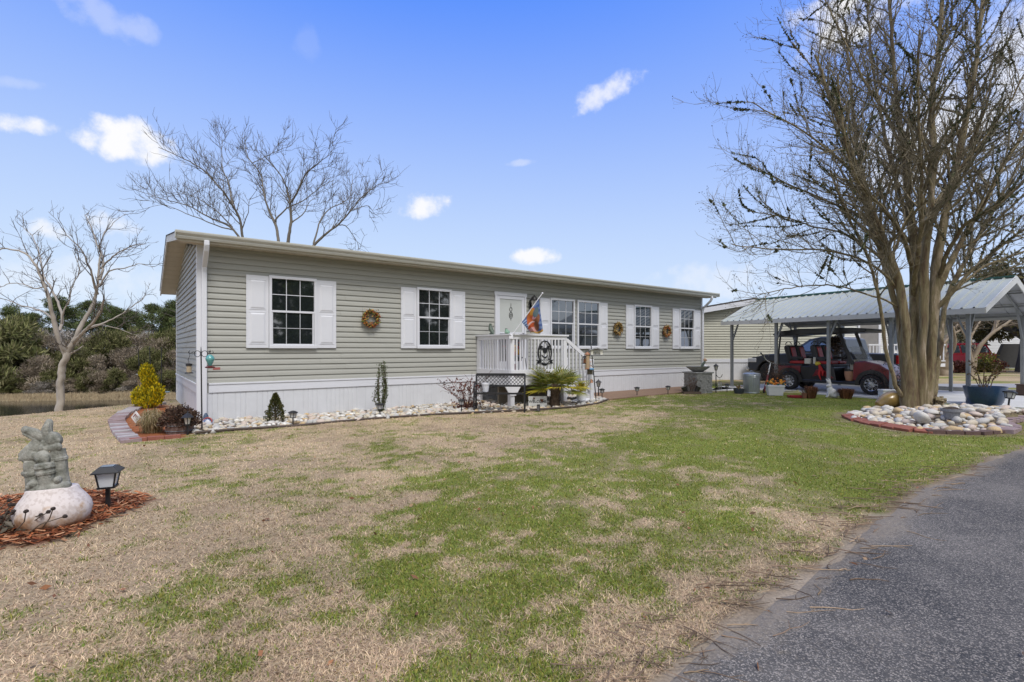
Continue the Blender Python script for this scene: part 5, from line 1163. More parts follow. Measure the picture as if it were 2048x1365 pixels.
# ================================================================== carport, vehicles, pots, neighbours
galv = mat('galvanised_steel', (.19, .20, .205), .6, metal=.0, col2=(.265, .275, .28), scale=5)
tin = mat('pale_metal_roof', (.345, .375, .355), .55, metal=.0, col2=(.41, .44, .42), scale=1.2); tinw = mat('roof_underside', (.40, .41, .43), .6, amt=.08); greenm = mat('green_ridge', (.04, .12, .09), .5)
CRZ = math.atan2(CD.y, CD.x)        # carport local: x towards the near end along the front posts, y = to the camera's right-back is -y
cp = thing('carport', 'open steel carport with pale ribbed metal gable roof and green ridge', 'carport', CB - CD*6.6, CRZ)
sgn_ = 1 if (V((-CD.y, CD.x, 0))).dot(CP) > 0 else -1     # local +y versus CP
W_, LN_ = 4.0, 6.6; ys = lambda a: a * sgn_
for k in range(5):
    for a in (0, W_):
        b = MB(); x = k*1.65; b.box((x - .04, ys(a) - .04, 0), (x + .04, ys(a) + .04, 2.30)); b.build('post', galv, cp)
        b = MB(); xe_ = x + (.26 if k < 4 else -.26); ya = ys(a + (.50 if a == 0 else -.50)); b.bar((x, ys(a), 1.60), (x, ya, 2.30 + .25), .05, .035); b.build('knee_brace', galv, cp)
        if a == 0: b = MB(); b.bar((x, ys(0), 1.62), (xe_ , ys(.0), 2.30), .045, .035); b.build('knee_brace', galv, cp)
x0, x1, OV = -.32, LN_ + .36, .16
ez, rz_ = 2.36, 3.26; slope = (rz_ - ez) / (W_/2 + OV)
b = MB(); u = MB()
for side in (0, 1):
    f = lambda a: (a if side == 0 else W_ - a)
    nrib = int((x1 - x0) / .228); st_ = (x1 - x0) / nrib
    for k in range(nrib):
        xa = x0 + k*st_; prof_ = [(0, 0), (.016, .034), (.045, .034), (.061, 0), (st_, 0)]
        for (p, zp), (q, zq) in zip(prof_[:-1], prof_[1:]):
            b.quad(V((xa + p, ys(f(-OV)), ez + zp)), V((xa + q, ys(f(-OV)), ez + zq)), V((xa + q, ys(f(W_/2)), rz_ + zq)), V((xa + p, ys(f(W_/2)), rz_ + zp)))
    for k in range(11): 
        xa = x0 + k*(x1-x0)/11; xb = x0 + (k+.985)*(x1-x0)/11
        u.quad(V((xa, ys(f(-OV)), ez - .012)), V((xb, ys(f(-OV)), ez - .012)), V((xb, ys(f(W_/2)), rz_ - .012)), V((xa, ys(f(W_/2)), rz_ - .012)))
b.build('roof', tin, cp); u.build('roof_lining', tinw, cp)
b = MB(); b.box((x0, min(ys(W_/2 - .09), ys(W_/2 + .09)), rz_ - .01), (x1, max(ys(W_/2 - .09), ys(W_/2 + .09)), rz_ + .045)); b.build('ridge_cap', greenm, cp)
trim = mat('carport_trim', (.50, .50, .48), .5, col2=(.58, .58, .57), scale=3)
for a in (-OV, W_ + OV): b = MB(); b.box((x0 - .005, min(ys(a - .012), ys(a + .012)), ez - .13), (x1 + .005, max(ys(a - .012), ys(a + .012)), ez + .002)); b.build('eave_trim', trim, cp)
for xx in (x0 - .012, x1 + .012):
    for a0, a1 in ((-OV, W_/2), (W_ + OV, W_/2)): b = MB(); b.prism([(ys(a0), ez + .02), (ys(a1), rz_ + .035), (ys(a1), rz_ - .16), (ys(a0), ez - .13)], xx - .012, xx + .012, M=Matrix(((0,1,0,0),(1,0,0,0),(0,0,1,0),(0,0,0,1)))); b.build('gable_trim', trim, cp)
for a in (0.55, 1.3, W_ - 1.3, W_ - .55):
    zz = ez + slope * (min(a, W_ - a) + OV) - .06; b = MB(); b.box((x0 + .05, ys(a) - .025, zz - .04), (x1 - .05, ys(a) + .025, zz)); b.build('purlin', galv, cp)
for k in range(5):
    x = k*1.65
    for a0, a1 in ((0, W_/2), (W_, W_/2)): b = MB(); b.bar((x, ys(a0), ez + slope*OV - .085), (x, ys(a1), rz_ - .085), .05, .05); b.build('rafter', galv, cp)
for a in (0, W_): b = MB(); b.box((x0 + .1, ys(a) - .03, 2.30), (x1 - .1, ys(a) + .03, 2.36)); b.build('wall_plate', galv, cp)

# ------------------------------------------------------------------ wheels
tyre = mat('tyre_rubber', (.016, .016, .017), .8, amt=.2, scale=30); chrome = mat('machined_alloy', (.62, .63, .65), .25, metal=.8); dkal = mat('dark_alloy', (.03, .03, .033), .4, metal=.5)
def wheel(parent, x, y, rad_, wid, rim, sy, spokes=8, z=None):
    """sy: -1 = outer face towards -y"""
    z = rad_ if z is None else z; M_ = T(x, y, z) @ Rx(rad(90))
    b = MB(); b.lathe([(rim, -wid/2), (rad_*.93, -wid/2), (rad_, -wid*.32), (rad_, wid*.32), (rad_*.93, wid/2), (rim, wid/2), (rim*.93, wid*.3), (rim*.93, -wid*.3)], 30, M=M_); w = b.build('wheel', tyre, parent, True)
    face = sy * wid * .40; b = MB(); b.lathe([(rim*.93, -.01), (rim*.93, .01)], 30, M=T(x, y + face*.4, z) @ Rx(rad(90))); b.build('rim_back', dkal, w)
    b = MB(); b.torus((x, y + face, z), rim*.955, .010, 30, 6, M=Rx(rad(90)))
    for k in range(spokes):
        q = 2*math.pi*k/spokes
        for dq in (-.19, .19):
            p0 = V((x + math.cos(q)*rim*.16, y + face*1.02, z + math.sin(q)*rim*.16)); p1 = V((x + math.cos(q + dq)*rim*.55, y + face*1.02, z + math.sin(q + dq)*rim*.55)); p2 = V((x + math.cos(q + dq*.35 if spokes > 6 else q + dq)*rim*.93, y + face*.95, z + math.sin(q + dq*.35 if spokes > 6 else q + dq)*rim*.93)); b.tube([p0, p1, p2], [.012, .009, .011], 4)
    b.lathe([(rim*.2, -.012), (rim*.2, .012)], 14, M=T(x, y + face*1.02, z) @ Rx(rad(90))); b.build('rim', chrome, w, True); return w
def body_prism(b, poly, y0, y1): b.prism(poly, y0, y1)
# golf cart: local x forward, near side at -y
cx0 = G(1579.5, 781.5); cx1 = G(1744, 792.5); cdv = (cx1 - cx0); cl = cdv.length; cdv.normalize(); CZ = math.atan2(cdv.y, cdv.x)
gc = thing('golf_cart', 'maroon and black four seat golf cart with long black canopy parked under the carport', 'golf cart', cx0 + V((-cdv.y, cdv.x, 0))*.52 + V((0, 0, .035)), CZ)
paint = mat('maroon_paint', (.15, .008, .013), .3, coat=.45, amt=.35, scale=6); blk = mat('black_plastic_body', (.016, .016, .018), .35, amt=.2, coat=.3); redv = mat('red_vinyl', (.40, .03, .03), .45, amt=.15); blkv = mat('black_vinyl', (.022, .022, .024), .5, amt=.2)
WB = cl; YN, YF = -.56, .56
for xx in (0, WB):
    for yy, sy in ((-.50, -1), (.50, 1)): wheel(gc, xx, yy, .295, .21, .19, sy, 9)
b = MB(); b.prism([(-.55, .50), (-.50, .78), (.35, .80), (.35, .62), (.30, .52), (.22, .60), (-.05, .68), (-.28, .62), (-.42, .46)], YN + .03, YF - .03); b.build('rear_body', paint, gc, bevel=.015)
b = MB(); b.prism([(.34, .34), (.34, .80), (1.35, .78), (1.42, .34)], YN + .05, YF - .05); b.build('seat_base', blk, gc, bevel=.02)
b = MB(); b.prism([(.72, .46), (.85, .70), (1.10, .66), (1.36, .44), (1.2, .42), (1.0, .55)], YN + .035, YN + .049); b.build('side_flash', paint, gc)
b = MB(); b.box((.33, YN - .0, .27), (WB - .33, YF, .36)); b.build('floor_sill', blk, gc, bevel=.02)
b = MB(); b.box((-.45, YN + .04, .781), (.40, YF - .04, .86)); b.box((.62, YN + .04, .779), (1.34, YF - .04, .86)); b.build('seat_deck', blkv, gc, bevel=.02)
b = MB(); hood = [(WB - .52, .40), (WB - .50, .95), (WB - .20, .985), (WB + .16, .90), (WB + .44, .72), (WB + .50, .56), (WB + .47, .42), (WB + .36, .42), (WB + .33, .53), (WB + .18, .64), (WB, .67), (WB - .18, .64), (WB - .33, .52), (WB - .38, .40)]
b.prism(hood, YN + .03, YF - .03); b.build('hood', paint, gc, bevel=.03)
for xc in (0, WB):
    for yy in (YN + .01, YF - .01):
        b = MB(); P_ = [(xc + .375*math.cos(q), yy, .30 + .37*math.sin(q)) for q in np.linspace(rad(-5), rad(185), 15)]
        for p, q in zip(P_[:-1], P_[1:]): b.bar(p, V(q) + (V(q) - V(p))*.15, .11, .05, up=(0, 1, 0))
        b.build('fender_flare', blk, gc)
for yy in (-.36, .36): b = MB(); b.ball((WB + .37, yy, .69), (.08, .07, .04)); b.build('headlight', mat('headlamp_glass', (.55, .57, .60), .08, spec=.9), gc, True)
b = MB(); b.box((WB + .44, YN + .08, .30), (WB + .54, YF - .08, .45)); b.build('bumper', blk, gc, bevel=.03)
def seat(x, y):
    b = MB(); b.box((x - .05, y - .23, .861), (x + .42, y + .23, .96)); cu = b.build('seat_cushion', redv, gc, bevel=.04)
    Ms = T(x - .02, y, .93) @ Ry(rad(-14)); b = MB(); b.prism([(-.09, -.04), (.06, 0), (.07, .50), (.02, .56), (-.08, .56), (-.11, .48)], -.22, .22, M=Ms); bk = b.build('seat_back', blkv, gc, bevel=.04)
    b = MB(); b.prism([(.062, .06), (.085, .08), (.09, .44), (.072, .48)], -.13, .13, M=Ms); b.build('red_panel', redv, bk, bevel=.015)
    b = MB(); b.torus(Ms @ V((-.04, 0, .58)), .10, .014, 14, 6, M=Rx(rad(90)), a0=0, a1=math.pi); b.build('grab_loop', blk, bk)
    b = MB(); b.prism([(.0, 0), (.40, .02), (.42, .09), (.0, .10)], -.035, .035, M=T(x, y + (-.27 if y < 0 else .27), 1.0)); b.build('armrest', blkv, gc, bevel=.02)
for x in (.02, .86):
    for y in (-.27, .27): seat(x, y)
b = MB(); b.prism([(-.55, 1.83), (-.44, 1.93), (.3, 1.985), (1.2, 1.995), (1.9, 1.98), (2.24, 1.94), (2.30, 1.88), (2.2, 1.83), (.3, 1.81), (-.45, 1.74)], YN - .03, YF + .03); b.build('canopy', blk, gc, bevel=.02)
for y in (YN + .03, YF - .03):
    b = MB(); b.tube([(-.38, y, .8), (-.36, y, 1.3), (-.30, y, 1.84)], .028, 8); b.build('rear_strut', blk, gc)
    b = MB(); b.bar((WB - .50, y, .88), (WB - .70, y, 1.35), .10, .05, up=(0, 1, 0)); b.bar((WB - .69, y, 1.33), (WB - .90, y, 1.93), .085, .05, up=(0, 1, 0)); b.build('front_strut', blk, gc)
b = MB(); b.prism([(WB - .36, .96), (WB - .66, 1.40), (WB - .648, 1.41), (WB - .345, .97)], YN + .09, YF - .09); b.build('windshield', mat('clear_acrylic', (.55, .58, .60), .05, alpha=.25, spec=.5), gc)
b = MB(); b.box((WB - .60, YN + .05, .70), (WB - .45, YF - .05, 1.02)); b.build('dashboard', mat('dash_tan', (.30, .28, .23), .6), gc, bevel=.03)
b = MB(); b.box((1.38, YF - .12, .361), (WB - .46, YF - .06, .84)); b.box((WB - .50, YN + .06, .361), (WB - .44, YF - .125, .70)); b.build('firewall_and_dark_panel', blk, gc); b = MB(); Ms = T(WB - .78, -.27, 1.12) @ Ry(rad(-50)); b.torus((0, 0, 0), .16, .016, 22, 6, M=Ms);  # firewall, plus a dark side panel added so the open footwell looks dark inside
MB_ = Ms
for q in (0, 2.1, 4.2): b.tube([Ms @ V((0, 0, 0)), Ms @ V((.16*math.cos(q), .16*math.sin(q), 0))], .012, 5)
b.tube([Ms @ V((0, 0, 0)), V((WB - .5, -.27, .90))], .022, 6); b.build('steering_wheel', blk, gc)
b = MB(); b.box((.46, YN + .05, .863), (.66, YN + .22, 1.04), Ry(0)); b.box((.74, YN + .04, .863), (.82, YN + .2, 1.08)); b.build('white_armrests', mat('offwhite_plastic', (.55, .53, .46), .5), gc, bevel=.02)
b = MB(); b.lathe([(.0, .36), (.10, .37), (.145, .55), (.145, .66), (.0, .67)], 16, c=(WB - .66, YN + .20, 0)); b.build('cooler', mat('tan_cooler', (.42, .22, .13), .5), gc, True); b = MB(); b.lathe([(.15, .665), (.15, .75), (.02, .76)], 16, c=(WB - .66, YN + .20, 0)); b.build('cooler_lid', blk, gc)
b = MB(); b.tube([(.95, YN + .0, .84), (1.0, YN - .03, .70), (.96, YN - .03, .55), (1.02, YN - .03, .36)], [.03, .045, .04, .01], 6); b.tube([(.95, YN, .84), (1.08, YN - .03, .62), (1.06, YN - .03, .50)], [.03, .04, .02], 6); b.build('red_strap', mat('red_cloth', (.42, .02, .02), .7), gc, True); b = MB(); b.ball((.90, YN + .01, .88), (.09, .04, .06), jitter=.15); b.build('yellow_cloth', mat('yellow_cloth', (.55, .42, .04), .7), gc, True)
b = MB(); b.ball((WB - .86, YN - .02, 1.50), (.06, .09, .05)); b.tube([(WB - .86, YN, 1.50), (WB - .74, YN + .03, 1.45)], .012, 5); b.build('mirror', blk, gc, True)

# dark pickup truck beside the carport: local x forward (to the photo's left), near side +y
tf = V((-CD.x, -CD.y, 0)); TRZ = math.atan2(tf.y, tf.x); tw0 = V((10.95, 21.9, 0))
tr_ = thing('pickup_truck', 'dark blue grey crew cab pickup parked behind the golf cart and carport', 'pickup truck', tw0 - tf*3.6 + V((CP.x, CP.y, 0))*.98, TRZ)
nv_ = mat('dark_navy_paint', (.034, .038, .048), .35, coat=.4, amt=.2); tint = mat('tinted_glass', (.05, .065, .08), .04, spec=1.0, ior=1.8)
low = [(-1.15, .55), (-1.18, 1.20), (.55, 1.24), (2.75, 1.22), (3.6, 1.17), (4.35, 1.02), (4.55, .86), (4.58, .60), (4.45, .45), (4.12, .42), (4.05, .62), (3.85, .82), (3.6, .88), (3.35, .82), (3.15, .62), (3.08, .40), (.55, .40), (.47, .62), (.27, .82), (0, .88), (-.27, .82), (-.47, .62), (-.55, .48)]
b = MB(); b.prism(low, -.98, .98); b.build('body', nv_, tr_, bevel=.05)
b = MB(); lo_ = [(.55, 1.23), (2.72, 1.23), (1.95, 1.78), (1.55, 1.86), (.85, 1.85), (.62, 1.76)]
vs = [V((x, -.94, z)) if z < 1.3 else V((x, -.76, z)) for x, z in lo_] + [V((x, .94, z)) if z < 1.3 else V((x, .76, z)) for x, z in lo_]; n_ = 6
b.add(vs, [tuple(range(6)), tuple(range(11, 5, -1))] + [(i, i+6, (i+1)%6+6, (i+1)%6) for i in range(6)]); b.build('cab', nv_, tr_, bevel=.03)
for sy in (-1, 1):
    fy = lambda z: sy * (.945 - (z - 1.23) / .62 * .18)
    for P_ in ([(1.66, 1.30), (2.42, 1.30), (1.90, 1.70), (1.66, 1.74)], [(.78, 1.30), (1.56, 1.30), (1.56, 1.75), (.80, 1.74)]): b = MB(); b.add([V((x, fy(z) + sy*.004, z)) for x, z in P_], [(0, 1, 2, 3)]); b.build('side_window', tint, tr_)
    b = MB(); b.box((2.15, sy*1.0 - .10, 1.26), (2.32, sy*1.0 + .14, 1.44)); b.build('mirror', nv_, tr_, bevel=.03)
    b = MB(); b.box((4.14, sy*.80 - .24, .80), (4.55, sy*.80 + .195, .99)); b.build('headlight', mat('headlamp_clear', (.55, .56, .57), .12, spec=.8), tr_, bevel=.03)
    b = MB(); b.box((-1.20, sy*.88 - .09, .85), (-1.10, sy*.88 + .101, 1.15)); b.build('tail_light', mat('tail_red', (.35, .01, .012), .2), tr_, bevel=.02)
    for xx, z1 in ((1.61, 1.76), (.62, 1.74)):
        b = MB(); b.bar((xx, sy*.985, .50), (xx, sy*.985, 1.20), .008, .006); b.build('door_seam', tyre, tr_)
    b = MB(); b.box((1.70, sy*.98 - .02, 1.06), (1.86, sy*.98 + .03, 1.10)); b.build('door_handle', chrome, tr_)
b = MB(); b.add([V((2.70, -.84, 1.26)), V((2.70, .84, 1.26)), V((2.00, .72, 1.765)), V((2.00, -.72, 1.765))], [(0, 1, 2, 3)]); b.build('windshield', tint, tr_)
b = MB(); b.box((4.50, -.95, .42), (4.68, .95, .62)); b.build('front_bumper', chrome, tr_, bevel=.05); b = MB(); b.box((-1.32, -.9, .50), (-1.19, .9, .68)); b.build('rear_bumper', chrome, tr_, bevel=.03)
for xx in (0, 3.6):
    for yy, sy in ((.86, 1), (-.86, -1)): wheel(tr_, xx, yy, .40, .26, .27, sy, 5)

# ------------------------------------------------------------------ along the driveway edge
t = thing('trash_can', 'ribbed galvanised trash can with lid beside the left carport post', 'trash can', G(1503, 786.5), 0)
b = MB(); gcan = mat('galvanised_can', (.33, .37, .41), .35, metal=.6, col2=(.46, .50, .54), scale=4); b.lathe([(.215, 0), (.22, .04), (.225, .06), (.245, .52), (.25, .56)], 96, ripple=lambda q, z: .026*math.cos(24*q) if .05 < z < .53 else 0); b.build('body', gcan, t, True, sharp=60)
b = MB(); b.torus((0, 0, .545), .252, .012, 36, 6); b.torus((0, 0, .02), .222, .012, 36, 6); b.torus((0, 0, .50), .247, .008, 36, 6); b.build('bands', gcan, t, True); b = MB(); b.lathe([(.262, .56), (.262, .60), (.20, .63), (.02, .65)], 36); b.torus((0, 0, .65), .05, .01, 10, 5, M=Rx(rad(90)), a0=0, a1=math.pi); b.build('lid', gcan, t, True)
t = thing('fern_pot', 'dark grey bowl pot with a browning fern beside the trash can', 'planter', G(1478, 787.5), 0)
b = MB(); b.lathe([(.12, 0), (.155, .08), (.165, .15), (.15, .15), (.13, .11)], 20); b.build('pot', mat('slate_glaze', (.045, .055, .075), .45, amt=.2), t, True)
r = random.Random(41); b = MB()
for k in range(34):
    q = r.uniform(0, 6.28); d = V((math.cos(q), math.sin(q), 0)); p0 = V((0, 0, .12)); l_ = r.uniform(.15, .28); p1 = p0 + d*l_*.5 + V((0, 0, l_*.55)); p2 = p1 + d*l_*.55 - V((0, 0, l_*r.uniform(-.2, .5))); s_ = d.cross(V((0, 0, 1)))*.014; c_ = sh(r.choice([(.24, .15, .05), (.16, .16, .04), (.30, .20, .08)]), r.uniform(.7, 1.3)); b.add([p0, p1 - s_, p2, p1 + s_], [(0, 1, 2, 3)], c_)
b.build('fronds', leafm, t)
t = thing('flower_box', 'square white planter with orange artificial flowers in front of the golf cart rear wheel', 'planter', G(1550, 791), rad(-14))
b = MB(); b.add([V((x*.185, y*.14, 0)) for x, y in ((-1,-1),(1,-1),(1,1),(-1,1))] + [V((x*.225, y*.17, .27)) for x, y in ((-1,-1),(1,-1),(1,1),(-1,1))], [(3,2,1,0),(4,5,6,7)] + [(i, (i+1)%4, (i+1)%4+4, i+4) for i in range(4)]); b.box((-.235, -.18, .255), (.235, .18, .30)); b.box((-.21, -.158, .14), (.21, .158, .15)); b.build('box', whiteg, t, bevel=.008)
b = MB()
for k in range(60): p = V((r.uniform(-.23, .10) if k < 42 else r.uniform(.12, .27), r.gauss(0, .07), .30 + abs(r.gauss(.07, .05)))); b.ball(p, r.uniform(.018, .035), 7, 5, col=r.choice([(.60, .22, .02), (.62, .30, .04), (.50, .15, .02), (.03, .10, .05)]))
b.build('blooms', MATS['flower_petals'], t)
t = thing('dried_bush', 'tangled brown dried bush behind the white flower box', 'bush', G(1556, 789) + V((.1, .35, 0)), 0); twiggy(t, 34, 1.0, .8, r, mat('dark_twig', (.06, .042, .035), .9, amt=.3), [(.085, .05, .04), (.06, .04, .03), (.13, .07, .04)], 34, .035, .012, .55, .005)
# kick scooter leaning by the planter
sp = G(1528, 787); t = thing('kick_scooter', 'red stemmed kick scooter with wide chrome handlebar leaning behind the trash can', 'scooter', sp, 0)
hd_ = PT(1541, 727, 15.9) - sp; b = MB(); b.tube([(0, 0, .06), hd_*.45, hd_*.62], .030, 8); b.build('stem', mat('metallic_red', (.16, .012, .02), .3, coat=.5), t); b = MB(); b.tube([hd_*.6, hd_], .022, 8); a0 = PT(1521, 706, 15.9) - sp; b.tube([a0.lerp(hd_, .3), a0.lerp(hd_, .55) + V((0, 0, -.03)), a0.lerp(hd_, .85) - V((0, 0, .0)), hd_ + V((.10, .04, -.01)), hd_ + V((.3, .3, .0))], .016, 6); b.build('handlebar', chrome, t); b = MB(); b.tube([a0, a0.lerp(hd_, .32)], .022, 8); b.build('grip', blk, t)
b = MB(); b.bar((.02, .05, .09), (.5, .55, .09), .11, .035, up=(0, 0, 1)); b.build('deck', silver, t)
for px_, py_ in ((0, 0), (.54, .58)): b = MB(); b.torus((px_, py_, .075), .06, .018, 18, 6, M=Rz(rad(47)) @ Rx(rad(90))); b.build('wheel', tyre, t)
t = thing('rabbit_statue', 'white sitting rabbit statue with tall ears in front of a carport post', 'statue', G(1662, 795.5), rad(-20)); b = MB()
b.ball((.03, 0, .13), (.12, .09, .13), 14, 10); b.ball((-.02, 0, .22), (.08, .075, .11), 14, 10); b.ball((-.045, -.01, .335), (.062, .055, .058), 14, 10); b.ball((-.10, -.02, .325), (.03, .03, .028), 10, 8); b.ball((.09, -.05, .06), (.08, .05, .06), 10, 8); b.tube([(-.06, -.045, .18), (-.085, -.05, .04), (-.12, -.05, .012)], [.03, .025, .02], 8); b.tube([(-.06, .035, .18), (-.085, .04, .04), (-.12, .04, .012)], [.03, .025, .02], 8); b.tube([(-.02, -.03, .38), (-.09, -.04, .47), (-.135, -.04, .53)], [.02, .028, .006], 8); b.tube([(.0, .02, .38), (-.03, .03, .48), (-.06, .035, .55)], [.02, .028, .006], 8); b.ball((.15, 0, .09), .035)
b.build('rabbit_body', mat('chalk_white', (.56, .56, .56), .8, col2=(.68, .68, .68), scale=14, bump=.2), t, True)
m_ = [o for o in t.children]; mm_ = bpy.data.objects[COL.objects[-1].name].modifiers.new('remesh', 'REMESH'); mm_.mode = 'VOXEL'; mm_.voxel_size = .008; mm_.use_smooth_shade = True
def clump(name, label, loc, w, h, pal, n, r):
    t = thing(name, label, 'grass clump', loc, 0, None); b = MB()
    for k in range(n):
        q = r.uniform(0, 6.28); rr_ = w/2 * r.random() ** .5; p0 = V((rr_*.6*math.cos(q), rr_*.6*math.sin(q), 0)); p1 = V((rr_*.95*math.cos(q), rr_*.95*math.sin(q), h*r.uniform(.7, 1.1))); p2 = p1 + V((.25*w*math.cos(q)*r.random(), .25*w*math.sin(q)*r.random(), h*r.uniform(-.25, .12))) ; s_ = V((-math.sin(q), math.cos(q), 0))*.006; c_ = sh(r.choice(pal), r.uniform(.6, 1.35)); b.add([p0 - s_, p0 + s_, p1 + s_, p1 - s_, p2], [(0, 1, 2, 3), (3, 2, 4)], c_)
    b.build('blades', leafm, t); b = MB(); b.ball((0, 0, h*.22), (w*.26, w*.26, h*.3), 12, 8, jitter=.1, rng=r); b.build('crown', mat('rust_thatch', (.085, .035, .018), .95, col2=(.15, .065, .03), scale=30, bump=.5), t)
RUST = [(.16, .065, .03), (.11, .045, .022), (.21, .10, .05)]
clump('clipped_grass', 'rusty brown clipped grass clump by the red tray', G(1622, 797), .36, .30, RUST, 700, r); clump('clipped_grass', 'rusty brown clipped grass clump right of the white rabbit', G(1692, 797.5), .44, .25, RUST, 800, r)
t = thing('clay_pot', 'small reddish brown pot left of the first clipped grass clump', 'pot', G(1609, 797), 0); b = MB(); b.lathe([(.05, 0), (.075, .13), (.08, .15), (.07, .15), (.06, .12)], 14); b.build('pot_body', mat('terracotta', (.20, .09, .055), .8, amt=.2), t, True); b = MB(); leaves(b, [(V((r.gauss(0, .03), r.gauss(0, .03), .13)), V((r.gauss(0, .5), r.gauss(0, .5), 1))) for k in range(30)], .11, .012, [(.42, .36, .28), (.16, .11, .07)], r); b.build('dry_leaves', leafm, t)
t = thing('red_tray', 'low red plastic tray on the grass by the golf cart rear wheel', 'tray', G(1594, 796), rad(-8)); b = MB(); b.box((-.22, -.1, 0), (.22, .1, .02)); b.box((-.23, -.11, .021), (.23, -.09, .07)); b.box((-.23, .09, .021), (.23, .11, .07)); b.box((-.23, -.089, .021), (-.21, .089, .07)); b.box((.21, -.089, .021), (.23, .089, .07)); b.build('tray_body', mat('red_plastic', (.24, .012, .02), .4), t, bevel=.008)
b = MB(); P_ = [V((.30*math.cos(q*.5)*(1 - q*.02), .14*math.sin(q*.5), .03 + .004*q)) for q in range(26)]; b.tube(P_, .012, 6); o = b.build('garden_hose', mat('yellow_hose', (.46, .42, .17), .5), None, True); o.location = G(1590, 793) + V((0, .12, .035)); tag(o, 'pale yellow coiled hose lying by the golf cart rear wheel', 'hose')
# fountain pedestal, bird on it, pots left of it
t = thing('stone_fountain', 'grey stacked stone pedestal fountain with wide basin at the right end of the house', 'fountain', G(1404, 787.5) + V((0, .35, 0)), rad(20)); slate = mat('stacked_stone', (.15, .155, .155), .9, col2=(.33, .33, .32), scale=9, bump=.6, stretch=(1, 1, 3)); b = MB()
for k in range(9):
    z0 = k*.068; x = -.30
    while x < .29:
        w_ = r.uniform(.09, .19); x2 = min(x + w_, .30); o_ = r.uniform(0, .022)
        b.box((x, -.30 - o_, z0), (x2 - .006, -.15, z0 + .063)); b.box((-.30 - r.uniform(0, .02), -.145 + (x + .3)*.72, z0), (-.15, -.145 + (x2 + .3)*.72 - .006, z0 + .063)); b.box((.15, -.145 + (x + .3)*.72, z0), (.30 + r.uniform(0, .02), -.145 + (x2 + .3)*.72 - .006, z0 + .063)); x = x2
b.box((-.28, -.28, 0), (.28, .28, .60)); b.build('pedestal', slate, t); b = MB(); b.box((-.34, -.34, .612), (.34, .34, .655)); b.build('cap_stone', slate, t, bevel=.01); b = MB(); b.lathe([(.15, .66), (.20, .69), (.34, .79), (.36, .83), (.33, .83), (.18, .745)], 24); b.build('basin', slate, t, True)
t = thing('resin_bird', 'tan and green resin bird with flower perched on the stone fountain basin', 'figurine', G(1404, 787.5) + V((.16, .32, .83)), 0); b = MB(); b.tube([(-.05, 0, -.02), (.0, 0, .08), (.05, 0, .15)], [.03, .045, .03], 8); b.build('leaves', stonegreen, t, True); b = MB(); b.ball((.05, 0, .20), (.055, .04, .055)); b.ball((.10, -.01, .19), .02); b.build('bird_head', mat('tan_resin', (.42, .27, .17), .6, amt=.2), t, True)
t = thing('dead_pot_plant', 'dead brown plant between two dark tilted pots left of the stone fountain', 'plant pot', G(1382, 788), 0)
for sx in (-1, 1): b = MB(); b.lathe([(.06, 0), (.09, .16), (.10, .19), (.08, .19)], 12, M=T(sx*.15, 0, .04) @ Ry(rad(22*sx))); b.build('pot', blk, t, True)
twiggy(t, 16, .55, .6, r, stemm, [(.17, .11, .08), (.12, .07, .06)], 8, .05, .010, .6, .006); b = MB(); b.box((-.26, -.10, -.01), (.28, .10, .07)); b.build('trough', mat('dark_trough', (.09, .065, .05), .9), t)
# blue planter, grey bucket in the ring, gourd, white planter
t = thing('blue_planter', 'large blue glazed planter with leggy dry rose at the near carport post', 'planter', G(1970, 812), 0); b = MB(); b.lathe([(.27, 0), (.33, .10), (.385, .30), (.405, .44), (.41, .47), (.39, .47), (.37, .42)], 32); b.build('pot', mat('blue_glaze', (.010, .032, .085), .35, col2=(.025, .065, .14), scale=24, coat=.4), t, True)
b = MB(); b.lathe([(.36, .41), (.36, .43)], 20); b.build('soil', mat('potting_soil', (.05, .035, .025), .95), t)
b = MB(); lv = []
for (tx, ty, tz) in ((-.40, 0, 1.12), (-.30, .1, .78), (.05, .05, 1.18), (.38, 0, 1.10), (.22, -.1, .80), (-.05, -.05, .72), (.42, .1, .85), (-.15, .1, .95)):
    P_ = [V((tx*.1, ty, .42)), V((tx*.45, ty, .42 + (tz - .42)*.5 + .02)), V((tx, ty, tz))]; b.tube(P_, [.012, .010, .006], 5)
    for k in range(26): f = r.uniform(.45, 1); lv.append((P_[1].lerp(P_[2], max(0, (f - .5)*2)) + V((r.gauss(0, .02), r.gauss(0, .02), 0)), V((r.gauss(0, 1), r.gauss(0, 1), r.gauss(0, .5)))))
b.build('stems', stemm, t); b = MB(); leaves(b, lv, .055, .020, [(.13, .075, .03), (.09, .055, .025), (.18, .13, .03)], r); leaves(b, [(V((r.gauss(.04, .09), r.gauss(0, .06), 1.14 + r.gauss(0, .05))), V((r.gauss(0, 1), r.gauss(0, 1), .5))) for k in range(160)], .06, .024, [(.17, .15, .03), (.13, .14, .025)], r); b.build('leaves', leafm, t)
gp = G(1938, 857); gp.y += .35; gp.z = hz(gp) + .03; t = thing('grey_bucket', 'weathered grey bucket pot with dark soil among the ring stones', 'pot', gp, 0); b = MB(); b.lathe([(.10, 0), (.125, .12), (.155, .13), (.165, .18), (.15, .18), (.13, .14)], 24, ripple=lambda q, z: .02*math.cos(14*q) if z < .12 else 0); b.build('pot_body', mat('grey_wood_pot', (.17, .18, .20), .7, col2=(.30, .31, .33), scale=10, stretch=(4, 4, 1)), t, True); b = MB(); b.ball((0, 0, .17), (.13, .13, .04), 14, 8, jitter=.12, rng=r); b.build('soil', MATS['potting_soil'], t)
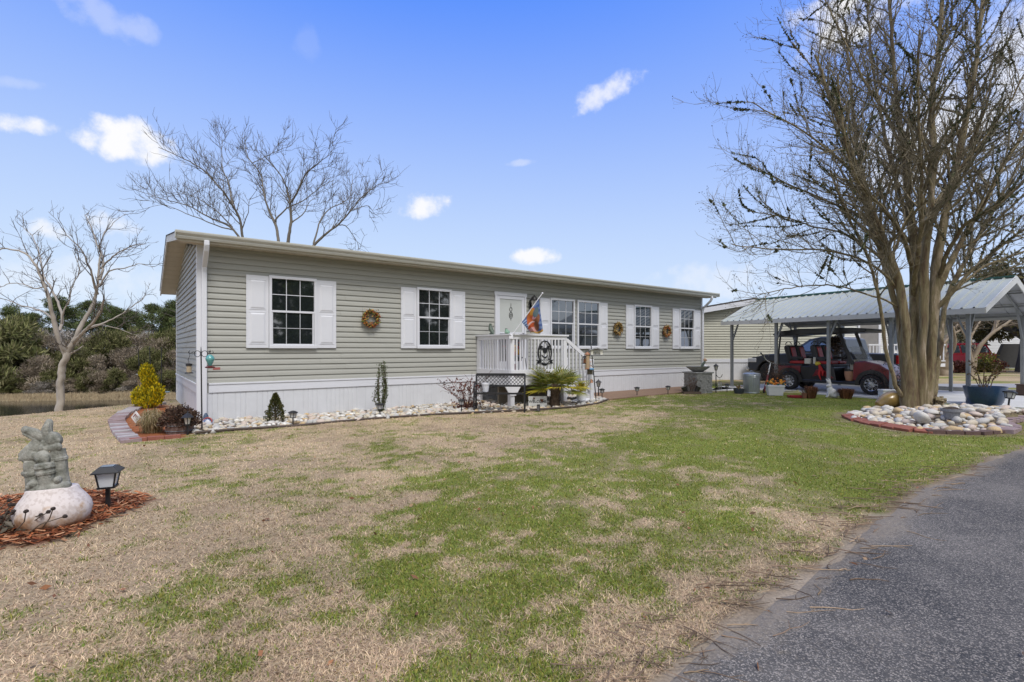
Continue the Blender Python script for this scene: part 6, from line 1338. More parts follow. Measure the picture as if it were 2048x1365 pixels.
yp = G(1778, 822); yp.z = .12; t = thing('yellow_urn', 'mustard yellow glazed urn lying on its side against the bare tree', 'urn', yp, rad(8)); Mg = Ry(rad(72)); b = MB(); b.lathe([(.07, -.30), (.10, -.27), (.16, -.12), (.19, .06), (.18, .18), (.12, .27), (.05, .30)], 28, M=T(0, 0, .10) @ Mg); b.build('urn_body', mat('mustard_glaze', (.28, .175, .045), .3, col2=(.40, .27, .09), scale=5, coat=.3), t, True); b = MB(); b.torus((.17, -.17, .10), .055, .007, 16, 5, M=Rx(rad(80))); b.tube([(.10, -.17, .03), (.17, -.18, .05), (.24, -.15, .10)], .006, 5); b.build('vine_tendril', stemm, t)
t = thing('white_trough', 'low white trough planter with a dark wiry plant behind the yellow urn', 'planter', G(1788, 800), rad(-6)); b = MB(); b.box((-.34, -.12, 0), (.34, .12, .27)); b.box((-.35, -.13, .235), (.35, .13, .28)); b.build('trough', white, t, bevel=.01); twiggy(t, 8, .42, .5, r, MATS['dark_twig'], [(.06, .04, .035)], 14, .03, .012, .7, .004)
t = thing('dark_shrub', 'dark reddish dry shrub between the golf cart hood and the bare tree', 'bush', G(1790, 796) + V((.1, .3, 0)), 0); b = MB(); leaves(b, [(V((r.gauss(0, .30), r.gauss(0, .2), .18 + abs(r.gauss(.2, .22)))), V((r.gauss(0, 1), r.gauss(0, 1), .6))) for k in range(1500)], .04, .013, [(.05, .035, .03), (.085, .05, .045), (.12, .07, .06)], r); b.build('leaves', leafm, t); b = MB()
for k in range(18): b.tube([(r.gauss(0, .05), r.gauss(0, .05), 0), (r.gauss(0, .25), r.gauss(0, .15), r.uniform(.4, .9))], [.008, .003], 4)
b.build('stems', stemm, t)
t = thing('timber_box', 'brown timber box at the right edge by the carport', 'box', G(2055, 794), rad(10)); b = MB(); b.box((-.17, -.17, 0), (.17, .17, .33)); b.box((-.19, -.19, .331), (.19, .19, .36)); b.build('box_body', mat('brown_timber', (.10, .065, .05), .8, amt=.3, stretch=(1, 1, 8)), t, bevel=.01)

# ------------------------------------------------------------------ neighbouring houses
beige = mat('beige_siding', (.44, .43, .35), .6, amt=.05); cream = mat('white_siding', (.62, .62, .58), .6, amt=.04); navy = mat('slate_shutter', (.055, .07, .09), .5)
def lapwall(b, P, x0f, x1f, z0, z1, c=.114):
    z = z0
    while z < z1 - .01:
        a, e = x0f(z + c), x1f(z + c)
        if e - a > .05: b.quad(P(a, .030, z), P(e, .030, z), P(e, .006, z + c*.86), P(a, .006, z + c*.86)); b.quad(P(a, .006, z + c*.86), P(e, .006, z + c*.86), P(e, -.012, z + c), P(a, -.012, z + c)); b.quad(P(a, -.012, z), P(e, -.012, z), P(e, .030, z), P(a, .030, z))
        z += c
def win(par, P, x0, x1, z0, z1, m=None, fr=.06):
    b = MB()
    for (a, e, f, g) in ((x0, x1, z1 - fr, z1), (x0, x1, z0, z0 + fr), (x0, x0 + fr, z0 + fr, z1 - fr), (x1 - fr, x1, z0 + fr, z1 - fr), (x0 + fr, x1 - fr, (z0 + z1)/2 - .02, (z0 + z1)/2 + .02)):
        p = [P(a, .02, f), P(e, .02, f), P(e, .02, g), P(a, .02, g)]; q = [P(a, .06, f), P(e, .06, f), P(e, .06, g), P(a, .06, g)]; b.add(p + q, [(4,5,6,7)] + [(i, (i+1)%4, (i+1)%4+4, i+4) for i in range(4)])
    w_ = b.build('window', white, par); b = MB(); b.quad(P(x0, .035, z0), P(x1, .035, z0), P(x1, .035, z1), P(x0, .035, z1)); b.build('pane', m or glass, w_)
def slabp(b, P, x0, x1, z0, z1, o0, o1):
    p = [P(x0, o0, z0), P(x1, o0, z0), P(x1, o0, z1), P(x0, o0, z1)]; q = [P(x0, o1, z0), P(x1, o1, z0), P(x1, o1, z1), P(x0, o1, z1)]; b.add(p + q, [(3,2,1,0),(4,5,6,7)] + [(i, (i+1)%4, (i+1)%4+4, i+4) for i in range(4)])
# house with its gable facing us: local x to the right, out of wall = -y
def gable_house(name, label, loc, rz, w, depth, sk, eave, apex, wallm, roofm, windows, shut=None, ov=.3, sidelen=None):
    h = thing(name, label, 'house', loc, rz); P = lambda x, d, z: V((x, -d, z)); mid = w/2
    zr = lambda x: eave + (apex - eave) * (1 - abs(x - mid)/mid)
    b = MB(); lapwall(b, P, lambda z: 0 if z < eave else mid*(z - eave)/(apex - eave), lambda z: w if z < eave else w - mid*(z - eave)/(apex - eave), sk + .15, apex - .05)
    b.add([V((0, .02, 0)), V((w, .02, 0)), V((w, .02, eave)), V((mid, .02, apex)), V((0, .02, eave))], [(0, 1, 2, 3, 4)])
    for xx in (0, w): b.box((xx - .005, .01, 0), (xx + .005, depth, eave))
    b.add([V((0, depth, 0)), V((w, depth, 0)), V((w, depth, eave)), V((mid, depth, apex)), V((0, depth, eave))], [(4, 3, 2, 1, 0)]); b.build('wall', wallm, h)
    b = MB(); rib(b, lambda x, d, z: V((x, -d - .01, z)), 0, w, sk, 9); b.build('skirting', whiteg, h); b = MB(); slabp(b, P, -.02, w + .02, sk, sk + .16, .001, .05); b.build('skirting_band', white, h)
    b = MB(); t_ = .07
    for s in (0, 1):
        f = (lambda x: x) if s == 0 else (lambda x: w - x)
        sl = (apex - eave)/mid; pr = [(f(-ov), eave - sl*ov + .10), (f(mid), apex + .10), (f(mid), apex + .10 + t_), (f(-ov), eave - sl*ov + .10 + t_)]; b.prism(pr, -ov, depth + ov)
    b.build('roof', roofm, h); b = MB()
    for s in (0, 1):
        f = (lambda x: x) if s == 0 else (lambda x: w - x); sl = (apex - eave)/mid
        b.prism([(f(-ov), eave - sl*ov - .12), (f(mid), apex - .12), (f(mid), apex + .098), (f(-ov), eave - sl*ov + .098)], -ov - .02, -ov + .01)
        b.prism([(f(-ov), eave - sl*ov - .10), (f(mid), apex - .10), (f(mid), apex - .08), (f(-ov), eave - sl*ov - .08)], -ov + .011, -.02)
    b.build('rake_trim', white, h)
    for (x0, x1, z0, z1) in windows:
        win(h, P, x0, x1, z0, z1)
        if shut is not None:
            for a, e in ((x0 - .40, x0 - .02), (x1 + .02, x1 + .40)): b = MB(); slabp(b, P, a, e, z0, z1, .02, .05); b.build('shutter', shut, h)
    return h, P
hA, PA = gable_house('neighbor_house', 'beige sided gabled neighbour house behind the carport and pickup', V((7.0, 23.2, 0)), rad(-2), 7.6, 14, .78, 2.85, 3.50, beige, shingle, [])
hB, PB = gable_house('neighbor_house', 'cream sided house with dark shutters and a white porch rail beyond the pickup', V((15.0, 26.0, 0)), rad(-3), 5.6, 9, .7, 3.1, 3.8, cream, shingle, [(.65, 1.4, 1.35, 2.8), (4.35, 5.0, 1.35, 2.8)], navy)
b = MB(); slabp(b, PB, 2.55, 3.45, .8, 2.9, .02, .05); b.build('door', mat('grey_brown_door', (.20, .19, .18), .5), hB); b = MB(); slabp(b, PB, 2.45, 2.55, .8, 3.0, .02, .07); slabp(b, PB, 3.45, 3.55, .8, 3.0, .02, .07); b.build('door_trim', white, hB)
b = MB(); b.box((2.0, -1.6, .55), (5.5, -.03, .70)); b.build('porch_floor', paintw, hB); b = MB(); b.box((2.0, -1.62, 1.55), (5.5, -1.55, 1.62)); b.box((2.0, -1.61, .80), (5.5, -1.56, .85)); b.build('porch_rail', white, hB)
for k in range(22): b = MB(); b.box((2.05 + k*.16, -1.605, .86), (2.09 + k*.16, -1.565, 1.545)); b.build('baluster', white, hB)
hC, PC = gable_house('neighbor_house', 'pale yellow house behind the red sport utility vehicle', V((25.6, 36.5, 0)), rad(-6), 6.5, 9, .6, 3.0, 3.9, mat('yellow_siding', (.58, .56, .43), .6, amt=.05), mat('grey_shingle', (.14, .14, .145), .9, amt=.2, scale=20), [(1.2, 2.0, 1.2, 2.5)], navy)
hD, PD_ = gable_house('neighbor_house', 'white house with glass door and white railed steps at the far right', V((31.5, 38.0, 0)), rad(-8), 8.5, 9, .5, 3.1, 3.95, mat('bright_white_siding', (.70, .71, .74), .6, amt=.03), MATS['grey_shingle'], [(5.6, 6.7, .9, 2.4)])
b = MB(); slabp(b, PD_, 2.7, 3.15, 0, 2.9, .06, .35); b.build('dark_post', black, hD); b = MB(); b.prism([(2.2, .1), (4.3, .1), (4.0, 1.75), (2.9, 1.75)], -2.2, -1.9); b.build('grill_cover', mat('grill_cloth', (.04, .04, .043), .8), hD)
b = MB(); b.box((5.2, -1.4, .82), (7.6, -1.35, .88)); b.box((5.2, -1.4, .25), (7.6, -1.35, .30)); b.build('step_rail', white, hD)
for k in range(13): b = MB(); b.box((5.25 + k*.19, -1.40, .31), (5.31 + k*.19, -1.36, .815)); b.build('baluster', white, hD)
# red sport utility vehicle, seen from its side, nose to the left
sv_ = thing('sport_utility_vehicle', 'red sport utility vehicle parked across the street behind bare pruned trees', 'car', V((28.6, 32.2, .05)), rad(176))
redp = mat('candy_red_paint', (.25, .010, .025), .2, coat=1.0, amt=.15)
b = MB(); b.prism([(-.95, .45), (-1.0, .95), (-.7, 1.05), (2.9, 1.05), (3.55, .92), (3.7, .75), (3.68, .40), (3.25, .35), (3.1, .62), (2.8, .72), (2.5, .62), (2.35, .32), (.40, .32), (.30, .62), (0, .72), (-.3, .62), (-.42, .38)], -.92, .92); b.build('body', redp, sv_, bevel=.06)
b = MB(); cb = [(-.85, 1.04), (2.55, 1.04), (1.65, 1.62), (1.2, 1.72), (-.2, 1.72), (-.65, 1.60)]; b.add([V((x, -.9 if z < 1.2 else -.70, z)) for x, z in cb] + [V((x, .9 if z < 1.2 else .70, z)) for x, z in cb], [tuple(range(6)), tuple(range(11, 5, -1))] + [(i, i+6, (i+1)%6+6, (i+1)%6) for i in range(6)]); b.build('cabin', redp, sv_, bevel=.05)
for sy in (-1, 1):
    f = lambda z: sy*(.905 - (z - 1.04)/.68*.2)
    for P_ in ([(1.05, 1.12), (2.2, 1.12), (1.55, 1.52), (1.05, 1.58)], [(.05, 1.12), (.95, 1.12), (.95, 1.59), (.05, 1.60)], [(-.65, 1.14), (-.05, 1.12), (-.05, 1.60), (-.5, 1.52)]): b = MB(); b.add([V((x, f(z) + sy*.006, z)) for x, z in P_], [(0, 1, 2, 3)]); b.build('side_window', tint, sv_)
    b = MB(); b.box((-1.02, sy*.80 - .08, .80), (-.92, sy*.8 + .1, 1.05)); b.build('tail_light', MATS['tail_red'], sv_)
b = MB(); b.add([V((2.56, -.82, 1.07)), V((2.56, .82, 1.07)), V((1.69, .66, 1.60)), V((1.69, -.66, 1.60))], [(0, 1, 2, 3)]); b.build('windshield', tint, sv_); b = MB(); b.add([V((-.86, -.78, 1.08)), V((-.86, .78, 1.08)), V((-.68, .62, 1.58)), V((-.68, -.62, 1.58))], [(0, 1, 2, 3)]); b.build('rear_window', tint, sv_)
for xx in (0, 2.8):
    for yy, sy in ((.80, 1), (-.80, -1)): wheel(sv_, xx, yy, .35, .22, .24, sy, 5)
# ================================================================== trees and far vegetation
class Tubes:
    """many tapered limbs gathered into one mesh"""
    def __init__(s): s.v = []; s.f = []; s.n = 0; s.c = []
    def add(s, P, r0, r1, k=5, col=None, pw=1.0):
        P = np.asarray(P, float); m = len(P); t = np.gradient(P, axis=0); t /= np.linalg.norm(t, axis=1, keepdims=True) + 1e-9
        ref = np.array((0.3, 0.2, 1.0)) if abs(t[:, 2]).mean() < .9 else np.array((1.0, .3, 0))
        a = np.cross(t, ref); a /= np.linalg.norm(a, axis=1, keepdims=True) + 1e-9; b = np.cross(t, a)
        q = np.arange(k) * 2*np.pi/k; rr = (r0 + (r1 - r0) * np.linspace(0, 1, m) ** pw)[:, None, None]
        if r0 > .045: rr = rr * (1 + .11*np.sin(2*q + P[:, 2:3]*2.1)[..., None] + .09*np.sin(3*q + 1 + P[:, 2:3]*3.7)[..., None]) * (1 + .035*np.sin(np.cumsum(np.ones(m))*.8 + r0*90))[:, None, None]
        ring = P[:, None, :] + (a[:, None, :]*np.cos(q)[None, :, None] + b[:, None, :]*np.sin(q)[None, :, None]) * rr
        s.v.append(ring.reshape(-1, 3)); i = np.arange(m - 1)[:, None]*k + np.arange(k)[None, :]; j = np.arange(m - 1)[:, None]*k + (np.arange(k)[None, :] + 1) % k
        s.f.append(np.stack([i, j, j + k, i + k], -1).reshape(-1, 4) + s.n); s.n += m*k
        if col is not None: s.c.append(np.repeat(np.array([col]), m*k, 0))
    def build(s, name, m, parent): return np_mesh(name, np.concatenate(s.v), np.concatenate(s.f), m, np.concatenate(s.c) if s.c else None, parent, True)
def smooth_path(P, n, g, wob):
    P = np.asarray([tuple(p) for p in P], float); d = np.r_[0, np.cumsum(np.linalg.norm(np.diff(P, axis=0), axis=1))]; L_ = d[-1]; u = np.linspace(0, L_, n)
    Q = np.stack([np.interp(u, d, P[:, i]) for i in range(3)], 1)
    for _ in range(2): Q[1:-1] = .5*Q[1:-1] + .25*(Q[:-2] + Q[2:])
    w_ = np.cumsum(g.normal(0, wob, (n, 3)), 0); w_ -= np.linspace(0, 1, n)[:, None]*w_[-1]; return Q + w_*.6, L_
def limb(p, d, L_, g, wob=.25, up=.0, n=5):
    P = [np.array(p, float)]; d = np.array(d, float); d /= np.linalg.norm(d)
    for i in range(n - 1): d = d + g.normal(0, wob, 3)*.5 + np.array((0, 0, up)); d /= np.linalg.norm(d); P.append(P[-1] + d*L_/(n - 1))
    return np.array(P)
def rotd(t, g, lo, hi):
    a = np.cross(t, g.normal(0, 1, 3)); a /= np.linalg.norm(a) + 1e-9; q = g.uniform(lo, hi); return t*np.cos(q) + a*np.sin(q)

def bare_tree(t, base, stems, g, barkm, twigm, lv1, lv2, lv3, L1=(.5, 1.5), L2=(.2, .5), L3=(.08, .2), start=.25, up=.10, twr=.0035, pods=None, moss=None, mossm=None, crown_name='crown', thick=.028):
    """stems: (points, r0, r1, start fraction for side limbs)"""
    TR = Tubes(); TW = Tubes(); tips = []; mp = []; base = np.array(tuple(base))
    for si, (P, r0, r1, st) in enumerate(stems):
        Q, L_ = smooth_path([np.array(tuple(p)) - base for p in P], max(8, int(len(P)*4.5)), g, .016*max(1, r0*8)); m = len(Q); TR.add(Q, r0, r1, 14 if r0 > .06 else 7, pw=.8)
        n1 = int(lv1 * L_)
        for i in range(n1):
            f = st + (1 - st) * (i + g.random()) / n1; k = min(m - 2, int(f*(m - 1))); p = Q[k] + (Q[k+1] - Q[k])*g.random(); tg = Q[k+1] - Q[k]; tg /= np.linalg.norm(tg) + 1e-9
            rr = (r0 + (r1 - r0)*f**.8) * .55; rr = min(max(rr, .008), .034); d = rotd(tg, g, .38, 1.0); d[2] += .12; l1 = g.uniform(*L1) * (1.15 - .55*f); A = limb(p, d, l1, g, .32, up, 6); (TR if rr > thick else TW).add(A, rr, rr*.28, 5)
            if moss: mp += [A[j] + (A[j+1] - A[j])*g.random() for j in range(5) for _ in range(moss)]
            for j in range(int(lv2 * l1) + 1):
                f2 = g.uniform(.15, 1); k2 = min(4, int(f2*5)); p2 = A[k2] + (A[k2+1] - A[k2])*g.random(); tg2 = A[k2+1] - A[k2]; tg2 /= np.linalg.norm(tg2) + 1e-9; l2 = g.uniform(*L2); B = limb(p2, rotd(tg2, g, .4, 1.1), l2, g, .35, up*1.3, 4); r2 = max(rr*.38, twr*1.2); TW.add(B, r2, twr*.8, 4)
                for q in range(lv3):
                    k3 = g.integers(1, 4); tg3 = B[k3] - B[k3-1]; tg3 /= np.linalg.norm(tg3) + 1e-9; C_ = limb(B[k3], rotd(tg3, g, .2, 1.0), g.uniform(*L3), g, .3, up, 3); TW.add(C_, twr, twr*.55, 3); tips.append(C_[-1])
        tips.append(Q[-1])
    TR.build('trunk', barkm, t); TW.build(crown_name, twigm, t)
    if pods:
        v = []; f = []; tp_ = np.array(tips); sel = tp_[g.random(len(tp_)) < pods[0]]; sel = np.concatenate([sel + g.normal(0, .03, sel.shape) for _ in range(pods[1])]); s_ = pods[2]; oc = np.array([(1,0,0),(-1,0,0),(0,1,0),(0,-1,0),(0,0,1),(0,0,-1)])*s_; of = np.array([(0,2,4),(2,1,4),(1,3,4),(3,0,4),(2,0,5),(1,2,5),(3,1,5),(0,3,5)])
        np_mesh('seed_pods', (sel[:, None, :] + oc[None]*g.uniform(.7, 1.3, (len(sel), 1, 1))).reshape(-1, 3), (np.arange(len(sel))[:, None, None]*6 + of[None]).reshape(-1, 3), mat('dark_pod', (.035, .024, .02), .8), None, t)
    if moss:
        mp = np.array(mp); mp = mp[fnoise(mp[:, 0]*1.0 + mp[:, 2]*.7, mp[:, 1] + mp[:, 2], .9, 7, 3) > .47]; n = len(mp); d = g.normal(0, 1, (n, 3)); d[:, 2] -= .1; d /= np.linalg.norm(d, axis=1, keepdims=True); e = g.normal(0, 1, (n, 3)); s_ = g.uniform(.014, .042, (n, 1)); c_ = np.array([(.085, .10, .055), (.12, .13, .075), (.06, .07, .04)])[g.integers(0, 3, n)]*g.uniform(.7, 1.3, (n, 1))
        v = np.stack([mp - e*s_*.5, mp + d*s_, mp + e*s_*.6, mp - d*s_*.7], 1); v += g.normal(0, .006, v.shape); np_mesh('lichen', v.reshape(-1, 3), np.arange(n*4).reshape(-1, 4), mossm, np.repeat(c_[:, None, :], 4, 1).reshape(-1, 3), t)
def bark_mat(name, cols, scale, zs):
    m = mat(name, cols[0], .9, col2=cols[-1], scale=scale, bump=1.0, bscale=scale*3.2, stretch=(1.4, 1.4, zs)); nt = m.node_tree
    cr = [n for n in nt.nodes if n.type == 'VALTORGB'][0].color_ramp; cr.elements[0].position = .30; cr.elements[1].position = .72
    for i, c in enumerate(cols[1:-1]): e = cr.elements.new(.30 + .42*(i + 1)/(len(cols) - 1)); e.color = c + (1,)
    for n in nt.nodes:
        if n.type == 'TEX_NOISE': n.inputs['Detail'].default_value = 9; n.inputs['Roughness'].default_value = .66; n.inputs['Distortion'].default_value = .6
        if n.type == 'BUMP': n.inputs['Distance'].default_value = .03
    return m
bark = bark_mat('crape_bark', [(.040, .028, .016), (.145, .10, .058), (.20, .165, .085), (.30, .235, .155), (.60, .52, .42)], 6.5, .22); twigb = mat('twig_bark', (.13, .108, .07), .9, col2=(.24, .205, .14), scale=8)
g = np.random.default_rng(3)
MAIN = []
def attach(P, r0, main):
    if main: MAIN.append([np.array(tuple(p)) for p in P]); return P
    p0 = np.array(tuple(P[0])); best = None
    for Q in MAIN:
        for a, b_ in zip(Q[:-1], Q[1:]):
            for f in np.linspace(0, 1, 12):
                q = a + (b_ - a)*f; u = (p0[0]/p0[1] - q[0]/q[1], (p0[2] - H)/p0[1] - (q[2] - H)/q[1]); e = u[0]**2 + u[1]**2 + 1e-5*(p0[1] - q[1])**2
                if best is None or e < best[0]: best = (e, q)
    q = best[1]; n = len(P); out = []
    sh = q - p0
    for i, p in enumerate(P): out.append(V(tuple(np.array(tuple(p)) + sh*max(0, 1 - i/2.5))))
    out[0] = V(tuple(q)); MAIN.append([np.array(tuple(p)) for p in out]); return out
def S(YY, *P): return [PT(a, c, y) for (a, c), y in zip(P, YY)]
lin = lambda a, c, n: list(np.linspace(a, c, n))
YB = TREE.y
ct = thing('bare_crape_myrtle', 'large bare multi stemmed tree with lichen rising from the ring of white stones', 'tree', TREE, 0)
def st_(P, y1, r0, r1, s0=.25, y0=None): return (attach(S(lin(y0 or YB, y1, len(P)), *P), r0, P[0][1] > 780), r0, r1, s0)
ST = [
 st_([(1818,838),(1806,770),(1796,690),(1788,610),(1772,540),(1750,470),(1728,380),(1712,270),(1700,150),(1690,40)], 12.0, .10, .012, .4, 11.2),
 st_([(1860,838),(1872,770),(1884,690),(1894,610),(1925,545),(1960,470),(2010,380),(2060,280)], 12.4, .10, .012, .4, 11.2),
 st_([(1806,795),(1790,770),(1777,720),(1767,650),(1757,600),(1745,550),(1722,490),(1690,420),(1660,340)], 10.0, .055, .012, .45),
 st_([(1815,835),(1812,760),(1810,690),(1800,610),(1785,540),(1765,480),(1738,400),(1700,300),(1655,190),(1630,110)], 10.2, .15, .014, .35),
 st_([(1826,835),(1825,720),(1827,640),(1829,560),(1825,470),(1812,380),(1800,280),(1790,160),(1780,40),(1775,-60)], 11.6, .15, .015, .35),
 st_([(1838,838),(1842,740),(1847,640),(1846,520),(1856,420),(1870,330),(1864,230),(1880,100),(1890,-60),(1895,-150)], 10.6, .14, .015, .35),
 st_([(1848,838),(1856,760),(1864,680),(1871,600),(1876,530),(1884,460),(1902,380),(1926,280),(1950,150),(1965,20),(1975,-100)], 11.4, .16, .015, .38),
 st_([(1872,590),(1886,560),(1908,520),(1936,460),(1980,390),(2030,300),(2085,200),(2120,80)], 11.8, .085, .012, .15),
 st_([(1868,620),(1900,585),(1945,540),(2010,490),(2080,440),(2160,400)], 10.2, .06, .010, .15),
 st_([(1884,605),(1920,565),(1975,525),(2050,500),(2140,480)], 11.9, .045, .009, .15),
 st_([(1795,575),(1765,545),(1720,520),(1650,505),(1560,500),(1510,500),(1462,488)], 9.6, .036, .006, .08),
 st_([(1800,620),(1772,600),(1710,580),(1640,570),(1575,578),(1515,592)], 10.2, .028, .005, .3),
 st_([(1788,500),(1760,468),(1715,425),(1630,392),(1560,360),(1500,330)], 10.9, .045, .007, .08),
 st_([(1778,440),(1745,385),(1700,330),(1625,275),(1560,240),(1505,205)], 10.1, .042, .007, .08),
 st_([(1764,400),(1735,320),(1690,230),(1635,145),(1585,85)], 11.3, .04, .007, .1),
 st_([(1800,300),(1770,230),(1722,160),(1665,40),(1640,-30)], 12.0, .045, .008, .1),
 st_([(1825,520),(1818,450),(1790,370),(1760,250),(1740,130),(1735,0)], 12.8, .075, .010, .2, 11.1),
 st_([(1846,560),(1850,480),(1885,400),(1930,330),(1960,230),(2000,100)], 13.2, .07, .010, .2, 11.1),
 st_([(1835,600),(1838,520),(1850,430),(1842,330),(1835,200),(1840,60)], 9.0, .075, .010, .25, 10.7),
 st_([(1820,560),(1800,470),(1765,420),(1715,370),(1690,280),(1675,150)], 8.7, .06, .010, .25, 10.7),
 st_([(1862,560),(1885,500),(1930,440),(1990,420),(2070,350),(2130,260)], 9.2, .06, .010, .2, 10.8),
 st_([(1790,540),(1755,505),(1700,470),(1620,450),(1555,430),(1495,422)], 11.4, .035, .006, .08),
 st_([(1858,470),(1872,420),(1910,350),(1990,250),(2060,130)], 10.5, .05, .009, .15),
]
bare_tree(ct, TREE, [(P, a*.80, c_*1.5, s0) for P, a, c_, s0 in ST], g, bark, twigb, 4.7, 6.4, 3, L1=(.8, 2.1), L2=(.25, .75), L3=(.08, .28), up=.10, twr=.0029, pods=(.45, 2, .010), moss=20, mossm=attr_mat('lichen_patch', .95, .05, .2, 40))
b = MB(); r = random.Random(2)
for k in range(60): b.ball((r.gauss(.32, .05), r.gauss(-.06, .06), r.uniform(.05, .32)), r.uniform(.02, .06), 7, 5, jitter=.35, rng=r)
b.build('burl', bark, ct, True)
# bare tree at the top of the pond bank
grey_b = mat('grey_bark', (.27, .235, .20), .85, col2=(.42, .385, .34), scale=7, bump=.4, stretch=(1, 1, .4)); greytw = mat('grey_twig', (.09, .078, .07), .9, col2=(.17, .15, .135), scale=4)
YL = 11.45; LT = G(122, 823); LT.y = YL; LT.z = hz(LT) - .05; g = np.random.default_rng(8)
lt = thing('bare_tree', 'pale grey bare tree forking low on the lawn edge above the pond', 'tree', LT, 0)
L_ = lambda P, dy, r0, r1, s0: (attach(S(lin(YL, YL + dy, len(P)), *P), r0, P[0][1] > 800), r0, r1, s0)
MAIN.clear()
bare_tree(lt, LT, [
 L_([(122,830),(122,790),(126,750),(131,722),(136,706)], 0, .088, .062, .95), L_([(133,716),(124,690),(117,662),(108,640),(104,615),(90,575),(72,540),(45,505),(0,496),(-60,520)], -.6, .058, .006, .35),
 L_([(117,662),(124,640),(118,610),(104,585),(84,560),(80,520),(62,470),(40,450)], .7, .034, .005, .3), L_([(104,640),(80,620),(40,610),(0,596),(-40,600)], .8, .022, .004, .2), L_([(122,650),(128,620),(138,600),(136,575),(150,555),(155,540),(145,500)], -.5, .02, .004, .2),
 L_([(136,712),(146,690),(158,665),(172,640),(190,610),(197,580),(201,545),(202,500),(190,470),(178,440),(170,430)], .3, .056, .006, .4), L_([(201,560),(206,530),(200,500),(214,465),(228,445),(252,428)], 1.0, .03, .004, .2), L_([(150,690),(168,668),(185,650),(200,628),(208,600)], -.8, .04, .02, .5), L_([(197,590),(190,560),(175,520),(160,490),(130,470),(118,440)], -.9, .03, .004, .2),
 L_([(203,570),(225,545),(250,540),(280,530),(305,535)], .3, .022, .004, .2), L_([(204,540),(230,510),(262,490),(290,488)], -.6, .022, .004, .2), L_([(172,655),(210,640),(240,625),(275,605),(292,590)], .6, .022, .004, .3), L_([(180,665),(205,655),(240,660),(275,672)], -.5, .016, .003, .3), L_([(98,570),(70,575),(30,560),(0,575),(-30,590)], .4, .016, .003, .2)],
 g, grey_b, greytw, 4.4, 7, 2, L1=(.25, .85), L2=(.10, .32), L3=(.04, .14), up=.10, twr=.0030)
# spreading bare tree behind the house
YR = 22.0; RT = V(((560 - CX)/F*YR, YR, -1.6)); g = np.random.default_rng(9)
rt = thing('bare_tree', 'wide spreading bare tree rising behind the roof of the sage house', 'tree', RT, 0)
MAIN.clear(); attach([RT, PT(560, 720, YR), PT(562, 640, YR), PT(565, 560, YR)], .3, True)
B_ = lambda P, dy, r0, r1, s0: (attach([PT(c[0], c[1], YR + d_) for c, d_ in zip(P, lin(0, dy, len(P)))], r0, False), r0 * .66, r1, s0)
bare_tree(rt, RT, [
 ([RT, PT(560, 720, YR), PT(562, 640, YR), PT(565, 560, YR)], .30, .22, .99),
 B_([(560,600),(500,530),(482,477),(479,440),(458,401),(429,367),(402,338),(365,319),(317,295)], -1.5, .13, .010, .4), B_([(466,415),(458,367),(445,340),(442,306),(445,280)], .8, .06, .010, .2), B_([(563,530),(557,485),(550,446),(534,414),(524,377),(524,356),(508,330),(492,309),(490,280)], 1.2, .12, .010, .35),
 B_([(568,540),(577,488),(582,440),(579,409),(571,377),(563,353),(540,327),(519,301)], -.8, .13, .010, .35), B_([(579,409),(598,382),(611,346),(635,327),(666,306)], -2, .07, .008, .2), B_([(553,443),(577,414),(608,401),(643,372),(669,361)], 1.5, .06, .008, .2),
 B_([(568,570),(600,520),(624,493),(645,472),(672,451),(703,422),(722,393),(753,369),(777,364)], -1, .12, .008, .4), B_([(630,490),(640,446),(656,419),(700,400),(705,350)], 1.4, .06, .008, .2), B_([(500,530),(479,472),(460,451),(418,435),(379,411),(326,398),(276,382)], 1.6, .09, .007, .3),
 B_([(440,490),(408,467),(392,443),(365,422),(329,409),(300,415)], -1.0, .05, .006, .25), B_([(672,452),(690,452),(703,464),(712,480),(718,500)], .5, .04, .006, .2), B_([(500,330),(540,310),(560,300),(585,290)], 1, .03, .006, .2), B_([(582,450),(610,430),(620,400),(640,395)], 2, .05, .008, .2), B_([(470,450),(440,420),(400,395),(350,385)], .4, .05, .006, .2), B_([(703,422),(735,410),(750,430)], .6, .03, .006, .2)],
 g, mat('mossy_bark', (.12, .105, .085), .9, col2=(.20, .175, .14), scale=4), mat('dark_grey_twig', (.085, .075, .068), .9, col2=(.14, .12, .10), scale=3), 2.7, 4.6, 3, L1=(.6, 1.8), L2=(.3, .85), L3=(.14, .45), up=.16, twr=.0066, thick=.02)

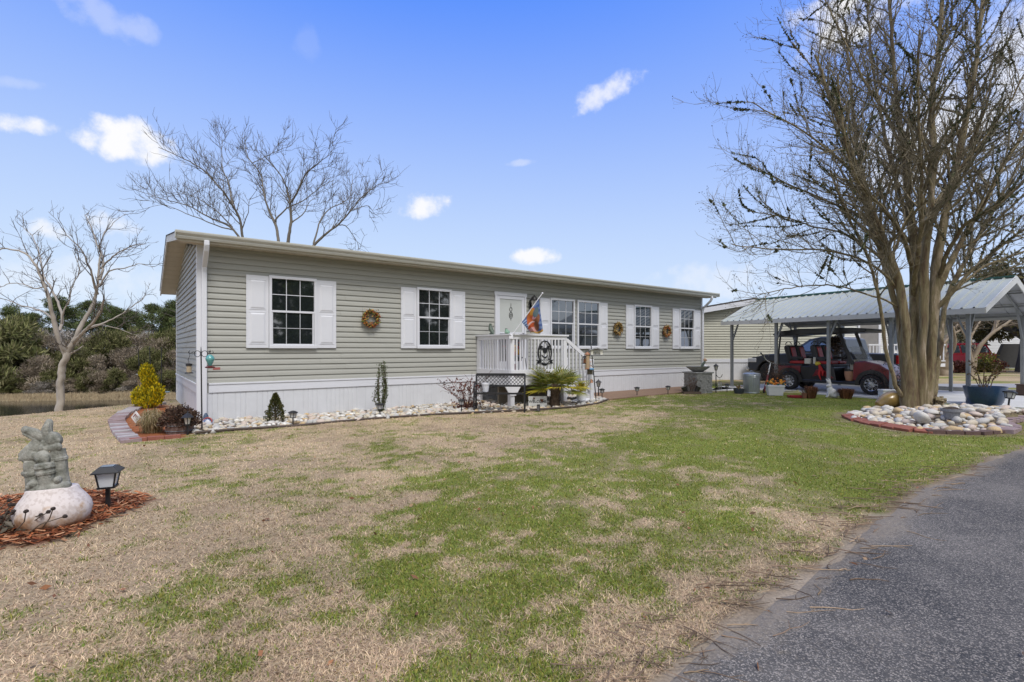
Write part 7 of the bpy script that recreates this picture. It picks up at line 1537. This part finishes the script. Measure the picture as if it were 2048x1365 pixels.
# ------------------------------------------------------------------ far shore: pines and scrub, each tree its own thing
pinem = attr_mat('pine_needles', .8, .1, .2, 6, transl=.1); scrubm = attr_mat('scrub_twigs', .9, .05, .2, 3)
def puff(r, n, blobs, L0, W0, pal, upb=.3):
    vs = []; cs = []
    g = np.random.default_rng(r); k = g.integers(0, len(blobs), n); B0 = np.array(blobs); c0 = B0[k, :3]; rd = B0[k, 3:6]; d = g.normal(0, 1, (n, 3)); d /= np.linalg.norm(d, axis=1, keepdims=True); s_ = g.random((n, 1)) ** .33
    p = c0 + d*rd*s_; dd = d*.6 + g.normal(0, .6, (n, 3)); dd[:, 2] += upb; dd /= np.linalg.norm(dd, axis=1, keepdims=True); a = np.cross(dd, g.normal(0, 1, (n, 3))); a /= np.linalg.norm(a, axis=1, keepdims=True); l_ = L0*g.uniform(.6, 1.4, (n, 1)); w_ = W0*g.uniform(.6, 1.4, (n, 1)); m = p + dd*l_*.5
    v = np.stack([p, m - a*w_, p + dd*l_, m + a*w_], 1).reshape(-1, 3); pal = np.array(pal); bt = g.uniform(.6, 1.4, (len(blobs), 1))[k]; c_ = pal[g.integers(0, len(pal), n)]*g.uniform(.6, 1.4, (n, 1))*bt
    return v, np.arange(n*4).reshape(-1, 4), np.repeat(c_[:, None, :], 4, 1).reshape(-1, 3)
def pine_proto(seed, h):
    r = random.Random(seed); bl = []
    for k in range(26):
        f = r.uniform(.42, 1); q = r.uniform(0, 6.28); rr_ = (1.15 - f)*h*.30*r.uniform(.3, 1.2); bl.append((math.cos(q)*rr_, math.sin(q)*rr_, f*h, h*r.uniform(.05, .10), h*r.uniform(.05, .10), h*r.uniform(.03, .055)))
    return bl
def scrub_proto(seed, h, w):
    r = random.Random(seed); bl = []
    for k in range(24):
        f = r.uniform(.05, .9); q = r.uniform(0, 6.28); rr_ = w*.5*(1 - (f - .35)**2*1.6)*r.uniform(.2, 1); bl.append((math.cos(q)*rr_, math.sin(q)*rr_, f*h, w*r.uniform(.10, .2), w*r.uniform(.10, .2), h*r.uniform(.06, .13)))
    return bl
PINE = [(.085, .115, .045), (.105, .135, .05), (.15, .165, .065), (.06, .08, .035)]
OLIVE = [(.125, .13, .05), (.15, .15, .065), (.095, .105, .04), (.18, .165, .085)]; BROWN = [(.215, .17, .12), (.27, .22, .165), (.15, .12, .085), (.33, .28, .22)]; GREY = [(.25, .225, .195), (.33, .30, .265), (.18, .16, .135)]
def far_tree(name, label, x, y, h, w, kind, seed, group, protos={}):
    z = float(height(np.array([x]), np.array([y]))[0]); t = thing(name, label, 'tree', V((x, y, z - .1)), (seed*1.7) % 6.28, group); key = (kind, seed % 3)
    if key not in protos:
        if kind == 'pine': bl = pine_proto(seed, 10); v, f, c_ = puff(seed, 9000, bl, .34, .030, PINE)
        else: bl = scrub_proto(seed, 5, 5); pal = {'olive': OLIVE, 'brown': BROWN, 'grey': GREY}[kind]; v, f, c_ = puff(seed, 8000 if kind == 'olive' else 5200, bl, .42, .022 if kind != 'olive' else .035, pal, .7)
        o = np_mesh('crown', v, f, pinem if kind == 'pine' else scrubm, c_, t); TT = Tubes(); gg = np.random.default_rng(seed); hh = 10 if kind == 'pine' else 5
        TT.add(np.array([(0, 0, 0), (.05, 0, hh*.3), (.0, .1, hh*.6), (.05, .0, hh*.95)]), hh*.016, hh*.004, 6)
        for k in range(22):
            zz = hh*gg.uniform(.1 if kind != 'pine' else .4, .9); q = gg.uniform(0, 6.28); A = limb((0, 0, zz), (math.cos(q), math.sin(q), .6), hh*gg.uniform(.15, .38), gg, .3, .08, 5); TT.add(A, hh*.005, hh*.001, 4)
        tk = TT.build('trunk', mat('far_trunk', (.14, .12, .105), .9, amt=.3), t); protos[key] = (o.data, tk.data)
    else:
        for nm, me in zip(('crown', 'trunk'), protos[key]): o = bpy.data.objects.new(nm, me); COL.objects.link(o); o.parent = t
    hh = 10 if kind == 'pine' else 5; t.scale = ((w/(5.0 if kind != 'pine' else 6.0)),)*2 + (h/hh,)
r = random.Random(17)
def shore(px, Y): return (px - CX)/F*Y
k = 0
for px, Y, top in ((-40,66,600),(20,68,606),(70,64,612),(115,66,598),(150,68,603),(185,63,612),(235,64,615),(275,66,608),(305,63,612),(335,66,610),(375,64,606),(410,66,600),(50,72,612),(215,72,608),(255,74,612),(350,74,612),(450,66,600)):
    x = shore(px, Y); z0 = float(height(np.array([x]), np.array([Y]))[0]); h = H + (HY - top + 8 - (k*7 % 5)*6)/F*Y - z0; far_tree('pine_tree', 'dark green pine standing in the back row beyond the pond', x, Y, h, h*.62, 'pine', k, 'pines beyond the pond'); k += 1
k = 0
for px, Y, top, kind in ((-30,50,640,'olive'),(15,50.5,622,'olive'),(50,53,640,'olive'),(75,50,690,'brown'),(100,54,655,'brown'),(120,57,645,'grey'),(150,51,690,'olive'),(165,55,660,'brown'),(200,50.5,695,'brown'),(215,56,655,'olive'),(250,52,680,'brown'),(270,57,655,'brown'),(300,51.5,690,'olive'),(320,56,662,'brown'),(345,52,685,'brown'),(370,57,660,'olive'),(400,53,680,'brown'),(60,58,640,'grey'),(185,58,650,'grey'),(240,59,650,'olive'),(290,59,648,'grey'),(25,57,630,'olive'),(330,59,650,'olive'),(110,50,720,'olive'),(180,50,735,'olive'),(235,50.2,730,'olive'),(280,50.5,735,'brown'),(340,51,735,'olive'),(0,49.5,720,'olive'),(55,49.5,735,'brown'),(140,49.5,748,'brown'),(210,49.8,752,'brown'),(310,50.5,748,'brown'),(30,49,752,'olive'),(90,49,755,'grey'),(260,50,756,'grey')):
    x = shore(px, Y); z0 = float(height(np.array([x]), np.array([Y]))[0]); h = H + (HY - (top + (22 if top < 700 and kind != 'olive' else 12)))/F*Y - z0 + .4
    far_tree('scrub_tree', {'olive': 'olive green leafy scrub tree on the far pond shore', 'brown': 'bare brown twiggy scrub tree on the far pond shore', 'grey': 'pale grey bare scrub tree on the far pond shore'}[kind], x, Y, h, max(2.6, h*.85), kind, k, {'olive': 'green scrub on the far shore', 'brown': 'brown scrub on the far shore', 'grey': 'grey scrub on the far shore'}[kind]); k += 1
g = np.random.default_rng(5); n = 26000; xx = g.uniform(-62, -26, n); off = g.normal(1.2, .6, n); yy = 46.0 + .16*(xx + 38) + 1.6*(fnoise(xx, 46 + 0*xx, .12, 8, 2) - .5) + off
zz = np.maximum(height(xx, yy), WATER_Z - .1); hh_ = g.uniform(.12, .5, n)*(.5 + .9*fnoise(xx, yy, .6, 3, 2)); P0 = np.stack([xx, yy, zz], 1); ln = g.normal(0, .22, (n, 2)); tp = P0 + np.stack([ln[:, 0]*hh_, ln[:, 1]*hh_, hh_], 1); wv = np.stack([np.full(n, .02), np.zeros(n), np.zeros(n)], 1); v = np.stack([P0 - wv, P0 + wv, tp], 1).reshape(-1, 3); cc = np.array([(.40, .31, .19), (.33, .25, .16), (.46, .38, .25)])[g.integers(0, 3, n)]*g.uniform(.7, 1.2, (n, 1))
tag(np_mesh('reeds', v, np.arange(n*3).reshape(-1, 3), scrubm, np.repeat(cc[:, None, :], 3, 1).reshape(-1, 3)), 'tan dry reeds along the far pond shore', 'reeds', kind='stuff')

# ------------------------------------------------------------------ trees and shrubs across the street
def small_bare(label, px, py, stems, seed, r0=.09, Y=None):
    p = G(px, py); t = thing('pruned_crape_myrtle', label, 'tree', p, 0, None); g = np.random.default_rng(seed)
    ss_ = [([PT(a, c, p.y + d_*i/len(P)) for i, (a, c) in enumerate(P)], ra, rb, s0) for P, d_, ra, rb, s0 in stems]
    bare_tree(t, p, ss_, g, mat('tan_bark', (.19, .145, .10), .8, col2=(.34, .28, .21), scale=3, bump=.3), mat('tan_twig', (.18, .14, .10), .9, amt=.3), 2.6, 4.5, 2, L1=(.5, 1.5), L2=(.2, .7), L3=(.1, .35), up=.06, twr=.008)
small_bare('pruned bare tree with a knobbly thick trunk in front of the red vehicle', 1890, 752, [([(1890,756),(1890,735),(1888,715)], 0, .30, .26, .99), ([(1888,722),(1878,700),(1866,685),(1862,665),(1870,640),(1890,625)], -1, .12, .03, .5), ([(1888,720),(1892,700),(1890,680),(1905,660),(1925,640),(1930,615)], .8, .11, .03, .5), ([(1892,720),(1905,700),(1912,680),(1906,655),(1900,630)], -1, .10, .03, .5), ([(1886,690),(1900,672),(1920,660),(1945,655)], .6, .08, .02, .4), ([(1870,690),(1850,670),(1845,640),(1850,615)], .4, .08, .02, .4)], 4)
small_bare('leaning bare tree with a long slanting limb left of the white house', 1940, 752, [([(1942,755),(1946,730),(1950,705)], 0, .15, .12, .99), ([(1948,715),(1960,690),(1980,672),(2000,655),(2025,640),(2045,615)], -.5, .105, .035, .4), ([(1944,725),(1936,695),(1942,670),(1958,645),(1975,620)], .6, .085, .025, .4), ([(1985,668),(1992,640),(2010,615),(2020,590)], .5, .09, .02, .3), ([(1940,690),(1925,665),(1915,640),(1905,620)], -.5, .09, .02, .3), ([(1965,685),(1990,660),(2005,630)], 1, .08, .02, .3)], 6)
def broad_tree(label, loc, h, w, seed, pal, trunk_h, lean=0.0, n=16000, leafL=.22, nb=38):
    t = thing('oak_tree', label, 'tree', loc, 0); r = random.Random(seed); bl = []
    for k in range(nb):
        q = r.uniform(0, 6.28); f = r.uniform(0, 1); rr_ = w*.5*math.sqrt(max(0, 1 - (2*f - .9)**2*.6))*r.uniform(.2, 1); bl.append((math.cos(q)*rr_ + lean, math.sin(q)*rr_, trunk_h + f*(h - trunk_h), w*r.uniform(.07, .14), w*r.uniform(.07, .14), w*r.uniform(.05, .10)))
    v, f, c_ = puff(seed, n, bl, leafL, leafL*.28, pal, .2); np_mesh('crown', v, f, leafm, c_, t); TT = Tubes(); gg = np.random.default_rng(seed); TT.add(np.array([(0, 0, -.1), (.05, 0, trunk_h*.5), (lean*.3 - .1, 0, trunk_h), (lean*.6, 0, trunk_h*1.5)]), w*.055, w*.03, 10)
    for b0_ in bl[::2]: e = np.array(b0_[:3]); TT.add(np.array([(lean*.3, 0, trunk_h*.85), tuple((np.array((lean*.3, 0, trunk_h)) + e)/2 + np.array((0, 0, .1*h))), tuple(e)]), w*.022, w*.005, 5)
    TT.build('trunk', mat('dark_oak_bark', (.055, .048, .042), .95, col2=(.10, .09, .078), scale=4, bump=.5), t)
OAK = [(.085, .085, .03), (.11, .10, .04), (.07, .065, .03), (.14, .115, .05)]
broad_tree('broad olive leaved oak with a dark trunk at the far right edge', V((31.2, 31.0, 0)), 6.6, 9.0, 3, OAK, 2.2, .4)
broad_tree('olive tree behind the white house at the right', V((46, 52, 0)), 7.2, 9.5, 5, OAK, 2.5); broad_tree('tall olive tree behind the pale yellow house', V((36, 56, 0)), 6.8, 11, 6, OAK, 2.0); broad_tree('dark tree behind the cream house with the porch rail', V((25, 50, 0)), 5.2, 9, 7, PINE, 2.0)
def mound(label, px, py, w, h, pal, seed, d=0):
    p = G(px, py); t = thing('mound_shrub', label, 'shrub', p, 0); v, f, c_ = puff(seed, 1800, [(random.Random(seed*7 + k).gauss(0, w*.2), random.Random(seed*5 + k).gauss(0, w*.12), h*.45, w*.30, w*.25, h*.5) for k in range(6)], .12, .03, pal, .4); v[:, 2] = np.maximum(v[:, 2], 0.0); np_mesh('foliage', v, f, leafm, c_, t); b = MB(); b.tube([(0, 0, -.02), (0, 0, h*.6)], [.05, .02], 6); b.build('stem', stemm, t)
RED = [(.095, .03, .022), (.07, .028, .02), (.14, .05, .035)]
mound('dark red rounded shrub left of the knobbly pruned tree', 1870, 747, 1.5, .8, RED, 1); mound('dark red rounded shrub between the two pruned trees', 1918, 746, 1.4, .7, RED, 2); mound('olive yellow rounded shrub right of the leaning pruned tree', 1957, 745, 1.4, .65, [(.14, .12, .03), (.10, .09, .03)], 3); mound('rusty red rounded shrub in front of the white house', 1990, 744, 1.5, .7, [(.20, .055, .03), (.14, .045, .03)], 4)
t = thing('hanging_fern', 'bushy brown dried fern hanging behind the carport post by the pickup cab', 'plant', PT(1672, 700, 18.2), 0); v, f, c_ = puff(6, 900, [(0, 0, .1, .2, .2, .25), (0, 0, .3, .15, .15, .15)], .10, .02, [(.12, .085, .055), (.08, .055, .04)], -.2); np_mesh('fronds', v, f, leafm, c_, t); b = MB(); b.tube([(0, 0, .4), (0, 0, 1.2)], .006, 4); b.build('hanger', black, t)
# across the road behind the viewer: what the window panes mirror
for i, (x, y, h_, w_) in enumerate(((19, -8, 8.0, 8), (27, -3, 8.5, 9), (12, -15, 9.0, 9), (34, -14, 10, 10), (4, -19, 9, 9), (23, -17, 9, 9))):
    broad_tree(['dense dark evergreen nearest the road behind the viewer', 'dense dark evergreen at the right end of the row behind the viewer', 'dense dark evergreen in the middle of the row behind the viewer', 'far dark evergreen behind the row across the road', 'dense dark evergreen at the left end of the row behind the viewer', 'tall dark evergreen between the others across the road'][i], V((x, y, 0)), h_, w_, 30 + i, PINE, 1.0, 0, 5000, .5, 26)
hE, PE = gable_house('neighbor_house', 'grey roofed house across the road to the right of the viewer', V((34.0, 8.5, 0)), rad(-80), 9.0, 12, .6, 3.0, 4.6, beige, MATS['grey_shingle'], [(1.5, 2.4, 1.2, 2.6), (5.5, 6.4, 1.2, 2.6)], navy)
